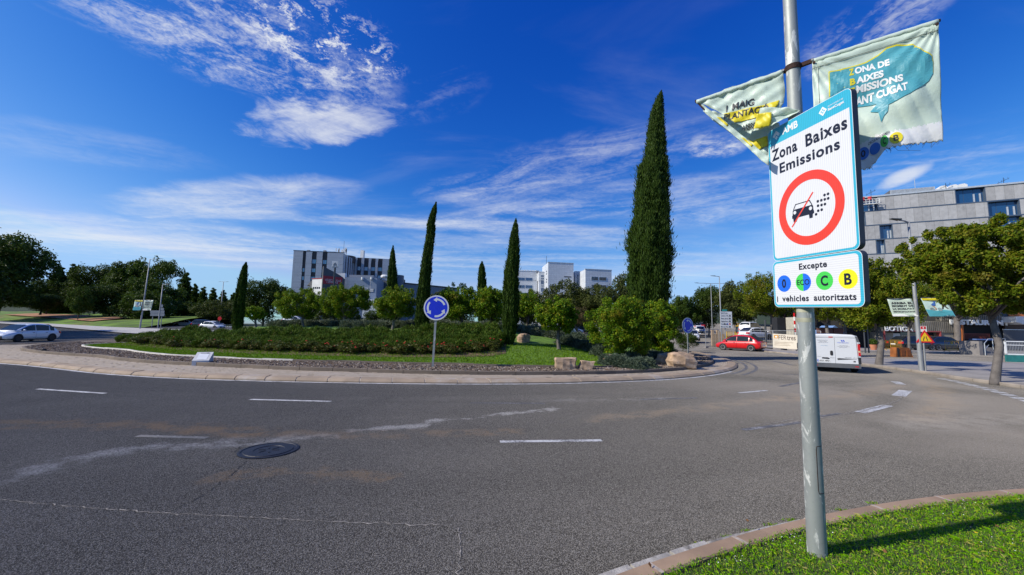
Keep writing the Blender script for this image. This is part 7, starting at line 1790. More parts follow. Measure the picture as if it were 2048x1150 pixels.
far_car('silver car parked right of the dark blue one', 431, 655, 90, (.9, -.2), P_SILV, gq)
far_car('red-brown car parked between the dark blue and the silver one', 421, 650, 98, (.9, .2), carpaint('maroon_car_paint', (.16, .02, .03)), gq)
far_car('white car parked in front of the silver one', 424, 658, 78, (1, -.1), P_WHITE, gq)
gq = 'parked cars behind the lawn'
far_car('light blue car parked behind the lawn left of the flat boulder', 1140, 668, 66, (1, .05), P_BLUE, gq)
far_car('white van-like car partly hidden behind the lawn tree', 1102, 664, 68, (1, .1), P_WHITE, gq, estate=True, Hc=1.8)
far_car('dark car parked behind the flat pale boulder', 1168, 667, 72, (1, 0), P_BLK, gq)
far_car('white car parked behind the leftmost bushy tree', 590, 648, 74, (1, 0), P_WHITE, gq)
gq = 'dark cars parked in front of the shops'
for px_, lab in ((1824, 'dark car parked under the shop opening, left one'), (1882, 'dark blue car parked beside the yellow barrier, right one')):
    p = P(px_, 690, 43); car(lab, (p[0], 43, .25), (1, 0.02), P_NAVY if px_ > 1850 else P_BLK, gq, L=4.1, detail=False)

# --- the white van, seen from behind
vh = unit([.5, .866, 0]); vr_ = np.array([vh[1], -vh[0], 0]); rear_right = np.array([16.32, 18.78, 0]); Lv, Wv, Hv = 4.75, 1.86, 1.80
vc = rear_right - vr_ * Wv / 2 + vh * Lv / 2
van = thing('delivery_van', 'white panel van seen from behind on the road right of the lamp column', 'van', vc, math.atan2(vh[1], vh[0])); hx = Lv / 2; w = Wv / 2
def vsec(x, z0, zt, wf, wt): return [(x, w * wf * .93, z0), (x, w * wf, z0 + .1), (x, w * wf, .95), (x, w * (wf * .5 + wt * .5), zt - .35), (x, w * wt, zt - .06), (x, w * wt * .8, zt), (x, 0, zt + .02)]
loft('body', [vsec(-hx, .34, Hv - .02, .985, .90), vsec(-hx + .03, .32, Hv, 1, .915), vsec(-hx + .6, .3, Hv + .02, 1, .92), vsec(.2, .3, Hv + .02, 1, .92), vsec(hx - 1.5, .3, Hv, 1, .92), vsec(hx - 1.1, .3, Hv - .14, 1, .90), vsec(hx - .62, .3, 1.22, .98, .90), vsec(hx - .1, .3, .92, .92, .84), vsec(hx, .34, .74, .85, .75)], P_WHITE, van, sub=0)
for sx_ in (1, -1):
    for s_ in (1, -1): wheel(van, sx_ * 1.5, s_ * (w - .10), .32, .22, s_, M_RIMD)
def vback(name, y0, y1, z0, z1, d, mat, th=.02): return MB().obox((-hx - d, -y0, z0), (th, 0, 0), (0, -(y1 - y0), 0), (0, 0, z1 - z0)).build(name, mat, van, world=False)
# coordinates on the back: y to the right as seen, metres from the middle
def vtrap(name, pts, d, mat, th=.02): return MB().prism(pts, (-hx - d, 0, 0), (0, -1, 0), EZ, (1, 0, 0), th).build(name, mat, van, world=False)
M_VW = carpaint('van_door_white', (.68, .69, .71)); M_GAP = pbr('door_gap', (.12, .125, .13), .8)
vtrap('door_gap_panel', [(-.86, .42), (.86, .42), (.80, 1.74), (-.80, 1.74)], .004, M_GAP, .01)
for s_, nm in ((-1, 'rear_door'), (1, 'rear_door')):
    p = [(.006, .44), (.84, .44), (.79, 1.64), (.006, 1.66)]; p = [(x * s_, z) for x, z in p]; vtrap(nm, p, .022, M_VW, .02)
vtrap('roof_rail', [(-.78, 1.675), (.78, 1.66), (.76, 1.76), (-.76, 1.77)], .018, M_VW, .02)
vtrap('brake_light', [(-.22, 1.655), (-.06, 1.655), (-.06, 1.70), (-.22, 1.70)], .034, M_TAIL, .02)
vtrap('door_handle', rrect(-.19, .80, -.08, 1.03, .05, 4), .034, M_TRIM, .014)
vtrap('plate_recess', [(-.52, .645), (-.24, .625), (-.22, .66), (-.27, .70), (-.50, .705)], .034, M_TRIM, .012); vtrap('door_crease', [(-.20, .688), (-.04, .685), (-.04, .695), (-.20, .70)], .028, M_GAP, .006)
vtrap('door_crease', [(.06, .675), (.78, .655), (.78, .667), (.10, .692), (.10, .60), (.085, .60)], .028, M_GAP, .006)
vtrap('number_plate', [(-.70, .49), (-.20, .49), (-.20, .60), (-.70, .60)], .032, M_PLATE, .008); vtrap('plate_band', [(-.70, .49), (-.655, .49), (-.655, .60), (-.70, .60)], .034, M_PLATEB, .004)
def vtext(s, y0, y1, z, hh, mat, bold=.01, d=.026):
    me = text_me(s, 1.0, mat, bold=bold, extrude=0.0); xs_ = [v.co.x for v in me.vertices]; a, b_ = min(xs_), max(xs_)
    for v in me.vertices: v.co = Vector((-hx - d, -(y0 + (v.co.x - a) / (b_ - a) * (y1 - y0)), z + v.co.z / CAP * hh))
    return link('lettering', me, van)
M_VT = pbr('van_grey_print', (.22, .22, .24), .5); M_VB = pbr('van_blue_print', (.03, .09, .55), .5); M_VLB = pbr('van_light_blue_print', (.25, .45, .65), .5)
vtext('4927 HFD', -.63, -.23, .512, .066, M_INK, .02, .036)
vtext('NOVELLINI', .10, .52, 1.395, .045, M_VB, .01); 
for dx in (0, .075): vtrap('emblem', [(.235 + dx, 1.53), (.275 + dx, 1.46), (.305 + dx, 1.46), (.305 + dx, 1.51), (.265 + dx, 1.55), (.235 + dx, 1.55)], .026, M_VB, .003)
for z, a, b_, s in ((1.50, -.66, -.26, 'MAMPARAS DE DUCHA'), (1.445, -.58, -.30, 'HIDROMASAJE'), (1.39, -.62, -.24, 'PLATOS DE DUCHA')): vtext(s, a, b_, z, .032, M_VT, .0)
vtext('www.novellini.es', -.54, -.26, 1.255, .03, M_VLB, 0)
for z, s, a, b_ in ((1.27, 'SHOWROOM', .18, .48), (1.225, 'C. POLIGON INDUSTRIAL', .08, .56), (1.18, 'BARCELONA', .18, .46)): vtext(s, a, b_, z, .026, M_VT, 0)
vtext('TRAFIC', .34, .60, .705, .03, M_GAP, .02); vtext('dCi 115', .66, .82, .705, .03, M_GAP, .01); vtext('VAN', -.70, -.55, .72, .03, M_GAP, .0)
vtrap('badge', [(.66, .52), (.74, .52), (.74, .58), (.66, .58)], .028, M_TRIM, .006)
vtrap('bumper', [(-.92, .24), (.92, .24), (.91, .43), (-.91, .43)], .06, pbr('bumper_grey', (.10, .105, .115), .6), .12)
for s_ in (-1, 1):
    vtrap('reflector', [(s_ * .70, .30), (s_ * .84, .30), (s_ * .84, .34), (s_ * .70, .34)], .066, M_TAIL, .01)
    tl = [((.865, .82), (.945, .82), (.93, 1.35), (.845, 1.37)), ]
    p = [(s_ * x, z) for x, z in tl[0]]; MB().prism(p, (-hx - .03, 0, 0), (0, -1, 0), EZ, (1, 0, 0), .14).build('tail_light', M_TAIL, van, world=False)
    for z in (1.40, .755): p = [(s_ * .85, z), (s_ * .94, z), (s_ * .935, z + .05), (s_ * .845, z + .05)]; MB().prism(p, (-hx - .028, 0, 0), (0, -1, 0), EZ, (1, 0, 0), .13).build('lamp_lens', M_HEAD, van, world=False)
    p = [(s_ * .86, .98), (s_ * .935, .98), (s_ * .93, 1.06), (s_ * .855, 1.06)]; MB().prism(p, (-hx - .034, 0, 0), (0, -1, 0), EZ, (1, 0, 0), .10).build('indicator', pbr('indicator_amber', (.65, .45, .25), .3), van, world=False)
    MB().prism([(s_ * .86, .44), (s_ * .95, .44), (s_ * .945, .74), (s_ * .85, .74)], (-hx - .012, 0, 0), (0, -1, 0), EZ, (1, 0, 0), .12).build('corner_trim', M_TRIM, van, world=False)
    MB().prism([(s_ * .83, 1.46), (s_ * .925, 1.46), (s_ * .86, 1.72), (s_ * .80, 1.72)], (-hx - .010, 0, 0), (0, -1, 0), EZ, (1, 0, 0), .10).build('corner_trim', M_DGREY, van, world=False)
    MB().obox((.9, s_ * (w + .02), .98), (.18, 0, 0), (0, s_ * .2, 0), (0, 0, .3)).build('mirror', M_TRIM, van, world=False)
    MB().prism([(-1.9, .26), (2.0, .26), (2.0, .44), (-1.9, .44)], (0, s_ * (w + .012), 0), (1, 0, 0), EZ, (0, -s_, 0), .05).build('side_strip', M_TRIM, van, world=False)

# ------------------------------------------------------------------ street furniture
def facing(px_, Y, z): p = P(px_, 640, Y); return np.array([p[0], Y, z])
# roundabout signs
M_SBLUE = pbr('sign_blue', (.010, .030, .62), .35, var=.05); M_SWHITE = pbr('sign_white', (.74, .75, .74), .4, var=.05)
def round_sign(label, base, R, hc, rz, tilt=0.0):
    t_ = thing('roundabout_sign', label, 'traffic sign', base, rz, 'roundabout signs on the island'); t_.rotation_euler = (0, tilt, rz)
    mb = MB(); mb.obox((-.04, .02, -.3), (.08, 0, 0), (0, .04, 0), (0, 0, hc + .3 + R * .6)); mb.build('post', M_GALV, t_, world=False)
    MB().prism(circle(0, hc, R, 48), (0, -.004, 0), EX, EZ, EY, .024).build('plate', M_ALU, t_, world=False); 
    sheet(t_, 'blue_face', circle(0, hc, R * .90, 48), -.007, M_SBLUE); ringpoly(t_, 'white_rim', 0, hc, R, R * .895, -.0075, M_SWHITE)
    for k in range(3):
        a0 = math.radians(60 + 120 * k - 38); a1 = 0; r0, r1 = R * .60, R * .755; pts = []; n = 14; b_ = a0 + math.radians(66)
        for i in range(n + 1): a = a0 + (b_ - a0) * i / n; pts.append((r1 * math.cos(a), hc + r1 * math.sin(a)))
        hd_ = b_ + math.radians(25)
        pts += [(R * .87 * math.cos(b_), hc + R * .87 * math.sin(b_)), (R * .67 * math.cos(hd_), hc + R * .67 * math.sin(hd_)), (R * .47 * math.cos(b_), hc + R * .47 * math.sin(b_))]
        for i in range(n, -1, -1): a = a0 + (b_ - a0) * i / n; pts.append((r0 * math.cos(a), hc + r0 * math.sin(a)))
        me = bpy.data.meshes.new('arrow'); tr = tessellate_polygon([[Vector((x, z, 0)) for x, z in pts]]); me.from_pydata([(x, -.0092, z) for x, z in pts], [], [tuple(q_) for q_ in tr]); me.materials.append(M_SWHITE); link('arrow', me, t_)
    return t_
p = G(865, 734, .24); ztop = P(871, 615.5, p[1])[2]; rr_ = 25 / F * p[1] * 1.0
round_sign('front blue roundabout sign on a square post in the mulch strip', (p[0], p[1], .2), rr_, ztop - .2, .06, math.atan((870.5 - 865) / 118 + .004) * .55)
p2_ = G(1377, 706, .27); R2 = 15.5 / F * p2_[1]
round_sign('second blue roundabout sign seen at an angle beside the biggest boulder', (p2_[0], p2_[1], .2), R2, P(1375, 651, p2_[1])[2] - .2, .45)
# white sloping marker box on the pavers
g = G(400, 731, ZA); g2_ = G(416, 732, ZA)
mk = thing('marker_box', 'white sloping traffic marker box with an arrow on the paved apron', 'marker box', (g[0], g[1], ZA), .42)
wd = .56; M_MKW = pbr('marker_white', (.78, .78, .76), .5, var=.06); M_MKG = pbr('marker_speckled', (.60, .59, .57), .7, var=.2, nscale=60)
mb = MB(); mb.prism([(0, 0), (0, .20), (.62, .50), (.66, .50), (.66, 0)], (-wd / 2, 0, 0), EY, EZ, EX, wd); mb.build('housing', M_MKG, mk, world=False)
def slope(x, t_, off=.004): return (x, .62 * t_ - off * .43, .20 + .30 * t_ + off * .9)
mb = MB(); mb.add([slope(-.17, .12), slope(.17, .12), slope(.17, .80), slope(-.17, .80)], [(0, 1, 2, 3)]); mb.build('front_panel', M_MKW, mk, world=False)
mb = MB(); mb.add([slope(-.14, .84, .006), slope(.09, .84, .006), slope(.09, .80, .006), slope(.20, .86, .006), slope(.09, .93, .006), slope(.09, .89, .006), slope(-.14, .89, .006)], [(0, 1, 5, 6), (2, 3, 4)]); mb.build('arrow', M_INK, mk, world=False)
mb = MB(); mb.add([slope(-.10, .10, .006), slope(.08, .10, .006), slope(.08, .125, .006), slope(-.10, .125, .006)], [(0, 1, 2, 3)]); mb.build('lip', M_MKG, mk, world=False)
# short dark post on the left of the apron
g = G(87, 706, ZA); MB(); pb_ = tag(MB().lathe([(.0, .22), (.09, .22), (.1, .18), (.09, 0)], n=12).build('marker_stub', M_TRIM, None), 'short dark stub on the left end of the paved apron', 'bollard'); pb_.location = (g[0], g[1], ZA)

def lamp(label, base, h, r0, lean=0.0, arm=(-1.2, 0, .15), mat=M_GALV2, group='street lamps', head=(.55, .24, .07), name='street_lamp', heads=1):
    t_ = thing(name, label, 'street lamp', base, 0, group); mb = MB(); mb.tube([(0, 0, -.1), (0, 0, .02), (lean * h * .5, 0, h * .5), (lean * h, 0, h)], [r0 * 1.05, r0, r0 * .75, r0 * .5], 12); mb.build('pole', mat, t_, world=False, smooth=True)
    tp = vec((lean * h, 0, h - .03))
    for s_ in ((1, -1) if heads == 2 else (1,)):
        a_ = vec(arm) * [s_, s_, 1]; mb = MB(); mb.tube([tp, tp + a_ * .5 + [0, 0, .03], tp + a_], [.04, .035, .03], 8); mb.build('arm', mat, t_, world=False)
        d_ = unit(a_ * [1, 1, 0]); c_ = tp + a_; n_ = np.array([-d_[1], d_[0], 0]); mb = MB(); mb.add([c_ - n_ * head[1] / 2, c_ + n_ * head[1] / 2, c_ + d_ * head[0] + n_ * head[1] * .35 + [0, 0, .04], c_ + d_ * head[0] - n_ * head[1] * .35 + [0, 0, .04]] + [c_ - n_ * head[1] / 2 + [0, 0, head[2]], c_ + n_ * head[1] / 2 + [0, 0, head[2]], c_ + d_ * head[0] + n_ * head[1] * .3 + [0, 0, .06], c_ + d_ * head[0] - n_ * head[1] * .3 + [0, 0, .06]],
               [(0, 1, 2, 3), (7, 6, 5, 4), (0, 4, 5, 1), (1, 5, 6, 2), (2, 6, 7, 3), (3, 7, 4, 0)]); mb.build('lamp_head', M_DKPOLE, t_, world=False)
    return t_
def hung_banner(label, pole, x0, x1, z0, z1, slant, kind, group, tw=-.5):
    "banner hung off a pole in the local frame x right, -y to the viewer"
    t_ = thing('street_banner', label, 'banner', pole, tw, group); nx, nz = 10, 8; V = []; fn = lambda u, v: np.array([x0 + (x1 - x0) * u + slant * (1 - v), -.05 + .07 * math.sin(3 * u + 1) * (1 - v) + .03 * math.sin(7 * u + 5 * v), z0 + (z1 - z0) * v + .06 * (u - .5) ** 2 * (1 - v)])
    V = [fn(i / nx, j / nz) for i in range(nx + 1) for j in range(nz + 1)]; mb = MB(); mb.add(V, [(i * (nz + 1) + j, (i + 1) * (nz + 1) + j, (i + 1) * (nz + 1) + j + 1, i * (nz + 1) + j + 1) for i in range(nx) for j in range(nz)]); o_ = mb.build('cloth', C_MINT if kind == 'text' else pbr('banner_picture_pale', (.50, .66, .64), .6), t_, world=False, smooth=True)
    md = o_.modifiers.new('thickness', 'SOLIDIFY'); md.thickness = .004
    mb = MB(); mb.tube([fn(0, 1), fn(1, 1)], .02, 6); mb.build('rod', M_DKPOLE, t_, world=False)
    def pr(nm, pts, mat, off=.02): 
        tr = tessellate_polygon([[Vector((a, b_, 0)) for a, b_ in pts]]); me = bpy.data.meshes.new(nm); me.from_pydata([tuple(fn(a, b_) + [0, -off, 0]) for a, b_ in pts], [], [tuple(q_) for q_ in tr]); me.materials.append(mat); link(nm, me, t_)
    def tx_(s, u0, u1, v, hv, mat):
        me = text_me(s, 1.0, mat, bold=.03, extrude=0.0); xs_ = [q_.co.x for q_ in me.vertices]; a, b_ = min(xs_), max(xs_)
        for q_ in me.vertices: q_.co = Vector(fn(u0 + (q_.co.x - a) / (b_ - a) * (u1 - u0), v + q_.co.z / CAP * hv) + [0, -.022, 0])
        link('lettering', me, t_)
    if kind == 'text':
        for k, s in enumerate(('ARRIBA EL', 'MOMENT DE', 'LA MOBILITAT', 'METROPOLITANA')): tx_(s, .10, .96, .70 - k * .155, .105 - .012 * k, C_INK)
        pr('white_band', [(0, 0), (1, 0), (1, .14), (0, .12)], C_WHITE, .012)
    else:
        pr('yellow_band', [(.02, .86), (1, .86), (1, .97), (.02, .97)], C_YEL); tx_('MOU-TE', .2, .8, .885, .06, C_INK)
        pr('water', [(0, .0), (1, .0), (1, .30), (.7, .36), (.4, .30), (0, .38)], C_TEAL, .014); pr('foreground', [(.1, .0), (.95, .0), (.95, .16), (.55, .24), (.1, .14)], pbr('print_dark_teal', (.05, .12, .15), .7), .018)
        B_ = pbr('print_blue', (.04, .13, .45), .7); D_ = pbr('print_dark', (.06, .05, .05), .7); S_k = pbr('print_skin', (.45, .27, .18), .7)
        pr('cyclist', [(.28, .62), (.40, .72), (.50, .70), (.46, .60), (.36, .55)], B_, .022); pr('cyclist', [(.44, .72), (.52, .72), (.52, .80), (.44, .80)], B_, .022); pr('cyclist', [(.30, .56), (.38, .55), (.44, .44), (.40, .36), (.36, .36), (.38, .44)], S_k, .024)
        pr('walker', [(.70, .80), (.77, .80), (.80, .68), (.84, .58), (.92, .40), (.86, .40), (.78, .54), (.70, .40), (.64, .40), (.72, .56)], D_, .022)
        for cx3 in (.26, .56): pr('bicycle_wheel', [(cx3 + (.09) * math.cos(a), .38 + .09 * math.sin(a)) for a in np.linspace(0, 6.28, 14, endpoint=False)] , pbr('print_grey', (.20, .28, .30), .7), .02)
    return t_
# lamp with two banners on the right pavement
lb = G(1843, 741, .13); hL = P(1817, 444, lb[1])[2] - .13; ln = (P(1817, 444, lb[1])[0] - lb[0]) / hL
lamp('tall grey lamp with two banners on the right pavement', lb, hL, .105, ln, (-.55, -.1, .08), group='lamps on the right pavement')
def banner_box(x0, y0, x1, y1, Y): a, b_ = P(x0, y0, Y), P(x1, y1, Y); return a, b_
a, b_ = banner_box(1787, 596, 1824, 633, lb[1]); pz = 0
hung_banner('pale green banner with dark lettering ARRIBA EL MOMENT on the right pavement lamp', (lb[0], lb[1], .13), a[0] - lb[0], P(1824, 600, lb[1])[0] - lb[0], b_[2] - .13, a[2] - .13, .20, 'text', 'banners on the right pavement lamp')
a, b_ = P(1837, 596, lb[1]), P(1877, 634, lb[1])
hung_banner('banner with cyclist and walker picture on the right pavement lamp', (lb[0], lb[1], .13), a[0] - lb[0], P(1872, 600, lb[1])[0] - lb[0], b_[2] - .13, a[2] - .13, .30, 'pic', 'banners on the right pavement lamp')
# narrowing road warning sign on its own post
wb_ = G(1852, 741.5, .13); ws = thing('warning_sign', 'yellow and red triangular road narrows sign with a small plate above, beside the lamp', 'traffic sign', wb_, -.3); kx = wb_[1] / F
z_ = lambda y: P(1850, y, wb_[1])[2] - .13
mb = MB(); mb.tube([(0, 0.03, -.1), (.02, .03, z_(653))], .04, 10); mb.build('post', M_GALV2, ws, world=False)
tri = lambda s_, zc: [(.06 + s_ * math.cos(a), zc + s_ * math.sin(a)) for a in (math.pi / 2, math.pi * 7 / 6, math.pi * 11 / 6)]
zc_ = z_(676.5); hs = 15.5 * kx * 1.08
MB().prism(tri(hs, zc_), (0, -.03, 0), EX, EZ, EY, .03).build('plate', pbr('sign_red', (.62, .015, .02), .4), ws, world=False); sheet(ws, 'yellow_face', tri(hs * .70, zc_), -.034, pbr('sign_yellow', (.80, .52, .01), .4))
for s_ in (-1, 1): MB().prism([(.06 + s_ * x, zc_ + z) for x, z in ((.055, -.12), (.055, -.04), (.025, .0), (.025, .09), (.055, .09), (.055, .01), (.085, -.03), (.085, -.12))], (0, -.038, 0), EX, EZ, EY, .002).build('symbol', M_INK, ws, world=False)
zp = z_(663.5); MB().box((.03, 0, zp), (.27, .02, z_(652) - zp)).build('small_plate', M_SWHITE, ws, world=False); MB().box((.03, -.014, zp + .13), (.20, .006, .13)).build('red_square', pbr('sign_red2', (.60, .02, .03), .4), ws, world=False); MB().box((.03, -.018, zp + .155), (.035, .006, .08)).build('symbol', M_SWHITE, ws, world=False)
# orange water-filled barrier
M_BARR = pbr('faded_orange_plastic', (.30, .095, .018), .6, var=.3, nscale=2)
ob0, ob1 = P(1786, 713, 31), P(1819, 713, 31); wo = ob1[0] - ob0[0]; ob = thing('water_barrier', 'faded orange plastic water barrier standing on the service lane', 'barrier', ((ob0[0] + ob1[0]) / 2, 31, .135), 0.0)
MB().prism([(-wo / 2, 0), (wo / 2 + .05, 0), (wo / 2 - .22, .72), (-wo / 2 + .08, .74)], (0, -.25, 0), EX, EZ, EY, .5).build('body', M_BARR, ob, world=False); MB().box((-wo / 2 + .16, -.27, .02), (.10, .04, .68)).build('dark_strap', M_TRIM, ob, world=False)
for x in (-.1, .35): MB().box((x, -.262, .12), (.28, .03, .42)).build('recess', pbr('dull_orange_plastic', (.22, .065, .012), .6), ob, world=False)
# yellow pedestrian barriers
M_YB = pbr('barrier_yellow', (.55, .32, .02), .6, var=.25, nscale=3)
def ped_barrier(label, loc, wd, rz, group):
    t_ = thing('pedestrian_barrier', label, 'barrier', loc, rz, group); mb = MB(); h = 1.05
    mb.tube([(-wd / 2, 0, .2), (-wd / 2, 0, h), (wd / 2, 0, h), (wd / 2, 0, .2), (-wd / 2, 0, .2)], .022, 6); mb.build('frame', M_YB, t_, world=False)
    for k in range(1, 11): x = -wd / 2 + wd * k / 11; m2 = MB(); m2.tube([(x, 0, .2), (x, 0, h)], .012, 4); m2.build('bar', M_YB, t_, world=False)
    for s_ in (-1, 1): m2 = MB(); m2.tube([(s_ * wd * .42, -.28, .01), (s_ * wd * .42, 0, .2), (s_ * wd * .42, .28, .01)], .02, 5); m2.build('foot', M_YB, t_, world=False)
    MB().box((-.1, -.03, h - .28), (.3, .01, .2)).build('tag_plate', M_YB, t_, world=False); return t_
yb0, yb1 = P(1889, 703, 39.6), P(1924, 703, 39.6)
pbz = ped_barrier('yellow pedestrian barrier in front of the dark restaurant opening', ((yb0[0] + yb1[0]) / 2, 39.6, .245), yb1[0] - yb0[0], .12, 'yellow barriers in front of the shops')
yb0 = P(1797, 703, 40); dup(pbz, (yb0[0], 40.2, .245), -.1, 'yellow pedestrian barrier under the BOTIGA sign', 'yellow barriers in front of the shops', (.6, 1, 1))
yb0 = P(1776, 703, 40.6); b_ = dup(pbz, (yb0[0], 40.8, .245), .3, 'pedestrian barrier left of the one under the BOTIGA sign', 'yellow barriers in front of the shops', (.55, 1, .95))
# flower pot
g = P(1747, 694, 41); fp_ = thing('flower_pot', 'terracotta flower pot with a small green plant before the shop', 'flower pot', (g[0], 41, .245)); MB().lathe([(.0, 0), (.22, 0), (.32, .5), (.34, .55), (.28, .55), (.0, .5)], n=14).build('pot', pbr('terracotta', (.50, .19, .10), .8), fp_, world=False)
link('plant', array_mesh('plant', blob_leaves([(np.array([0, 0, .78]), .32)], 900, .14, .06, 8), 4, L_MID), fp_)
# railing with a teal base at the right edge
rl0, rl1 = P(2012, 722, 27.5), P(2110, 722, 26.8); rail = thing('railing', 'white mesh railing on a teal board at the right edge of the photo', 'railing', (rl0[0], 27.5, .13)); fr2 = Fac((rl0[0], rl0[1]), (rl1[0], rl1[1]), rail)
zz = lambda y: fr2.sz(2030, y)[1]
fr2.box('teal_board', 0, fr2.L, .13, zz(710), -.06, .06, pbr('teal_board', (.02, .17, .16), .6, var=.2)); mb = MB()
fr2.add(mb, 0, .09, zz(710), zz(682), -.04, .04); fr2.add(mb, 0, fr2.L, zz(710), zz(707.5), -.04, .04); fr2.add(mb, 0, fr2.L, zz(684), zz(682), -.04, .04); fr2.add(mb, 0, fr2.L, zz(691), zz(689.6), -.03, .03); mb.build('frame', M_SWHITE, rail)
nbar = 30
for k in range(nbar): t_ = fr2.L * (k + 1) / (nbar + 1); fr2.box('bar', t_ - .012, t_ + .012, zz(707.5), zz(684), -.010, .010, M_GALV2)
# thin dark poles by the shops
for px_, y0, lab in ((1731, 528, 'thin dark lamp pole left of the forked street tree, taller one'), (1738, 600, 'thin dark pole beside the taller lamp pole')):
    g = G(px_, 706, .13); zt_ = P(px_ - (706 - y0) * .07, y0, g[1]); ln_ = (zt_[0] - g[0]) / (zt_[2] - .13); lamp(lab, (g[0], g[1], .13), zt_[2] - .13, .06, ln_, (-.5, 0, .05), M_DKPOLE, 'thin dark poles by the shops')
# tall lamp and direction board by the road works
g = P(1442, 640, 48.0); g[2] = float(rise(g[0], 48)); zt_ = P(1438.5, 553, g[1]); lamp('tall lamp behind the direction board at the road works', (g[0], g[1], g[2]), zt_[2] - g[2], .09, (zt_[0] - g[0]) / zt_[2], (-.55, -.05, .05), group='lamps by the road works')
g2_ = P(1424, 640, 62); zt2 = P(1424, 567, 62); lamp('twin-armed lamp crossing behind the tall lamp', (g2_[0], 62, 1.0), zt2[2] - 1.0, .07, 0, (-2.0, 0, .05), group='lamps by the road works', heads=2)
bY = g[1] - 1.2; ib = thing('direction_board', 'white direction board with rows of place names and icons on two posts', 'sign', (P(1452, 640, bY)[0], bY, .05)); fb_ = Fac((P(1440, 640, bY)[0], bY), (P(1464, 640, bY)[0], bY), ib)
a, b2_, z0_, z1_ = fb_.rect(1440.3, 623, 1464, 656); nrow = 6
for x in (1442.5, 1450.5): aa = fb_.sz(x, 640)[0]; mb = MB(); mb.tube([fb_.pt(aa, .05, -.08), fb_.pt(aa, z1_, -.08)], .05, 6); mb.build('post', M_GALV2, ib)
rows_ = [('Ripollet Terrassa', None), ('Centre Vila', 'k'), ('Sant Joan', 'k'), ('Volpelleres Mira-sol', 'k'), ('Hospital Esports', 'rbk'), ('Mercat Nou', 'k')]
for k, (s, ic) in enumerate(rows_):
    zb0 = z1_ - (z1_ - z0_) * (k + 1) / nrow; zb1 = z1_ - (z1_ - z0_) * k / nrow; fb_.box('board_plate', a, b2_, zb0 + .012, zb1 - .012, 0, .03, M_SWHITE)
    xa = 1441.5; text_on(fb_, s, xa, xa + (15 if ic else 13), 656 - 33 * (nrow - k - 1) / nrow - 1.6, .13, .036, M_INK)
    for j, c_ in enumerate(ic or ''):
        cx3, cz3 = fb_.sz(1459.5 - j * 5.2, 656 - 33 * (nrow - k - .5) / nrow); MB().prism([(cx3 + .10 * math.cos(t_), cz3 - .02 + .10 * math.sin(t_)) for t_ in np.linspace(0, 6.28, 12, endpoint=False)], fb_.A + fb_.n * .034, fb_.d, EZ, -fb_.n, .004).build('icon', {'k': M_TRIM, 'r': M_TAIL, 'b': M_PLATEB}[c_], ib)
a, b2_, z0_, z1_ = fb_.rect(1444.3, 619, 1454, 622.5); fb_.box('teal_plate', a, b2_, z0_, z1_, 0, .03, pbr('sign_teal', (.02, .28, .25), .5))
# FERtres fence with its banner
fY0, fY1 = P(1545.5, 640, 41.0), P(1597, 640, 38.2); fe = thing('site_banner', 'cream site banner lettered FERtres hung on the works fence', 'banner', (fY0[0], 41.0, .13)); ff = Fac(fY0, fY1, fe)
cn = [ff.sz(*c) for c in ((1546.3, 667.2), (1596, 670.2), (1595.6, 699.5), (1547, 695))]
MB().prism(cn, ff.A + ff.n * .06, ff.d, EZ, -ff.n, .01).build('cloth', pbr('cream_banner', (.62, .56, .46), .8, var=.08, nscale=1.5), fe)
text_on(ff, 'FER', 1558.5, 1574, 679, .42, .064, pbr('banner_brown', (.10, .07, .055), .6), bold=.0); text_on(ff, 'tres', 1575, 1592.5, 680, .46, .064, pbr('banner_brown2', (.10, .07, .055), .6), bold=.01)
a, b2_, z0_, z1_ = ff.rect(1549, 670, 1557.5, 676.5); ff.box('emblem', a, b2_, z0_, z1_, .062, .07, pbr('emblem_orange', (.60, .30, .05), .6)); ff.box('emblem_mark', a + .14, b2_ - .1, z0_ + .08, z1_ - .1, .071, .075, M_WHITEW)
for y, x1 in ((684.5, 1588), (687, 1580), (690, 1582)): a, b2_, z0_, z1_ = ff.rect(1550, y, x1, y + .9); ff.box('small_print', a, b2_, z0_, z1_, .062, .066, pbr('print_tan', (.38, .30, .22), .8))
ffn = thing('works_fence', 'grey metal works fence panel carrying the lettered site banner', 'fence', (fY0[0], 41.0, .13)); f2_ = Fac(fY0, fY1, ffn); mb = MB()
for a in (-.1, f2_.L + .1): mb.tube([f2_.pt(a, .13, 0), f2_.pt(a, 2.1, 0)], .03, 6)
for zz_ in (.35, 2.05): mb.tube([f2_.pt(-.1, zz_, 0), f2_.pt(f2_.L + .1, zz_, 0)], .025, 6)
mb.build('frame', M_GALV2, ffn)
for k in range(24): a = f2_.L * k / 23; m2 = MB(); m2.tube([f2_.pt(a, .35, 0), f2_.pt(a, 2.05, 0)], .008, 4); m2.build('bar', M_GALV2, ffn)
for a in (.1, f2_.L * .6): f2_.box('foot_block', a, a + .9, .13, .28, -.15, .25, M_CONC)
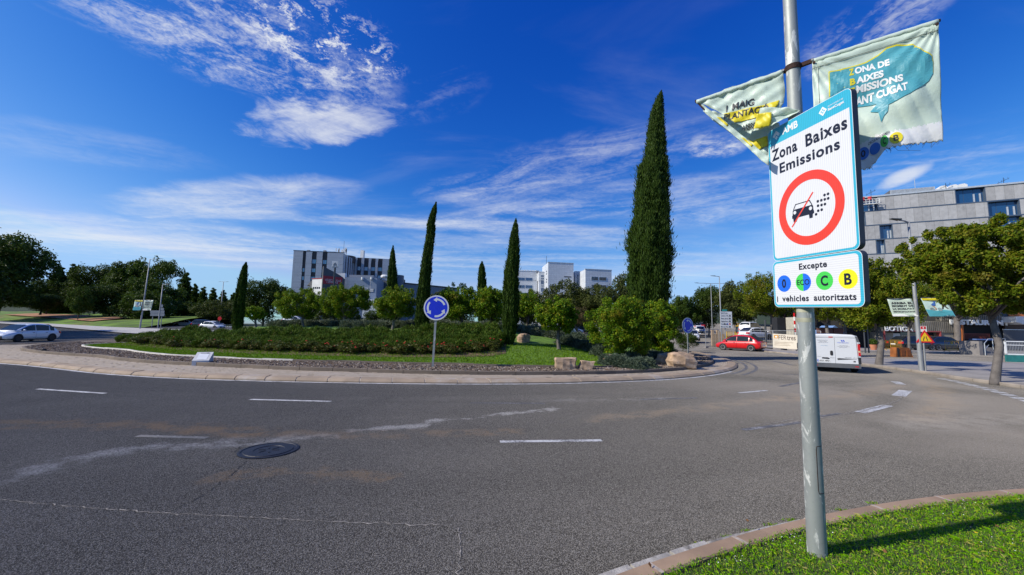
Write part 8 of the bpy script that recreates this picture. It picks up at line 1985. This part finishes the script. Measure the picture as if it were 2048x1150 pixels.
def fence_panel(label, x0, x1, Y0, Y1, ztop, group='works fence panels'):
    A_, B_ = P(x0, 640, Y0), P(x1, 640, Y1); zf_ = float(rise((A_[0] + B_[0]) / 2, (Y0 + Y1) / 2)) + .05; t_ = thing('fence_panel', label, 'fence', (A_[0], Y0, zf_), 0, group); f_ = Fac(A_, B_, t_); mb = MB()
    for a in (0, f_.L): mb.tube([f_.pt(a, zf_, 0), f_.pt(a, zf_ + ztop, 0)], .035, 6)
    for zz_ in (.15, ztop): mb.tube([f_.pt(0, zf_ + zz_, 0), f_.pt(f_.L, zf_ + zz_, 0)], .03, 5)
    mb.build('frame', M_GALV2, t_); mb = MB()
    for k in range(1, 12): a = f_.L * k / 12; mb.tube([f_.pt(a, zf_ + .15, 0), f_.pt(a, zf_ + ztop, 0)], .009, 3)
    mb.build('wire_mesh', M_GALV2, t_, 'stuff'); m3 = MB(); f_.add(m3, -.3, .3, zf_, zf_ + .14, -.15, .15); m3.build('foot_block', M_CONC, t_); return t_
fence_panel('works fence panel left of the direction board', 1410, 1437, 44, 46, 2.0); fence_panel('works fence panel right of the direction board', 1466, 1500, 46, 46, 2.0); fence_panel('works fence panel behind the red car', 1500, 1545, 45, 42.5, 2.0); fence_panel('works fence panel beyond the lettered banner', 1598, 1640, 38.2, 36, 2.0)
fence_panel('far works fence panel behind the street tree trunk', 1560, 1625, 56, 54, 2.0)
# things on the works site
M_WOOD = pbr('raw_timber', (.42, .29, .17), .85, var=.2, nscale=3); M_YEL2 = pbr('machine_yellow', (.60, .36, .02), .5)
for k, (px_, y0) in enumerate(((1424, 659), (1434, 659), (1438, 664), (1445, 668), (1429, 668))):
    Y = 47.5; p = P(px_, 640, Y); z0_ = float(rise(p[0], Y)); zt_ = P(px_, y0, Y)[2]; o_ = tag(MB().box((0, 0, 0), (.26, .2, zt_ - z0_)).build('timber_post', M_WOOD, None), 'pale raw timber post at the works left of the red car, %s from the left' % nth(sorted((1424, 1434, 1438, 1445, 1429)).index(px_)), 'post', 'timber posts at the road works'); o_.location = (p[0], Y, z0_)
def yellow_fence(label, x0, x1, Y, hgt):
    A_, B_ = P(x0, 640, Y), P(x1, 640, Y); z0_ = float(rise((A_[0] + B_[0]) / 2, Y)); t_ = thing('safety_barrier', label, 'barrier', ((A_[0] + B_[0]) / 2, Y, z0_), 0, 'yellow mesh barriers at the road works'); w_ = B_[0] - A_[0]; mb = MB()
    mb.tube([(-w_ / 2, 0, 0), (-w_ / 2, 0, hgt), (w_ / 2, 0, hgt), (w_ / 2, 0, 0)], .05, 5); mb.tube([(-w_ / 2, 0, .2), (w_ / 2, 0, .2)], .03, 4); mb.build('frame', M_YEL2, t_, world=False)
    for k in range(1, 8): x = -w_ / 2 + w_ * k / 8; m2 = MB(); m2.tube([(x, 0, .2), (x, 0, hgt)], .025, 4); m2.build('bar', M_YEL2, t_, world=False)
yellow_fence('yellow barrier right of the direction board posts', 1452, 1470, 52, 1.7); yellow_fence('yellow barrier behind the red car bonnet', 1466, 1482, 56, 1.5); yellow_fence('yellow barrier farthest up the works site', 1474, 1488, 70, 2.6); yellow_fence('yellow barrier in front of the white works van', 1486, 1506, 50, 1.0)
dg = P(1487, 664, 60); ex = thing('mini_digger', 'small yellow digger on the works site behind the red car', 'digger', (dg[0], 60, float(rise(dg[0], 60)))); MB().box((0, 0, .5), (1.7, 1.3, .7)).build('body', M_YEL2, ex, world=False); MB().box((-.3, 0, 1.2), (.8, 1.1, 1.1)).build('cab', G_DARK, ex, world=False); MB().box((-.3, 0, 2.3), (1.0, 1.2, .1)).build('roof', M_YEL2, ex, world=False)
for s_ in (-1, 1): MB().prism(rrect(-1.0, 0, 1.0, .5, .24, 4), (0, s_ * .6 - .18, 0), EX, EZ, EY, .36).build('track', M_TRIM, ex, world=False)
mb = MB(); mb.tube([(.7, 0, .9), (1.6, 0, 2.2), (2.4, 0, 1.5)], .11, 6); mb.build('boom', M_YEL2, ex, world=False); MB().box((2.45, 0, .9), (.5, .6, .6)).build('bucket', M_TRIM, ex, world=False)
far_car('white pickup parked on the works site behind the red car', 1511, 678, 52, (.95, .3), P_WHITE, 'vehicles on the works site'); far_car('white works van parked behind the white pickup', 1503, 672, 60, (.8, .6), P_WHITE, 'vehicles on the works site', estate=True, Hc=2.1, L=4.8)
for px_, y0, y1, Y, lab in ((1532.5, 640, 690, 47, 'thin dark iron post standing right of the white pickup'), (1571, 628, 668, 52, 'brown pole behind the lettered site banner'), (1591, 626, 672, 50, 'red and white striped pole left of the lamp column')):
    p, pt2 = P(px_, y1, Y), P(px_ - 1, y0, Y); o_ = thing('site_pole', lab, 'pole', (p[0], Y, p[2])); n_ = 6 if 'striped' in lab else 1
    for k in range(n_): m2 = MB(); m2.tube([(0, 0, (pt2[2] - p[2]) * k / n_), (0, 0, (pt2[2] - p[2]) * (k + 1) / n_)], .11, 7); m2.build('shaft' if n_ == 1 else 'band', M_DKPOLE if n_ == 1 and px_ < 1550 else (M_RUST if n_ == 1 else (M_TAIL if k % 2 else M_SWHITE)), o_, world=False)
for px_, Y in ((1474, 92), (1490, 80), (1497, 96), (1506, 100), (1512, 98)):
    p = P(px_, 640, Y); zf_ = float(rise(p[0], Y)); lamp('slim grey light column on the slope above the road works', (p[0], Y, zf_), 3.4 + (px_ % 3) * .5, .10, 0, (-.3, 0, .03), group='slim columns above the road works', name='light_column')
g = P(1558, 664, 50); wc = thing('site_cabin', 'dark upright site container behind the lettered banner', 'container', (g[0], 50, .3)); MB().box((0, 0, 0), (1.0, 1.0, 3.4)).build('box', M_TRIM, wc, world=False); MB().box((0, -.52, 0), (1.1, .06, 1.2)).build('base_panel', M_SWHITE, wc, world=False)
# far left: lamps, banners, direction signs
l1 = P(281, 643, 66); zt_ = P(300, 519.5, 66); lamp('leaning lamp with two pale banners beyond the rose hedge', (l1[0], 66, .1), zt_[2], .13, (zt_[0] - l1[0]) / zt_[2], (1.2, 0, .08), group='lamps on the far left road', head=(.9, .35, .08))
for x0, x1, kind, lab in ((271, 285, 'pic', 'left pale banner on the leaning far left lamp'), (290, 306, 'text', 'right lettered banner on the leaning far left lamp')):
    a, b_ = P(x0, 600, 65.6), P(x1, 621, 65.6); hung_banner(lab, (l1[0], 65.6, .1), a[0] - l1[0], b_[0] - l1[0], b_[2] - .1, a[2] - .1, -.3, kind, 'banners on the far left lamp', 0.0)
l2 = P(317, 645, 70); zt_ = P(325.5, 570, 70); lamp('shorter lamp right of the leaning banner lamp', (l2[0], 70, .1), zt_[2], .12, (zt_[0] - l2[0]) / zt_[2], (1.0, 0, .06), group='lamps on the far left road', head=(.9, .35, .08))
l3 = P(441, 630, 110); zt_ = P(443, 564, 110); lamp('distant twin-headed floodlight mast above the poplars', (l3[0], 110, .1), zt_[2], .15, 0, (.9, 0, .0), group='lamps on the far left road', heads=2)
sgY = 74.0; sg = thing('road_sign', 'grey-backed direction sign of stacked panels beside the far left lamps', 'sign', (P(315, 640, sgY)[0], sgY, .1)); fs_ = Fac((P(300, 640, sgY)[0], sgY), (P(332, 640, sgY)[0], sgY), sg)
for x0, y0, x1, y1 in ((301, 621, 329, 626), (301, 626.5, 329, 632), (319, 616, 328, 620.5), (320, 609, 326, 615)): a, b_, z0_, z1_ = fs_.rect(x0, y0, x1, y1); fs_.box('panel', a, b_, z0_, z1_, 0, .05, pbr('sign_back_blue_grey', (.16, .19, .24), .6))
for x in (304, 322): aa = fs_.sz(x, 640)[0]; mb = MB(); mb.tube([fs_.pt(aa, .1, -.08), fs_.pt(aa, fs_.sz(x, 616 if x > 310 else 621)[1], -.08)], .07, 6); mb.build('post', M_GALV2, sg)
g = P(439, 640, 86); ns = thing('no_entry_sign', 'small round red sign on a post among the far left cars', 'traffic sign', (g[0], 86, 0)); zs_ = P(439, 637, 86)[2]; mb = MB(); mb.tube([(0, .05, 0), (0, .05, zs_)], .05, 6); mb.build('post', M_GALV2, ns, world=False); MB().prism(circle(0, zs_, .42, 20), (0, 0, 0), EX, EZ, EY, .03).build('plate', M_TAIL, ns, world=False)
for k, px_ in enumerate((434, 447, 452, 456, 460, 463.5)): 
    p = P(px_, 640, 82); o_ = tag(MB().lathe([(0, 1.25), (.09, 1.22), (.1, 0)], n=8).build('bollard', M_SWHITE, None), 'slim white bollard among the far left cars, %s from the left' % nth(k), 'bollard', 'white bollards far left'); o_.location = (p[0], 82, 0)
b0 = P(1180, 640, 200)
l4 = P(1074, 640, 150); zt_ = P(1075, 562, 150); lamp('dark lamp column in front of the white office stair tower', (l4[0], 150, 0), zt_[2], .25, 0, (.6, 0, .0), M_DKPOLE, 'lamps before the buildings', heads=2, head=(1.2, .5, .15))
l5 = P(737, 640, 100); zt_ = P(738, 558, 100); lamp('thin grey lamp pole in front of the dealership showroom', (l5[0], 100, 0), zt_[2], .10, 0, (.4, 0, .0), M_GALV2, 'lamps before the buildings', head=(.5, .3, .1))
